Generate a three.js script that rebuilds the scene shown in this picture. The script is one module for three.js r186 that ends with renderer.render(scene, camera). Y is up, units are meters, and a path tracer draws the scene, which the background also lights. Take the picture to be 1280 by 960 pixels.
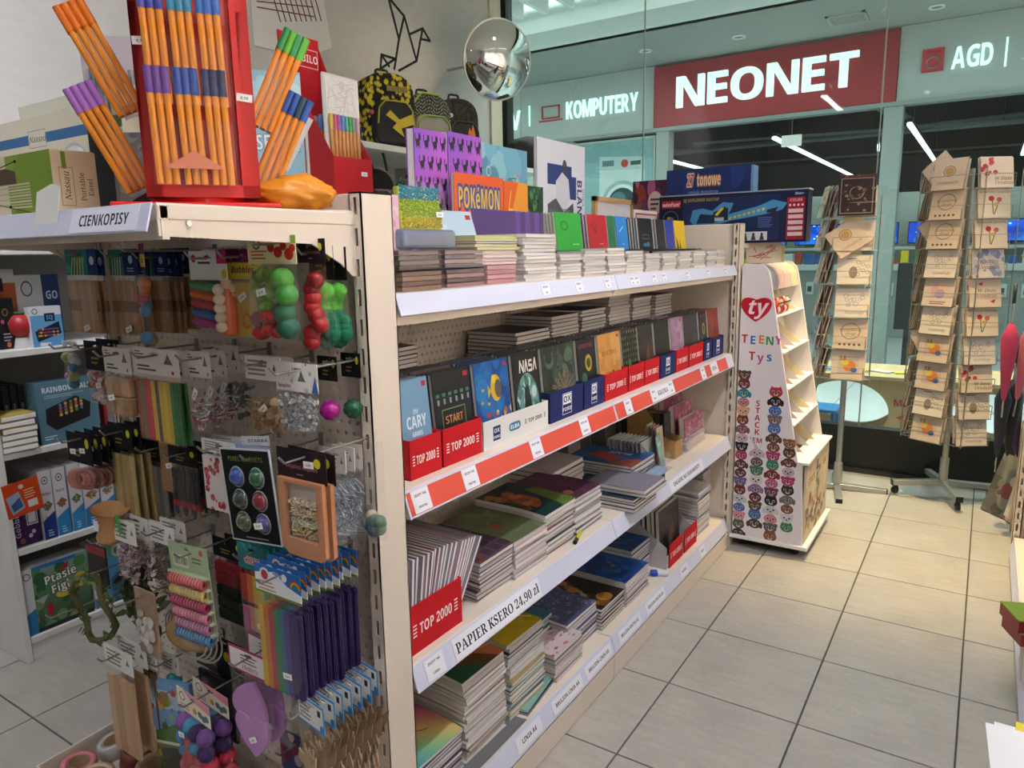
import * as THREE from 'three';
import { RoundedBoxGeometry } from 'three/addons/geometries/RoundedBoxGeometry.js';
import { mergeGeometries, mergeVertices } from 'three/addons/utils/BufferGeometryUtils.js';
import { FontLoader } from 'three/addons/loaders/FontLoader.js';
import { TextGeometry } from 'three/addons/geometries/TextGeometry.js';
import { RectAreaLightUniformsLib } from 'three/addons/lights/RectAreaLightUniformsLib.js';

// ---------------------------------------------------------------- camera, exposure, lights
const scene = new THREE.Scene();
scene.background = new THREE.Color(0x0a0c0d);
const camera = new THREE.PerspectiveCamera(55.88, 4 / 3, 0.05, 80);
camera.position.set(0, 1.57, 0);
camera.rotation.set(-0.181, 0.5795, -0.0168, 'YXZ');
scene.add(camera);
const renderer = new THREE.WebGLRenderer({ antialias: true });
renderer.toneMapping = THREE.LinearToneMapping;
renderer.toneMappingExposure = 1.12;
renderer.shadowMap.enabled = true;
RectAreaLightUniformsLib.init();

const CEIL = 3.85, ZG = -5.5, WXL = -3.62;                       // shop ceiling, glass front
// track spots of the shop, all out of view: [x, z, target x, y, z, candela, colour, half angle, what it is aimed at]
const SPOTS = [[0.15, -0.55, -0.75, 0.5, -1.35, 5.5, 0xf2f5ff, 0.75, 'the near notebook shelves'], [0.15, -1.5, -0.8, 0.5, -2.1, 5.5, 0xf2f5ff, 0.75, 'the middle of the notebook shelves'], [0.15, -2.5, -0.85, 0.5, -3.0, 5.5, 0xf6f6ff, 0.75, 'the far notebook shelves'],
  [-0.15, -3.9, -0.35, 0, -4.35, 40, 0xffdc98, 0.44, 'the floor by the toy stand'], [0.05, -4.5, -0.4, 0.4, -4.9, 4, 0xfff0dc, 0.62, 'the card spinners'], [-2.2, -4.1, -3.5, 2.1, -4.3, 2.5, 0xffe6c4, 0.7, 'the backpacks'], [-1.9, -0.3, -3.6, 2.6, -1.1, 13, 0xf2f4ff, 0.75, 'the bare grey wall'], [-2.3, -0.5, -3.1, 0.6, -1.2, 8, 0xf4f6ff, 0.8, 'the game shelves'], [-0.9, 0.9, -1.5, 1.7, -0.6, 5, 0xf4f6ff, 0.7, 'the red pen tower'],
  [-1.0, -0.4, 0.9, 1.95, -0.4, 42, 0xfff4ea, 0.6, 'the near opposite shelving, added as bounce fill'], [-1.0, -1.9, 0.9, 1.95, -1.9, 52, 0xfff4ea, 0.6, 'the middle of the opposite shelving, added bounce fill'], [-1.0, -3.4, 0.9, 1.95, -3.4, 46, 0xfff0e0, 0.6, 'the far opposite shelving, added as bounce fill']];  // these three are added: bounce fill for the shelf interiors
// slim fill lamps added out of view on the shop ceiling: [x, z, length, radiance, colour, where]
const LINES = [[0.62, 0.1, 1.5, 5, 0xf4f6ff, 'over the near end of the opposite shelving'], [0.62, -1.9, 1.5, 5, 0xf4f6ff, 'over the middle of the opposite shelving'], [0.62, -4.0, 1.5, 5, 0xfff6e6, 'near the card spinners'], [-2.3, 1.9, 1.5, 16, 0xf4f6ff, 'at the rear of the shop']];
// ---------------------------------------------------------------- helpers
let seed = 20240607;
const rnd = () => { seed = (seed * 1664525 + 1013904223) >>> 0; return seed / 4294967296; };
const rr = (a, b) => a + (b - a) * rnd();
const pick = (a) => a[Math.floor(rnd() * a.length)];
const used = {};
function numbered(n) { const k = used[n] = (used[n] ?? -1) + 1; return k ? n + '_' + String(k).padStart(3, '0') : n; }
function thing(name, label, category, pos = [0, 0, 0], o = {}) {
  const g = new THREE.Group(); g.name = numbered(name); g.position.set(...pos);
  if (o.rot) g.rotation.set(o.rot[0], o.rot[1], o.rot[2], o.order || 'YXZ');
  g.userData = { label, category }; if (o.group) g.userData.group = o.group; if (o.kind) g.userData.kind = o.kind;
  scene.add(g); return g;
}
function struct(name) { const g = new THREE.Group(); g.name = name; g.userData = { kind: 'structure' }; scene.add(g); return g; }
function part(name, geo, material, parent, pos, rot) {
  const m = new THREE.Mesh(geo, material); m.name = name;
  if (pos) m.position.set(...pos); if (rot) m.rotation.set(...rot);
  parent.add(m); return m;
}
const matCache = new Map();
function M(color, roughness = 0.6, o = {}) {
  const k = color + '|' + roughness + '|' + JSON.stringify(o);
  if (!matCache.has(k)) {
    const phys = ['transmission', 'clearcoat', 'sheen', 'ior', 'thickness'].some((p) => p in o);
    matCache.set(k, new (phys ? THREE.MeshPhysicalMaterial : THREE.MeshStandardMaterial)({ color, roughness, ...o }));
  }
  return matCache.get(k);
}
const geoCache = new Map();
const G = (k, f) => { if (!geoCache.has(k)) geoCache.set(k, f()); return geoCache.get(k); };
const box = (w, h, d) => G(`b${w.toFixed(4)},${h.toFixed(4)},${d.toFixed(4)}`, () => new THREE.BoxGeometry(w, h, d));
const rbox = (w, h, d, r = 0.004, s = 2) => G(`r${w.toFixed(4)},${h.toFixed(4)},${d.toFixed(4)},${r}`, () => new RoundedBoxGeometry(w, h, d, s, Math.min(r, w / 2.01, h / 2.01, d / 2.01)));
const cyl = (a, b, h, n = 16) => G(`c${a},${b},${h},${n}`, () => new THREE.CylinderGeometry(a, b, h, n));
const at = (g, x, y, z, rx = 0, ry = 0, rz = 0) => { const c = g.clone(); if (rx || ry || rz) c.applyMatrix4(new THREE.Matrix4().makeRotationFromEuler(new THREE.Euler(rx, ry, rz, 'YXZ'))); c.translate(x, y, z); return c; };
const merge = (l) => mergeGeometries(l.map((g) => (g.index ? g.toNonIndexed() : g)).map((g) => { for (const n of Object.keys(g.attributes)) if (!['position', 'normal', 'uv'].includes(n)) g.deleteAttribute(n); return g; }));
const V = (x, y, z) => new THREE.Vector3(x, y, z);
const tube = (pts, r, seg = 24, n = 6, closed = false) => new THREE.TubeGeometry(new THREE.CatmullRomCurve3(pts.map((p) => V(...p)), closed, 'catmullrom', 0.1), seg, r, n, closed);
function rod(a, b, r, n = 6) {                        // straight bar between two points
  const A = V(...a), B = V(...b), d = B.clone().sub(A), g = new THREE.CylinderGeometry(r, r, d.length(), n);
  g.applyQuaternion(new THREE.Quaternion().setFromUnitVectors(V(0, 1, 0), d.clone().normalize()));
  const c = A.add(B).multiplyScalar(0.5); g.translate(c.x, c.y, c.z); return g;
}
function extrude(pts, depth, bevel = 0, holes = []) { // outline in xy, thickness along +z
  const s = new THREE.Shape(pts.map((p) => new THREE.Vector2(...p)));
  for (const h of holes) s.holes.push(new THREE.Path(h.map((p) => new THREE.Vector2(...p))));
  return new THREE.ExtrudeGeometry(s, { depth, bevelEnabled: bevel > 0, bevelSize: bevel, bevelThickness: bevel, bevelSegments: 1, curveSegments: 8 });
}
const circlePts = (cx, cy, r, n = 24, k = 1) => Array.from({ length: n }, (_, i) => [cx + r * Math.cos(i / n * 2 * Math.PI), cy + k * r * Math.sin(i / n * 2 * Math.PI)]);
// printed artwork: drawn on shared canvas sheets, each face of a printed thing takes its own cut-out
const SHEET = 2048; let sheet = null;
function newSheet() {
  const c = document.createElement('canvas'); c.width = c.height = SHEET;
  const t = new THREE.CanvasTexture(c); t.colorSpace = THREE.SRGBColorSpace; t.anisotropy = 8;
  sheet = { ctx: c.getContext('2d'), x: 0, y: 0, h: 0,
    matte: new THREE.MeshPhysicalMaterial({ map: t, roughness: 0.75, specularIntensity: 0.4 }), gloss: new THREE.MeshPhysicalMaterial({ map: t, roughness: 0.45, specularIntensity: 0.5, clearcoat: 0.25, clearcoatRoughness: 0.15 }) };
}
function art(w, h, draw) {
  if (!sheet) newSheet();
  if (sheet.x + w > SHEET) { sheet.x = 0; sheet.y += sheet.h + 2; sheet.h = 0; }
  if (sheet.y + h > SHEET) newSheet();
  const { x, y, ctx } = sheet;
  ctx.save(); ctx.beginPath(); ctx.rect(x, y, w, h); ctx.clip(); ctx.translate(x, y); draw(ctx, w, h); ctx.restore();
  sheet.x += w + 2; sheet.h = Math.max(sheet.h, h);
  return { s: sheet, x, y, w, h };
}
function uvRect(a, r = [0, 0, 1, 1]) { // r in fractions from the top left
  return [(a.x + 1 + r[0] * (a.w - 2)) / SHEET, 1 - (a.y + 1 + r[3] * (a.h - 2)) / SHEET, (a.x + 1 + r[2] * (a.w - 2)) / SHEET, 1 - (a.y + 1 + r[1] * (a.h - 2)) / SHEET];
}
// box whose faces take cut-outs of one artwork: faces {px,nx,py,ny,pz,nz}: [x0,y0,x1,y1]; others take a small patch `rest`
function artBox(w, h, d, a, faces = { pz: [0, 0, 1, 1] }, rest = [0.005, 0.005, 0.02, 0.02]) {
  const g = new THREE.BoxGeometry(w, h, d), uv = g.attributes.uv;
  ['px', 'nx', 'py', 'ny', 'pz', 'nz'].forEach((f, i) => {
    const [u0, v0, u1, v1] = uvRect(a, faces[f] || rest);
    for (let k = 0; k < 4; k++) uv.setXY(i * 4 + k, u0 + (u1 - u0) * uv.getX(i * 4 + k), v0 + (v1 - v0) * uv.getY(i * 4 + k));
  });
  return g;
}
function artUV(g, a, r) { const [u0, v0, u1, v1] = uvRect(a, r), uv = g.attributes.uv; for (let i = 0; i < uv.count; i++) uv.setXY(i, u0 + (u1 - u0) * uv.getX(i), v0 + (v1 - v0) * uv.getY(i)); return g; }
// planar uv from local x,y of an outline geometry
function artShape(g, a, x0, y0, x1, y1) { const [u0, v0, u1, v1] = uvRect(a), p = g.attributes.position, uv = g.attributes.uv; for (let i = 0; i < p.count; i++) uv.setXY(i, u0 + (u1 - u0) * Math.min(1, Math.max(0, (p.getX(i) - x0) / (x1 - x0))), v0 + (v1 - v0) * Math.min(1, Math.max(0, (p.getY(i) - y0) / (y1 - y0)))); return g; }
const fill = (c, col, x = 0, y = 0, w = 4000, h = 4000) => { c.fillStyle = col; c.fillRect(x, y, w, h); };
function txt(c, s, x, y, size, col, o = {}) {
  c.save(); c.font = `${o.style || 'bold'} ${size}px ${o.font || 'sans-serif'}`; c.fillStyle = col; c.textAlign = o.align || 'center'; c.textBaseline = 'middle'; c.translate(x, y);
  if (o.rot) c.rotate(o.rot); if (o.sx) c.scale(o.sx, 1); if (o.stroke) { c.lineWidth = o.lw || size * 0.15; c.strokeStyle = o.stroke; c.lineJoin = 'round'; c.strokeText(s, 0, 0); } c.fillText(s, 0, 0); c.restore();
}
const disc = (c, x, y, r, col, ry) => { c.fillStyle = col; c.beginPath(); c.ellipse(x, y, r, ry || r, 0, 0, 7); c.fill(); };
const ring = (c, x, y, r, col, lw) => { c.strokeStyle = col; c.lineWidth = lw; c.beginPath(); c.arc(x, y, r, 0, 7); c.stroke(); };
const line = (c, pts, col, lw, close) => { c.strokeStyle = col; c.lineWidth = lw; c.lineJoin = 'round'; c.beginPath(); pts.forEach(([x, y], i) => (i ? c.lineTo(x, y) : c.moveTo(x, y))); if (close) c.closePath(); c.stroke(); };
const poly = (c, pts, col) => { c.fillStyle = col; c.beginPath(); pts.forEach(([x, y], i) => (i ? c.lineTo(x, y) : c.moveTo(x, y))); c.closePath(); c.fill(); };
const blot = (c, n, w, h, cols, r0, r1) => { for (let i = 0; i < n; i++) disc(c, rr(0, w), rr(0, h), rr(r0, r1), pick(cols)); };
const small = (c, x, y, w, n, lh, col) => { for (let i = 0; i < n; i++) fill(c, col, x, y + i * lh, w * rr(0.6, 1), lh * 0.45); };   // unreadable small print
const whole = { pz: [0, 0, 1, 1] };
// grain textures
function noiseTex(size, f, rep) {
  const d = new Uint8Array(size * size * 4);
  for (let i = 0; i < size * size; i++) { const c = f(i % size, Math.floor(i / size)); d[i * 4] = c[0]; d[i * 4 + 1] = c[1]; d[i * 4 + 2] = c[2]; d[i * 4 + 3] = 255; }
  const t = new THREE.DataTexture(d, size, size); t.wrapS = t.wrapT = THREE.RepeatWrapping; t.magFilter = THREE.LinearFilter; t.minFilter = THREE.LinearFilter; t.colorSpace = THREE.SRGBColorSpace; if (rep) t.repeat.set(...rep); t.needsUpdate = true; return t;
}
function lattice(n, s) { // tileable value noise, n cells
  const v = Array.from({ length: n * n }, () => rnd());
  return (x, y) => { x = x / s * n; y = y / s * n; const i = Math.floor(x), j = Math.floor(y), a = x - i, b = y - j, q = (t) => t * t * (3 - 2 * t), P = (u, w) => v[((u % n) + n) % n + (((w % n) + n) % n) * n]; return (P(i, j) * (1 - q(a)) + P(i + 1, j) * q(a)) * (1 - q(b)) + (P(i, j + 1) * (1 - q(a)) + P(i + 1, j + 1) * q(a)) * q(b); };
}
const smooth = (g) => { g.deleteAttribute('uv'); g.deleteAttribute('normal'); const q = mergeVertices(g, 1e-4); q.computeVertexNormals(); q.setAttribute('uv', new THREE.BufferAttribute(new Float32Array(q.attributes.position.count * 2), 2)); return q; };
const font = await new FontLoader().loadAsync('fonts/droid/droid_sans_bold.typeface.json');
// common materials
const cream = M(0xe0d4c6, 0.45), creamDark = cream, railWhite = M(0xd2d6ec, 0.3), white = M(0xe8e8e6, 0.5), paper = M(0xe9e7e2, 0.8), black = M(0x0d0d0f, 0.5), chrome = M(0xb9bbbd, 0.25, { metalness: 0.9 }), wire = M(0x9a9893, 0.35, { metalness: 0.8 }),
  film = new THREE.MeshStandardMaterial({ color: 0xffffff, roughness: 0.16, metalness: 1, transparent: true, opacity: 0.085 }),
  clear = new THREE.MeshPhysicalMaterial({ color: 0xffffff, roughness: 0.03, transmission: 1, thickness: 0, ior: 1.3 }),
  stickerWhite = M(0xeeeeea, 0.7), redCard = M(0xb8141c, 0.7);
// ---------------------------------------------------------------- the shop shell
{
  const nA = lattice(8, 256), nB = lattice(32, 256), nC = lattice(128, 256);
  const tex = noiseTex(256, (x, y) => { const n = 0.45 * nA(x, y) + 0.3 * nB(x * 0.5, y * 2) + 0.25 * nC(x, y); const k = 0.9 + 0.16 * n; return [176 * k, 171 * k, 163 * k]; });
  const tileMat = new THREE.MeshPhysicalMaterial({ map: tex, roughness: 0.42, clearcoat: 0.12, clearcoatRoughness: 0.3 });
  const floor = struct('floor');
  part('grout_bed', box(5.2, 0.08, 9.2), M(0x55524d, 0.9), floor, [-1.35, -0.046, -1.2]);
  const T = 0.45, variants = [0, 1, 2, 3, 4, 5].map((k) => { const g = new RoundedBoxGeometry(T - 0.006, 0.02, T - 0.006, 1, 0.0015); const p = g.attributes.position, uv = g.attributes.uv; for (let i = 0; i < p.count; i++) uv.setXY(i, p.getX(i) * 0.9 + k * 0.37, p.getZ(i) * 0.9 + k * 0.61); return g; });
  for (let i = -7; i < 4; i++) for (let j = -8; j < 9; j++) {
    const x = -0.859 + T * (i + 0.5), z = -1.881 - T * (j + 0.5); if (z < ZG || x > 1.0 || x < -3.9) continue;
    part('floor_tile', variants[(i * 5 + j * 3 + 60) % 6], tileMat, floor, [x, -0.01, z]);
  }
  const wallTexN = lattice(64, 128); const wt = noiseTex(128, (x, y) => { const k = 0.97 + 0.03 * wallTexN(x, y); return [192 * k, 190 * k, 187 * k]; }, [3, 3]);
  const wallM = new THREE.MeshStandardMaterial({ map: wt, roughness: 0.9 });
  const st = (name, w, h, d, x, y, z, m = wallM) => { const q = part(name, new THREE.BoxGeometry(w, h, d), m, scene, [x, y, z]); q.userData = { kind: 'structure' }; return q; };
  st('wall_left', 0.12, 4.1, 9, WXL - 0.06, 1.95, -1.1); st('wall_right', 0.12, 4.1, 9, 0.98, 1.95, -1.1, M(0xe6e4e0, 0.9)); st('wall_back', 4.9, 4.1, 0.12, -1.35, 1.95, 3.4, M(0xe6e4e0, 0.9));  // right and back walls out of view, pale to bounce light into the shelves
  st('ceiling', 5.2, 0.12, 9.2, -1.35, CEIL + 0.06, -1.1, M(0xdedcd6, 0.9));
  st('trim_1', 0.02, 3.8, 0.16, WXL + 0.01, 1.9, ZG + 0.16, M(0xcfc6b4, 0.6));
  // glass front
  const win = struct('window_1'), dark = M(0x17191a, 0.4), gl = new THREE.MeshPhysicalMaterial({ color: 0xf4f9f7, roughness: 0.02, transmission: 1, thickness: 0, ior: 1.5 });
  part('window_frame', box(5, 0.3, 0.1), dark, win, [-1.14, 0.17, ZG]); part('window_frame', box(5, 0.1, 0.1), dark, win, [-1.14, CEIL - 0.05, ZG]); part('window_frame', box(0.05, 3.5, 0.1), dark, win, [WXL + 0.025, 2.0, ZG]);
  part('window_sill', box(5, 0.03, 0.14), M(0x2b2d2e, 0.35), win, [-1.1, 0.015, ZG + 0.02]);
  const seams = [WXL + 0.05, -2.34, -0.678, 1.0];
  for (let i = 0; i < 3; i++) { const w = seams[i + 1] - seams[i] - 0.012; part('pane', box(w, 3.43, 0.01), gl, win, [(seams[i] + seams[i + 1]) / 2, 2.035, ZG]); if (i) part('joint', box(0.008, 3.43, 0.012), M(0x8d9a96, 0.3), win, [seams[i], 2.035, ZG]); }
}
// ceiling lights out of view: added fill lamps, then the unseen spots
LINES.forEach(([x, z, L, p, col, where]) => {
  const t = thing('added_fill_lamp', 'added slim fill lamp out of view ' + where, 'lamp', [x, CEIL - 0.045, z]);
  part('housing', rbox(0.09, 0.04, L, 0.006), white, t, [0, 0.02, 0]); part('diffuser', box(0.07, 0.006, L - 0.03), M(0xffffff, 0.6, { emissive: col, emissiveIntensity: 1.6 }), t, [0, -0.002, 0]);
  const l = new THREE.RectAreaLight(col, p, 0.09, L); l.position.set(x, CEIL - 0.056, z); l.lookAt(x, 0, z); scene.add(l);
});
SPOTS.forEach(([x, z, tx, ty, tz, cd, col, ang, aim]) => {
  const y = CEIL - 0.2, t = thing('unseen_track_spotlight', 'unseen white track spotlight aimed at ' + aim, 'lamp', [x, y, z]);
  const d = V(tx - x, ty - y, tz - z).normalize(), q = new THREE.Quaternion().setFromUnitVectors(V(0, 1, 0), d);
  const hd = part('head', G('spothead', () => new THREE.LatheGeometry([[0, -0.1], [0.035, -0.1], [0.045, -0.09], [0.045, 0.05], [0.04, 0.05], [0.04, 0.03], [0, 0.03]].map((p) => new THREE.Vector2(...p)), 20)), white, t); hd.quaternion.copy(q);
  const ln = part('lens', cyl(0.038, 0.038, 0.004, 20), M(0xffffff, 0.4, { emissive: col, emissiveIntensity: 3 }), t); ln.quaternion.copy(q); ln.position.copy(d.clone().multiplyScalar(0.034));
  part('stem', cyl(0.01, 0.01, 0.2, 8), white, t, [0, 0.1, 0]);
  const l = new THREE.SpotLight(col, cd, 0, ang, 0.8, 2); l.position.set(x, y, z).addScaledVector(d, 0.06); l.target.position.set(tx, ty, tz); l.shadow.radius = 2.2; scene.add(l, l.target);
});
// ---------------------------------------------------------------- mall corridor and the electronics shop opposite
{
  const ZN = -10, grey = M(0xa9afad, 0.55), pale = M(0xd6dcda, 0.7), dark = M(0x2a2e30, 0.8);
  const S = (name, w, h, d, x, y, z, m) => { const q = part(name, new THREE.BoxGeometry(w, h, d), m, scene, [x, y, z]); q.userData = { kind: 'structure' }; return q; };
  const fl = struct('floor_corridor'); part('grout_bed', box(16, 0.06, 5), M(0x8b9392, 0.9), fl, [-2, -0.045, -7.9]);
  const tileM = M(0xc4c9c7, 0.35), tg = rbox(0.594, 0.02, 0.594, 0.002, 1);
  for (let i = 0; i < 10; i++) for (let j = 0; j < 8; j++) part('floor_tile', tg, tileM, fl, [-3.3 + i * 0.6, -0.01, -5.98 - j * 0.6]);
  S('floor_opposite', 16, 0.1, 16, -2, -0.05, -18.4, M(0xb9c2c2, 0.4));
  S('wall_corridor_left', 0.2, 7, 22, -10, 3.4, -15.6, pale); S('wall_corridor_right', 0.2, 7, 22, 6, 3.4, -15.6, pale);
  S('wall_above_glass', 16, 3, 0.2, -2, 5.45, -5.72, pale); S('wall_beside_glass', 6, 4, 0.2, -6.94, 1.95, -5.72, pale); S('wall_beside_glass_right', 5.2, 4, 0.2, 3.6, 1.95, -5.72, pale);
  S('ceiling_soffit', 16, 0.2, 1.75, -2, 4.16, ZN + 0.78, M(0x9da3a1, 0.8)); S('wall_upstand', 16, 0.37, 0.1, -2, 4.245, ZN + 1.6, pale); S('ceiling_corridor', 16, 0.1, 3, -2, 5.5, -7.0, pale); S('wall_above_soffit', 16, 1.3, 0.1, -2, 4.9, ZN + 1.4, pale);
  // skylight over the corridor: glowing panel out of view, lights corridor and fascia; white fins
  const sky = thing('corridor_skylight', 'long skylight, glowing panel out of view, with white fins above the mall corridor', 'skylight', [-2, 5.35, -7.0]);
  part('diffuser', box(15.4, 0.04, 1.5), M(0xffffff, 0.8, { emissive: 0xe0f4f0, emissiveIntensity: 0.3 }), sky, [0, 0, 0.3]);
  for (let i = 0; i < 42; i++) part('fin', box(0.05, 0.2, 0.86), M(0xe2e8e6, 0.6), sky, [-7.5 + i * 0.36, -0.82, -0.86]);
  const sl = new THREE.RectAreaLight(0xe4f6f2, 13, 14.6, 1.4); sl.position.set(-2, 5.32, -6.7); sl.lookAt(-2, 0, -6.7); scene.add(sl);
  S('ceiling_louvre_panel', 16, 0.06, 0.98, -2, 4.67, -7.86, M(0xb4bab8, 0.8));  // placed to keep direct skylight off the fins
  // fascia
  const fa = thing('shop_fascia', 'grey fascia band with a red NEONET panel over the shop opposite', 'sign', [0, 3.235, ZN]);
  const seams = [-9.9, -6.3, -4.1, -1.085, 1.4, 5.9];
  for (let i = 0; i < 5; i++) { const w = seams[i + 1] - seams[i] - 0.008, x = (seams[i] + seams[i + 1]) / 2, red = i === 2; part(red ? 'red_panel' : 'grey_panel', box(w, red ? 0.79 : 0.82, 0.1), red ? M(0x9c1a26, 0.5) : grey, fa, [x, red ? 0.395 : 0.41, red ? -0.02 : -0.06]); }
  part('lower_trim', box(15.8, 0.05, 0.16), M(0x8a908e, 0.4), fa, [-2, -0.03, -0.06]);
  const signM = M(0xe9fffa, 0.4, { emissive: 0xd2fff4, emissiveIntensity: 0.8 }), redM = M(0xb8202c, 0.5);
  function word(s, x0, x1, y0, y1, z, depth, m, name) {
    // each character fitted to the word's real width and height
    const gs = []; let x = 0; for (const ch of s) { const g = new TextGeometry(ch, { font, size: 1, depth: 0.1, curveSegments: 6 }); g.computeBoundingBox(); const b = g.boundingBox; g.translate(x - b.min.x, -b.min.y, 0); x += b.max.x - b.min.x + 0.1; gs.push(g); }
    const W = x - 0.1, H = 0.72; gs.forEach((g, i) => { const h = new THREE.Box3().setFromBufferAttribute(g.attributes.position).max.y; g.scale((x1 - x0) / W, (y1 - y0) / h, depth / 0.1); g.translate(x0, y0, z); const q = part(name, g, m, fa, [0, -3.235, -ZN]); q.userData.label = 'letter ' + s[i]; });
  }
  word('NEONET', -3.75, -1.5, 3.45, 3.845, ZN + 0.05, 0.05, signM, 'letter');
  word('KOMPUTERY', -5.49, -4.34, 3.5, 3.745, ZN + 0.0, 0.02, signM, 'small_letter'); word('AGD', -0.55, -0.16, 3.51, 3.742, ZN, 0.02, signM, 'small_letter'); word('TV', -6.66, -6.3, 3.44, 3.72, ZN, 0.02, signM, 'small_letter');
  const fz = (z) => [0, -3.235, z];
  for (const bx of [-6.14, -0.04]) part('divider_bar', box(0.02, 0.3, 0.02), signM, fa, [bx, 0.385, 0.0]);
  const fr = (x0, x1, y0, y1, t) => [at(box(x1 - x0, t, 0.02), (x0 + x1) / 2, y0 + t / 2, 0), at(box(x1 - x0, t, 0.02), (x0 + x1) / 2, y1 - t / 2, 0), at(box(t, y1 - y0, 0.02), x0 + t / 2, (y0 + y1) / 2, 0), at(box(t, y1 - y0, 0.02), x1 - t / 2, (y0 + y1) / 2, 0)];
  part('laptop_icon', merge([...fr(-5.92, -5.61, 3.545, 3.73, 0.018), at(box(0.4, 0.02, 0.02), -5.765, 3.515, 0)]), redM, fa, fz(0.0));
  part('washing_machine_icon', merge([extrude([[-0.84, 3.515], [-0.63, 3.515], [-0.63, 3.755], [-0.84, 3.755]], 0.02, 0.004, [circlePts(-0.735, 3.61, 0.075), [[-0.81, 3.715], [-0.66, 3.715], [-0.66, 3.725], [-0.81, 3.725]]]), extrude(circlePts(-0.735, 3.61, 0.05), 0.02)]), redM, fa, fz(0.0));
  // soffit fittings
  for (const [px, pz, l] of [[-3.9, -9.2, 'beside the wide red panel'], [-2.75, -9.3, 'over the middle of the red panel'], [-0.7, -9.45, 'between the red panel and the small red icon'], [-0.6, -9.0, 'near the ceiling edge past the red panel']]) {
    const d = thing('recessed_downlight', 'small round downlight in the grey soffit ' + l, 'lamp', [px, 4.055, pz], { group: 'soffit downlights' }); part('ring', G('dlr', () => new THREE.TorusGeometry(0.07, 0.012, 6, 20).rotateX(Math.PI / 2)), white, d); part('lens', cyl(0.06, 0.06, 0.01, 16), M(0x777d7c, 0.3), d, [0, 0.004, 0]);
  }
  const gr = thing('ceiling_grille', 'dark square air grille in the grey soffit above the red sign', 'vent', [-1.55, 4.05, -9.3]); part('frame', merge(fr(-0.2, 0.2, -0.2, 0.2, 0.03)).rotateX(Math.PI / 2), grey, gr); part('backing', box(0.36, 0.01, 0.36), M(0x33393a, 0.7), gr, [0, 0.006, 0]);
  for (let i = 0; i < 7; i++) part('slat', box(0.34, 0.012, 0.018), grey, gr, [0, -0.004, -0.15 + i * 0.05]);
  // shop front posts and the lightbox with the washing machine print
  for (const [x, w, l] of [[-3.97, 0.19, 'pale shop front post between the washing machine poster and the dark shop'], [-1.1, 0.21, 'grey shop front post behind the card spinners']]) { const p = thing('shop_front_post', l, 'post', [x, 0, ZN - 0.1]); part('shaft', rbox(w, 3.2, 0.2, 0.01), M(0x8f9795, 0.4), p, [0, 1.6, 0]); part('base_plate', rbox(w + 0.06, 0.04, 0.26, 0.01), M(0x6f7675, 0.4), p, [0, 0.02, 0]); }
  const a = art(420, 600, (c, w, h) => {
    fill(c, '#86a6aa'); fill(c, '#789a9e', 0, 0, w, 90); const x = 150, W = 240; c.translate(0, -105); poly(c, [[x, 170], [x + W - 10, 185], [x + W - 10, 560], [x, 580]], '#bccaca'); poly(c, [[x, 170], [x + W - 10, 185], [x + W - 10, 240], [x, 232]], '#a9babb');
    fill(c, '#66777a', x + 15, 190, 60, 26); disc(c, x + 130, 208, 18, '#b24a3a'); fill(c, '#3d4a50', x + 160, 200, 50, 18); disc(c, x + 118, 390, 105, '#93a6a8'); disc(c, x + 118, 390, 88, '#c8d4d4'); disc(c, x + 118, 390, 72, '#32444c'); disc(c, x + 100, 375, 40, '#53707a'); disc(c, x + 130, 410, 26, '#22323a');
  });
  const lb = thing('lightbox_poster', 'tall pale lightbox poster showing a white washing machine', 'poster', [-4.78, 1.24, ZN - 0.06]); part('frame', box(1.36, 1.92, 0.08), grey, lb, [0, 0.95, -0.045]); part('print', artBox(1.3, 1.86, 0.01, a), a.s.matte, lb, [0, 0.95, 0]);
  S('wall_opposite_front', 4.6, 3.2, 0.1, -7.7, 1.6, ZN - 0.1, M(0xa8b6b5, 0.6)); S('wall_opposite_sill', 1.36, 1.3, 0.1, -4.78, 0.65, ZN - 0.1, M(0xa8b6b5, 0.6));
  // shop interior
  S('ceiling_opposite', 16, 0.1, 16, -2, 4.25, -18.2, M(0x202426, 0.9)); S('wall_opposite_back', 16, 4.3, 0.1, -2, 2.1, -25.5, M(0x59666a, 0.9)); 
  for (const [x, z0, z1, l] of [[-2.9, -11.8, -21.5, 'long glowing light strip under the dark ceiling, behind the red sign'], [-1.08, -11.7, -17.8, 'glowing light strip under the dark ceiling, right of the grey post'], [-5.2, -12.4, -16, 'glowing light strip under the dark ceiling behind the pale post'], [0.35, -12.5, -17, 'glowing light strip under the dark ceiling above the brown card spinner']]) {
    const L = z0 - z1, t = thing('linear_lamp', l, 'lamp', [x, 3.2, (z0 + z1) / 2]); part('tube', rbox(0.07, 0.05, L, 0.02), M(0xffffff, 0.5, { emissive: 0xe6fff2, emissiveIntensity: 3 }), t); part('housing', box(0.06, 0.05, L), dark, t, [0, 0.05, 0]);
    for (const k of [-0.4, 0.4]) part('cable', cyl(0.004, 0.004, 0.9, 5), M(0x777777, 0.5), t, [0, 0.52, L * k]);
    const l2 = new THREE.RectAreaLight(0xe9fff4, 16, 0.1, L); l2.position.set(x, 3.165, (z0 + z1) / 2); l2.lookAt(x, 0, (z0 + z1) / 2); scene.add(l2);
  }
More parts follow.
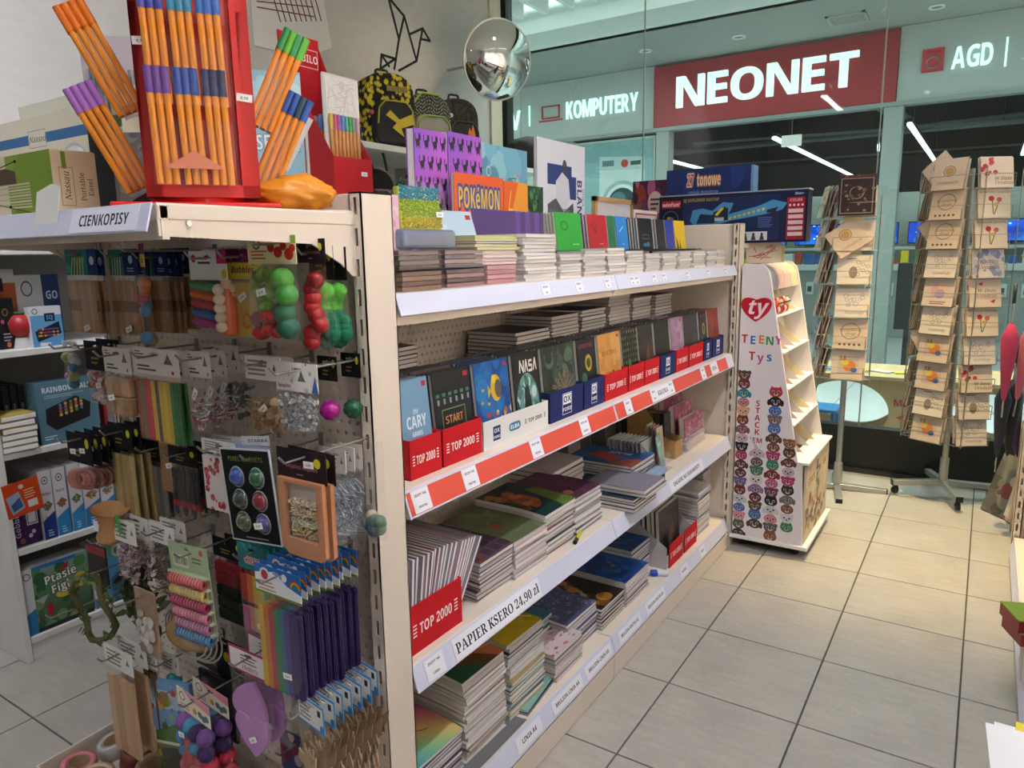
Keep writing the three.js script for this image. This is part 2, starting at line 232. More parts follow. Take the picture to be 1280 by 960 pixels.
  for (const [y, z, l] of [[3.7, -11.5, 'grey ceiling pipe near the fascia inside the dark shop'], [3.85, -13.2, 'grey ceiling pipe in the middle of the dark shop'], [3.6, -15.5, 'grey ceiling pipe deep inside the dark shop']]) { const p = thing('ceiling_pipe', l, 'pipe', [-2, y, z]); part('pipe', rod([-7, 0, 0], [7, 0, 0], 0.045, 10), M(0x6d7678, 0.5), p); for (let i = -3; i < 4; i++) part('hanger', box(0.02, 4.2 - y, 0.02), dark, p, [i * 2, (4.2 - y) / 2, 0]); }
  for (const [x, l] of [[-2.1, 'pair of curved grey ducts under the dark ceiling beside the post'], [1.5, 'grey cable tray under the dark ceiling behind the brown cards']]) { const p = thing('ceiling_duct', l, 'duct', [x, 3.95, -12]); part('duct', tube([[-1.2, 0.03, 1], [-0.5, 0.03, 0.2], [0.3, 0, -1.5], [0.6, 0, -4.5]], 0.05, 30, 8), M(0x8b9698, 0.4), p); part('duct', tube([[-1.4, 0.03, 0.7], [-0.7, 0.03, -0.1], [0.1, 0, -1.7], [0.4, 0, -4.5]], 0.05, 30, 8), M(0x8b9698, 0.4), p); }
  { const ex = thing('hanging_sign', 'small white sign box hanging by the light strip behind the red sign', 'sign', [-2.62, 3.02, -11.7]); part('box', rbox(0.28, 0.16, 0.06, 0.01), M(0xe8f0ec, 0.5, { emissive: 0xe0f4ea, emissiveIntensity: 0.5 }), ex, [0, 0.1, 0]); part('rod', cyl(0.006, 0.006, 1.1, 6), grey, ex, [0, 0.72, 0]); }
  for (let i = 0; i < 9; i++) { const p = thing('cable_tray', 'thin grey cable tray crossing the dark ceiling of the shop opposite', 'tray', [-2 + rr(-1, 1), 3.55 + (i % 4) * 0.12, -11.2 - i * 0.9], { group: 'cable trays under the dark ceiling', rot: [0, 0.09 * (i % 5 - 2), 0] }); part('rail', box(8, 0.03, 0.03), M(0x717b7c, 0.5), p, [0, 0, 0.06]); part('rail', box(8, 0.03, 0.03), M(0x717b7c, 0.5), p, [0, 0, -0.06]); }
  const tvA = art(320, 180, (c, w, h) => { fill(c, '#0a3fb8'); for (let i = 0; i < 14; i++) { c.globalAlpha = 0.35; disc(c, rr(0, w), rr(0, h), rr(15, 60), pick(['#1f86ff', '#0a1f7a', '#39b6ff', '#0b57d8'])); } c.globalAlpha = 1; blot(c, 8, w, h, ['#bfe6ff'], 3, 9); });
  const tvM = new THREE.MeshStandardMaterial({ map: tvA.s.matte.map, emissiveMap: tvA.s.matte.map, emissive: 0xffffff, emissiveIntensity: 0.9, roughness: 0.3 });
  const wallU = thing('display_wall', 'white wall unit with counter and hooks inside the shop opposite', 'shelf', [-2, 0, -14.2]); part('back_panel', box(9, 2.5, 0.1), M(0xa9b2b0, 0.6), wallU, [0, 1.25, -0.9]); part('counter', box(9, 0.1, 0.7), M(0xd4dad8, 0.4), wallU, [0, 1.2, 0]); part('front_panel', box(9, 1.15, 0.06), M(0x9ca5a3, 0.6), wallU, [0, 0.57, 0.2]); part('shelf', box(9, 0.05, 0.4), M(0xc4ccca, 0.4), wallU, [0, 1.52, -0.55]);
  for (let i = 0; i < 8; i++) { const x = -5.6 + i * 0.95, t = thing('television', 'blue glowing television on the white wall unit of the shop opposite', 'television', [x, 1.57, -14.75], { group: 'televisions in the shop opposite' }); part('case', box(0.8, 0.38, 0.04), black, t, [0, 0.21, -0.01]); part('screen', artBox(0.77, 0.34, 0.01, tvA), tvM, t, [0, 0.212, 0.015]); part('foot', box(0.4, 0.03, 0.16), black, t, [0, 0.015, 0]); }
  const cols = [0xe8d31e, 0xdfe8e8, 0x2f5fb0, 0x2c8a4a, 0xb94a3a, 0xcfd8d6, 0x7b8fd0];
  for (let i = 0; i < 34; i++) { const h = rr(0.08, 0.24), w = rr(0.1, 0.2); const t = thing('small_product', 'small product box standing on the white counter of the shop opposite', 'box', [-5.2 + i * 0.19, 1.25, -14.1 + rr(-0.1, 0.1)], { group: 'products on the counter opposite' }); part('carton', rbox(w, h, 0.1, 0.01, 1), M(pick(cols), 0.5), t, [0, h / 2, 0]); }
  for (let i = 0; i < 18; i++) { const t = thing('hanging_accessory', 'small white accessory pack hung under the counter of the shop opposite', 'pack', [-4.6 + i * 0.32, 0.72, -13.95], { group: 'accessories hung under the counter opposite' }); part('pack', rbox(0.13, 0.22, 0.03, 0.01, 1), M(0xd5dedc, 0.5), t, [0, 0.11, 0]); part('window', box(0.07, 0.1, 0.005), M(0x3f4c50, 0.4), t, [0, 0.1, 0.017]); }
  const sb = thing('info_board', 'tall dark info stand beyond the glass behind the card spinners', 'stand', [-0.72, 0, -9.3]); part('panel', rbox(0.28, 0.75, 0.04, 0.01), M(0x1c2224, 0.4), sb, [0, 1.0, 0]); part('post', box(0.07, 0.65, 0.05), M(0x1c2224, 0.4), sb, [0, 0.32, 0]); part('foot', rbox(0.4, 0.02, 0.3, 0.008), M(0x1c2224, 0.4), sb, [0, 0.01, 0]);
  // plywood play table with a round opening
  const ply = M(0xb9976a, 0.6), pt = thing('plywood_play_table', 'plywood play table with big round cut-outs and red lettering beyond the glass', 'table', [-0.42, 0, -6.45]);
  part('front_panel', extrude([[-0.95, 0], [0.85, 0], [0.85, 0.52], [-0.95, 0.52]], 0.03, 0.002, [circlePts(-0.48, 0.255, 0.33, 40, 0.72), circlePts(0.53, 0.255, 0.29, 40, 0.75)]), ply, pt, [0, 0.002, 0.1]);
  part('rear_panel', extrude([[-0.95, 0], [0.85, 0], [0.85, 0.52], [-0.95, 0.52]], 0.03, 0.002, [circlePts(-0.48, 0.255, 0.33, 40, 0.72), circlePts(0.53, 0.255, 0.29, 40, 0.75)]), ply, pt, [0, 0.002, -0.5]);
  part('table_top', rbox(1.86, 0.03, 0.7, 0.006), M(0xc9aa7c, 0.5), pt, [-0.05, 0.54, -0.18]);
  const mg = new TextGeometry('MIN', { font, size: 0.055, depth: 0.004, curveSegments: 4 }); part('lettering', mg, M(0xb23a2c, 0.5), pt, [-0.125, 0.32, 0.132]);
  part('bird_emblem', extrude([[-0.1, 0.23], [-0.05, 0.255], [0, 0.235], [0.03, 0.25], [0.02, 0.215], [-0.03, 0.2], [-0.07, 0.215]], 0.004), M(0xb23a2c, 0.5), pt, [0.0, 0, 0.132]);
  ['#3f8fc4', '#d6b23a', '#c8c8be', '#e0cf4a', '#b8573a'].forEach((cc, i) => { const t = thing('felt_strip', ['blue', 'ochre', 'pale grey', 'yellow', 'rust'][i] + ' flat toy lying on the plywood play table', 'toy', [-1.0 + i * 0.17, 0.557, -6.5]); part('piece', rbox(0.16, 0.012, 0.08, 0.005, 1), M(cc, 0.7), t, [0, 0.006, 0], [0, rr(-0.5, 0.5), 0]); });
  const stl = thing('blue_stool', 'small blue stool beside the plywood play table', 'stool', [-1.05, 0, -6.1]); part('seat', rbox(0.3, 0.03, 0.28, 0.01), M(0x2a6fa8, 0.5), stl, [0, 0.3, 0]); for (const [sx, sz] of [[-1, -1], [1, -1], [-1, 1], [1, 1]]) part('leg', rod([0.12 * sx, 0.288, 0.1 * sz], [0.14 * sx, 0.001, 0.12 * sz], 0.018, 8), M(0x225a8a, 0.5), stl);
}
// ---------------------------------------------------------------- shelving gondola and its end racks
const SH = [1.485, 1.045, 0.615, 0.165], ZA = -1.16, ZJ = -2.252, ZB = -3.645, XF = -1.06, XB = -1.51;   // shelf heights, module ends, front, back panel
function holeCell(p, t) { // one perforated cell of a pegboard, in xy, thickness t along -z
  const h = p / 2, r = 0.0043, n = 8, sq = [], o = [];
  for (let i = 0; i < n; i++) { const a = i / n * 2 * Math.PI + Math.PI / 8, c = Math.cos(a), s = Math.sin(a), k = h / Math.max(Math.abs(c), Math.abs(s)); sq.push([c * k, s * k]); o.push([c * r, s * r]); }
  const pos = []; const q = (a, b, c, d) => pos.push(...a, ...b, ...c, ...a, ...c, ...d);
  for (let i = 0; i < n; i++) { const j = (i + 1) % n; q([...o[i], 0], [...sq[i], 0], [...sq[j], 0], [...o[j], 0]); q([...o[i], 0], [...o[j], 0], [...o[j], -t], [...o[i], -t]); }
  // corners of the square the octagon rays miss
  for (let i = 0; i < n; i++) { const j = (i + 1) % n; if (Math.abs(sq[i][0]) !== Math.abs(sq[j][0]) || Math.abs(sq[i][1]) !== Math.abs(sq[j][1])) { const cx = Math.abs(Math.abs(sq[i][0]) - h) < 1e-9 ? sq[i][0] : sq[j][0], cy = Math.abs(Math.abs(sq[i][1]) - h) < 1e-9 ? sq[i][1] : sq[j][1]; if (Math.abs(Math.abs(cx) - h) < 1e-6 && Math.abs(Math.abs(cy) - h) < 1e-6) pos.push(...sq[i], 0, cx, cy, 0, ...sq[j], 0); } }
  return pos;
}
function pegboard(w, h, p = 0.025) { // perforated sheet, origin at its lower left, facing +z
  const cell = holeCell(p, 0.002), nx = Math.floor(w / p), ny = Math.floor(h / p), out = new Float32Array(nx * ny * cell.length); let k = 0;
  for (let j = 0; j < ny; j++) for (let i = 0; i < nx; i++) { const ox = (i + 0.5 + (j % 2 ? 0.25 : -0.25)) * p, oy = (j + 0.5) * p; for (let c = 0; c < cell.length; c += 3) { out[k++] = cell[c] + ox; out[k++] = cell[c + 1] + oy; out[k++] = cell[c + 2]; } }
  const g = new THREE.BufferGeometry(); g.setAttribute('position', new THREE.BufferAttribute(out, 3)); g.setAttribute('uv', new THREE.BufferAttribute(new Float32Array(out.length / 3 * 2), 2)); g.computeVertexNormals(); return g;
}
// slotted upright: slots open on the faces -z and +z; width w (x), depth d (z); origin at foot centre
function upright(H, w, d, two = true) {
  const l = [], sl = 0.009, pitch = 0.06, sh = 0.034, t = 0.003;
  l.push(at(box(t, H, d), w / 2 - t / 2, H / 2, 0), at(box(t, H, d), -w / 2 + t / 2, H / 2, 0), at(box(w, t, d), 0, H - t / 2, 0));
  for (const s of two ? [1, -1] : [1]) {
    const z = s * (d / 2 - t / 2), sw = (w - sl) / 2; l.push(at(box(sw, H, t), -w / 2 + sw / 2, H / 2, z), at(box(sw, H, t), w / 2 - sw / 2, H / 2, z));
    for (let y = 0; y < H; y += pitch) { const y1 = Math.min(H, y + pitch - sh); l.push(at(box(sl, y1 - y, t), 0, (y + y1) / 2, z)); }
  }
  l.push(at(box(w * 0.8, H, t), 0, H / 2, 0)); return merge(l);
}
const peg = cream;
const tagArt = (w, h, lines, size, o = {}) => art(w, h, (c) => { fill(c, o.bg || '#e9eaf4'); lines.forEach((s, i) => txt(c, s, w / 2, h * (i + 0.5) / lines.length, size, o.col || '#25262c', { font: o.font || 'sans-serif', style: o.style || 'bold', sx: o.sx })); });
const gondola = thing('shelving_gondola', 'long cream metal shelving unit with four levels of notebooks', 'shelf', [0, 0, 0]);
{
  part('back_panel', pegboard(ZA - ZB, 1.5).rotateY(Math.PI / 2), peg, gondola, [XB, 0.16, ZA]);
  part('core_panel', box(0.006, 1.66, ZA - ZB), cream, gondola, [XB - 0.04, 0.84, (ZA + ZB) / 2]); part('added_top_cap', rbox(0.05, 0.02, ZA - ZB, 0.003, 1), cream, gondola, [XB - 0.018, 1.67, (ZA + ZB) / 2]);  // cap added to keep light out of the hollow behind the peg holes
  const RED = M(0xd6503f, 0.35);
  SH.forEach((y, k) => [[ZA, ZJ], [ZJ, ZB]].forEach(([z0, z1], m) => {
    const L = z0 - z1 - 0.004, zc = (z0 + z1) / 2, dep = XF - XB, low = k === 3;
    const s = part('shelf', merge([at(rbox(dep, 0.028, L, 0.003, 1), (XF + XB) / 2, y - 0.014, zc), at(box(0.02, 0.05, L), XF - 0.012, y - 0.045, zc)]), cream, gondola);
    part('shelf_bracket', extrude([[XB, y - 0.005], [XF, y - 0.005], [XF, y - 0.06], [XB + 0.1, y - 0.09], [XB, y - 0.14]], 0.003), creamDark, s, [0, 0, z0 - 0.012]); part('shelf_bracket', extrude([[XB, y - 0.005], [XF, y - 0.005], [XF, y - 0.06], [XB + 0.1, y - 0.09], [XB, y - 0.14]], 0.003), creamDark, s, [0, 0, z1 + 0.008]);
    const rh = k === 0 ? 0.05 : 0.066, tilt = 0.32, rx = XF + 0.006, ry = y - rh / 2 + 0.001;
    const inner = (w, hh, dd) => box(dd, hh, w);
    part('price_rail', rbox(0.004, rh, L, 0.0015, 1), railWhite, s, [rx + 0.006, ry, zc], [0, 0, tilt]);
    const put = (a, zc2, w, hh, nm = 'price_label', lift = 0.0032) => { const g = artBox(w, hh, 0.0006, a).rotateY(Math.PI / 2); part(nm, g, a.s.matte, s, [rx + 0.006 + lift * Math.cos(tilt), ry + lift * Math.sin(tilt), zc2], [0, 0, tilt]); };
    if (k === 1) { // red insert strips and white tags
      const end = m ? 0.1 : 0; part('red_strip', box(0.0008, rh - 0.012, L - end - 0.01), RED, s, [rx + 0.0086, ry, zc + end / 2], [0, 0, tilt]);
    }
    if (!put.done) s.userData.put = undefined;
    labels(k, m, put);
  }));
  function labels(k, m, put) {
    const tag = (z, lines, w, h, size, o) => put(tagArt(Math.round(w * 2600), Math.round(h * 2600), lines, size, o), z, w, h, 'price_label', 0.0036);
    if (k === 1 && !m) [[-1.21, ['ZESZYT 16K', 'KRATKA']], [-1.40, ['ZESZYT 32K', 'KRATKA']], [-1.72, ['ZESZYT 60K', 'KRATKA']], [-2.02, ['ZESZYT 80K', 'KRATKA']]].forEach(([z, l]) => tag(z, l, 0.06, 0.052, 20));
    if (k === 1 && m) { [-2.36, -2.6, -2.78, -3.18].forEach((z) => tag(z, ['ZESZYT', '96K'], 0.06, 0.052, 24)); tag(-2.69, ['KRATKA'], 0.12, 0.052, 62, { font: 'serif' }); tag(-3.34, ['LINIA'], 0.1, 0.052, 58, { font: 'serif' }); }
    if (k === 2 && !m) { tag(-1.235, ['ZESZYT 16K', 'LINIA'], 0.07, 0.05, 22); put(tagArt(1100, 150, ['PAPIER KSERO 24,90 zł'], 92, { font: 'serif' }), -1.52, 0.42, 0.058, 'price_label', 0.0036); }
    if (k === 2 && m) tag(-3.0, ['OKŁADKI NA DOKUMENTY'], 0.42, 0.05, 62, { sx: 1.1 });
    if (k === 3 && !m) { tag(-1.66, ['LINIA A4'], 0.14, 0.045, 50); tag(-1.9, ['BRULION LINIA A4'], 0.2, 0.045, 46); tag(-2.13, ['BRULION LINIA A5'], 0.2, 0.045, 46); }
    if (k === 3 && m) { tag(-2.4, ['BRULION KRATKA A5'], 0.2, 0.045, 42); tag(-2.66, ['BRULION KRATKA A4'], 0.2, 0.045, 42); tag(-3.0, ['GŁADKI'], 0.09, 0.045, 40); tag(-3.25, ['NUTY'], 0.07, 0.045, 40); }
    if (k === 0) for (let i = 0; i < 5; i++) tag(m ? -2.42 - i * 0.26 : -1.78 - i * 0.2, ['ZESZYT', 'A5'], 0.045, 0.03, 22);
  }
  [[ZA, ZJ], [ZJ, ZB]].forEach(([z0, z1]) => part('kick_panel', rbox(0.02, 0.088, z0 - z1 - 0.006, 0.003, 1), creamDark, gondola, [-1.05, 0.046, (z0 + z1) / 2]));
  for (const [z, nm] of [[ZJ, 'upright']]) part(nm, upright(1.68, 0.03, 0.06), cream, gondola, [XB + 0.0, 0, z], [0, Math.PI / 2, 0]);
}
// end racks: slotted uprights at both sides, pegboard, top rail
const nearRack = thing('end_display_rack', 'cream pegboard end rack with wire hooks of craft packs', 'shelf', [0, 0, 0]);
const PZ = -1.085;                                    // pegboard face of the near end rack
{
  for (const x of [-1.0565, -2.03]) part('upright', upright(1.69, 0.033, 0.09), cream, nearRack, [x, 0, -1.105]);
  part('pegboard', pegboard(0.94, 1.48), peg, nearRack, [-2.013, 0.2, PZ]);
  part('added_back_board', box(0.94, 1.5, 0.01), cream, nearRack, [-1.543, 0.94, PZ - 0.064]);  // board added behind the pegboard so its holes stay dark
  part('top_rail', rbox(0.96, 0.05, 0.05, 0.004, 1), cream, nearRack, [-1.545, 1.665, -1.1]);
  const y = 1.652, sh = part('shelf', merge([at(rbox(0.99, 0.025, 0.42, 0.003, 1), -1.555, y - 0.0135, -0.86), at(box(0.99, 0.05, 0.012), -1.555, y - 0.03, -0.66)]), cream, nearRack);
  const brk = extrude([[0, 0], [0.0, -0.05], [-0.3, -0.062], [-0.37, -0.1], [-0.4, -0.125], [-0.425, -0.125], [-0.425, 0.004], [-0.3, 0]], 0.004);
  for (const x of [-1.062, -2.05]) part('shelf_bracket', brk.clone().rotateY(-Math.PI / 2), cream, sh, [x, y, -0.65]);
  part('bracket_bolt', cyl(0.005, 0.005, 0.004, 10).clone().rotateZ(Math.PI / 2), chrome, sh, [-1.06, y - 0.03, -0.7]);
  part('price_rail', rbox(0.985, 0.046, 0.004, 0.0015, 1), railWhite, sh, [-1.557, y - 0.022, -0.639], [-0.3, 0, 0]);
  const a = art(560, 116, (c, w, h) => { fill(c, '#e6e8f6'); txt(c, 'CIENKOPISY', w / 2, h / 2, 74, '#3a3c44', { style: 'bold', sx: 0.95 }); });
  part('price_label', artBox(0.2, 0.04, 0.0008, a), a.s.matte, sh, [-1.19, y - 0.0215, -0.6362], [-0.3, 0, 0]);
  part('kick_panel', rbox(0.98, 0.1, 0.02, 0.003, 1), creamDark, nearRack, [-1.55, 0.05, -0.66]);
  part('base_deck', rbox(0.98, 0.03, 0.42, 0.003, 1), cream, nearRack, [-1.55, 0.115, -0.87]);
}
function hook(x, y, tip) { part('hook', merge([rod([x, y, PZ], [x, y, tip - 0.012], 0.0024, 6), rod([x, y, tip - 0.012], [x, y + 0.014, tip], 0.0024, 6), at(box(0.012, 0.03, 0.004), x, y, PZ + 0.003)]), wire, nearRack); }
const farRack = thing('end_display_rack', 'cream end panel at the glass end of the notebook shelves, carrying toy boxes', 'shelf', [0, 0, 0]);
{
  for (const x of [-1.0565, -2.03]) part('upright', upright(1.69, 0.033, 0.09), cream, farRack, [x, 0, -3.7]);
  part('end_panel', box(0.95, 1.6, 0.02), cream, farRack, [-1.543, 0.86, -3.68]);
  part('top_rail', rbox(0.96, 0.03, 0.05, 0.004, 1), cream, farRack, [-1.545, 1.672, -3.7]);
  part('shelf', rbox(0.96, 0.025, 0.4, 0.003, 1), cream, farRack, [-1.545, 1.44, -3.95]); part('shelf', rbox(0.96, 0.025, 0.4, 0.003, 1), cream, farRack, [-1.545, 0.9, -3.95]); part('base_deck', rbox(0.96, 0.14, 0.4, 0.003, 1), cream, farRack, [-1.545, 0.071, -3.95]);
}
// ---------------------------------------------------------------- craft packs on the hooks of the near end rack
function filmSheet(w, h, bulge) { return G(`film${w.toFixed(3)},${h.toFixed(3)},${bulge}`, () => { const g = new THREE.PlaneGeometry(w, h, 10, 14), p = g.attributes.position; for (let i = 0; i < p.count; i++) { const u = p.getX(i) / w * 2, v = p.getY(i) / h * 2; p.setZ(i, bulge * Math.max(0, (1 - u ** 4) * (1 - v ** 4)) + rr(-0.0012, 0.0012)); } g.computeVertexNormals(); g.translate(0, h / 2, 0); return g; }); }
function euro(w, h) { const r = 0.006, l = 0.014, y = h - 0.013; return { pts: [[-w / 2, 0], [w / 2, 0], [w / 2, h], [-w / 2, h]], hole: [[-l, y - r * 0.5], [l, y - r * 0.5], [l, y + r * 0.5], [r * 0.6, y + r * 0.5], [0, y + r], [-r * 0.6, y + r * 0.5], [-l, y + r * 0.5]] }; }
function headerCard(w, h, a) { const e = euro(w, h); return artShape(extrude(e.pts, 0.0015, 0, [e.hole]), a, -w / 2, 0, w / 2, h); }
const H = (bg, f, w = 200, h = 90) => art(w, h, (c) => { fill(c, bg); f(c, w, h); });
const rocket = (c, x, y, s, col) => { poly(c, [[x, y - s], [x + s * 0.35, y - s * 0.2], [x + s * 0.8, y + s * 0.5], [x - s * 0.8, y + s * 0.5], [x - s * 0.35, y - s * 0.2]], col); disc(c, x, y, s * 0.25, '#d04a3a'); };
const HDR = {
  teal: H('#2f7f79', (c, w, h) => { blot(c, 9, w, h, ['#49a59b', '#256660'], 8, 22); fill(c, '#1d3f7c', w * 0.72, 0, w * 0.28, h); disc(c, w * 0.86, h * 0.45, 15, '#c9d8ee'); for (let i = 0; i < 5; i++) line(c, [[30 + i * 20, h], [50 + i * 16, 30]], '#e2cf8a', 6); blot(c, 3, w * 0.7, h * 0.6, ['#b8305e'], 5, 9); }),
  navy: H('#1b2f66', (c, w, h) => { fill(c, '#2f7f79', 0, 0, w * 0.5, h); for (let i = 0; i < 4; i++) line(c, [[20 + i * 18, h], [30 + i * 18, 20]], '#d9d2a0', 5); disc(c, w * 0.76, h * 0.4, 14, '#a9bbe0'); small(c, w * 0.62, h * 0.7, 60, 2, 9, '#93a7d4'); }),
  black: H('#17171a', (c, w, h) => { disc(c, w * 0.82, h * 0.3, 15, '#c9c12e'); small(c, 50, h * 0.55, 70, 2, 14, '#8d7d3a'); }),
  dark: H('#2a1d22', (c, w, h) => { disc(c, w * 0.82, h * 0.34, 14, '#d9c92c'); txt(c, 'sequins sequins', w * 0.5, h * 0.55, 17, '#b0707a'); small(c, 78, h * 0.78, 40, 1, 8, '#8c8488'); }),
  school: H('#d9d5d2', (c, w, h) => { small(c, 14, 12, 40, 3, 9, '#5b5c62'); rocket(c, w * 0.78, h * 0.42, 24, '#4f6a70'); small(c, 20, h * 0.66, 90, 2, 12, '#46474d'); disc(c, w * 0.86, h * 0.85, 6, '#c03a34'); }),
  party: H('#e9e4e2', (c, w, h) => { blot(c, 14, w, h, ['#c8324e', '#d9d2d0', '#b9b4bb'], 3, 10); rocket(c, w * 0.62, h * 0.5, 24, '#38806a'); poly(c, [[w * 0.84, h], [w * 0.94, h * 0.4], [w, h]], '#3f6fb5'); txt(c, 'Sequins', 40, h * 0.82, 16, '#6c3a46'); }),
  veg: H('#dfd9a8', (c, w, h) => { fill(c, '#7da23a', w * 0.6, 0, w, 26); ring(c, 40, 26, 14, '#3f4a44', 5); [[100, 38, 14], [128, 52, 17], [150, 34, 13], [172, 58, 18], [92, 30, 9], [186, 40, 12]].forEach(([x, y, r]) => disc(c, x, y, r, '#bf2f22')); small(c, 16, 46, 70, 3, 11, '#c8664c'); }),
  bottle: H('#d8c64a', (c, w, h) => { fill(c, '#6d1f55', 0, 0, w, 40); blot(c, 20, w, 44, ['#8d3a74', '#4f1540'], 4, 10); txt(c, 'Bubbles', w * 0.55, 62, 26, '#6d1f55', { style: 'bold italic' }); }),
  mark: H('#dddde2', (c, w, h) => { disc(c, 26, 24, 12, '#c8324e'); small(c, 50, 20, 70, 2, 14, '#4a4a55'); fill(c, '#b8305e', 150, 0, 50, 40); disc(c, 184, 70, 14, '#cfc23a'); }),
  blue: H('#e8ecf0', (c, w, h) => { poly(c, [[0, 0], [200, 0], [200, 60], [140, 44], [90, 12], [0, 30]], '#2f6fb8'); disc(c, 44, 30, 22, '#dfe6ee'); disc(c, 44, 30, 15, '#b9444a'); disc(c, 130, 22, 12, '#eef3f8'); ['#c8322c', '#d9b32c', '#3a8f4a'].forEach((q, i) => { c.strokeStyle = q; c.lineWidth = 5; c.beginPath(); c.arc(176, 44, 22 - i * 5, Math.PI, 2 * Math.PI); c.stroke(); }); small(c, 14, 50, 90, 3, 11, '#c98a84'); fill(c, '#7d9a3a', 0, 82, 200, 8); }),
  pastel: H('#2f7d80', (c, w, h) => { txt(c, 'CREATIVE', w * 0.55, 56, 30, '#c43a4a', { stroke: '#e6dcc8', lw: 5 }); blot(c, 8, w, 40, ['#4aa0a0'], 5, 14); }),
  bluefr: H('#5b9bd0', (c, w, h) => { fill(c, '#e7e6e2', 9, 9, w - 18, h - 18); fill(c, '#2b3036', w * 0.76, 18, 22, 20); small(c, 22, 26, 100, 4, 13, '#8c9198'); disc(c, w * 0.9, h * 0.82, 14, '#4b8fc8'); }),
  hearts: H('#a8436e', (c, w, h) => { fill(c, '#e9e2e2', 8, 8, w - 16, h - 16); small(c, 60, 22, 90, 3, 12, '#9a7f88'); txt(c, 'Hearts', w * 0.5, h * 0.74, 24, '#7d4a5c', { font: 'serif', style: 'italic' }); fill(c, '#2b2b30', 182, 20, 8, 14); }),
  pom: H('#efe7d4', (c, w, h) => { poly(c, [[40, 0], [200, 0], [200, 36], [80, 20]], '#e09aa4'); ring(c, 34, 32, 16, '#6b6a78', 4); disc(c, 108, 62, 12, '#d9a32c'); [[140, 60], [160, 68], [178, 60]].forEach(([x, y]) => disc(c, x, y, 13, '#5f7f86')); small(c, 16, 62, 60, 2, 11, '#c4838c'); }),
  white: H('#e4e1dc', (c, w, h) => { small(c, 18, 18, 130, 4, 16, '#8a8680'); rocket(c, 164, 44, 18, '#7f8f94'); }),
  green: H('#aebf9a', (c, w, h) => { fill(c, '#d8dccb', 18, 40, 80, 40); for (let i = 0; i < 14; i++) fill(c, '#3a3f38', 24 + i * 5, 46, rr(1, 3.5), 26); disc(c, 168, 20, 10, '#c0584c'); small(c, 118, 40, 70, 2, 12, '#6d7a5c'); }),
};
const priceArt = art(60, 30, (c) => { fill(c, '#f0efec'); txt(c, '8,99', 30, 15, 15, '#77787d'); });
const sticker = (p, x, y, z, rz = 0) => part('price_sticker', artBox(0.026, 0.013, 0.0008, priceArt), priceArt.s.matte, p, [x, y, z], [0, 0, rz]);
const sphere = G('sph', () => new THREE.SphereGeometry(1, 12, 9));
const ball = (p, n, r, m, x, y, z) => { const q = part(n, sphere, m, p, [x, y, z]); q.scale.setScalar(r); return q; };
const fluff = G('fluff', () => { const g = new THREE.IcosahedronGeometry(1, 3), p = g.attributes.position; const mp = new Map(); for (let i = 0; i < p.count; i++) { const k = [p.getX(i), p.getY(i), p.getZ(i)].map((v) => v.toFixed(3)).join(); if (!mp.has(k)) mp.set(k, rr(0.88, 1.08)); const s = mp.get(k); p.setXYZ(i, p.getX(i) * s, p.getY(i) * s, p.getZ(i) * s); } return smooth(g); });
// contents: f(group, inner width, inner height)
const slats = (cols, t = 0.002, o = {}) => (g, w, h) => { if (cols[0] === '#a5805c') part('paper_band', box(w * 1.01, h * 0.2, t + 0.002), M('#7d5c40', 0.7), g, [0, h * 0.52, 0]); const n = cols.length, sw = w / n; cols.forEach((c, i) => part(o.name || 'craft_stick', rbox(sw * 0.96, h * (o.k || 0.94), t, Math.min(0.0009, t / 2.1), 1), M(c, 0.6), g, [-w / 2 + sw * (i + 0.5), h * 0.5, rr(0, 0.0012)])); };
const wood = ['#a5805c', '#b08a66', '#9a7652', '#a98460', '#a07c58', '#b18c68', '#a27e5a'];
const scatter = (name, geo, cols, n, r, y0 = 0, y1 = 0.6, depth = 0.005) => (g, w, h) => { const inst = []; for (let i = 0; i < n; i++) { const m = part(name, geo, M(pick(cols), 0.4), g, [rr(-w / 2 + r, w / 2 - r), h * rr(y0, y1) + r * 0.5, rr(-depth, depth)], [rr(0, 3), rr(0, 3), rr(0, 3)]); m.scale.setScalar(r * rr(0.8, 1.15)); } };
function stuffMesh(name, geo, cols, n, r, y0, y1, depth = 0.006) { // too small and too many to count: one joined part
  return (g, w, h) => { const l = []; for (let i = 0; i < n; i++) { const k = r * rr(0.7, 1.2), q = geo.clone(); q.scale(k, k, k); l.push(at(q, rr(-w / 2 + r, w / 2 - r), h * rr(y0, y1) + r * 0.5, rr(-depth, depth), rr(0, 3), rr(0, 3), rr(0, 3))); } cols.forEach((c, j) => { const m = part(name, merge(l.filter((_, i) => i % cols.length === j)), M(c, 0.35), g); m.userData.kind = 'stuff'; }); };
}
const flake = G('flake', () => new THREE.CylinderGeometry(1, 1, 0.2, 6)), chip = G('chip', () => new THREE.BoxGeometry(0.6, 2.4, 0.35)), needle = G('needle', () => new THREE.BoxGeometry(0.12, 3, 0.12)), curl = G('curl', () => new THREE.TorusGeometry(0.7, 0.25, 4, 8));
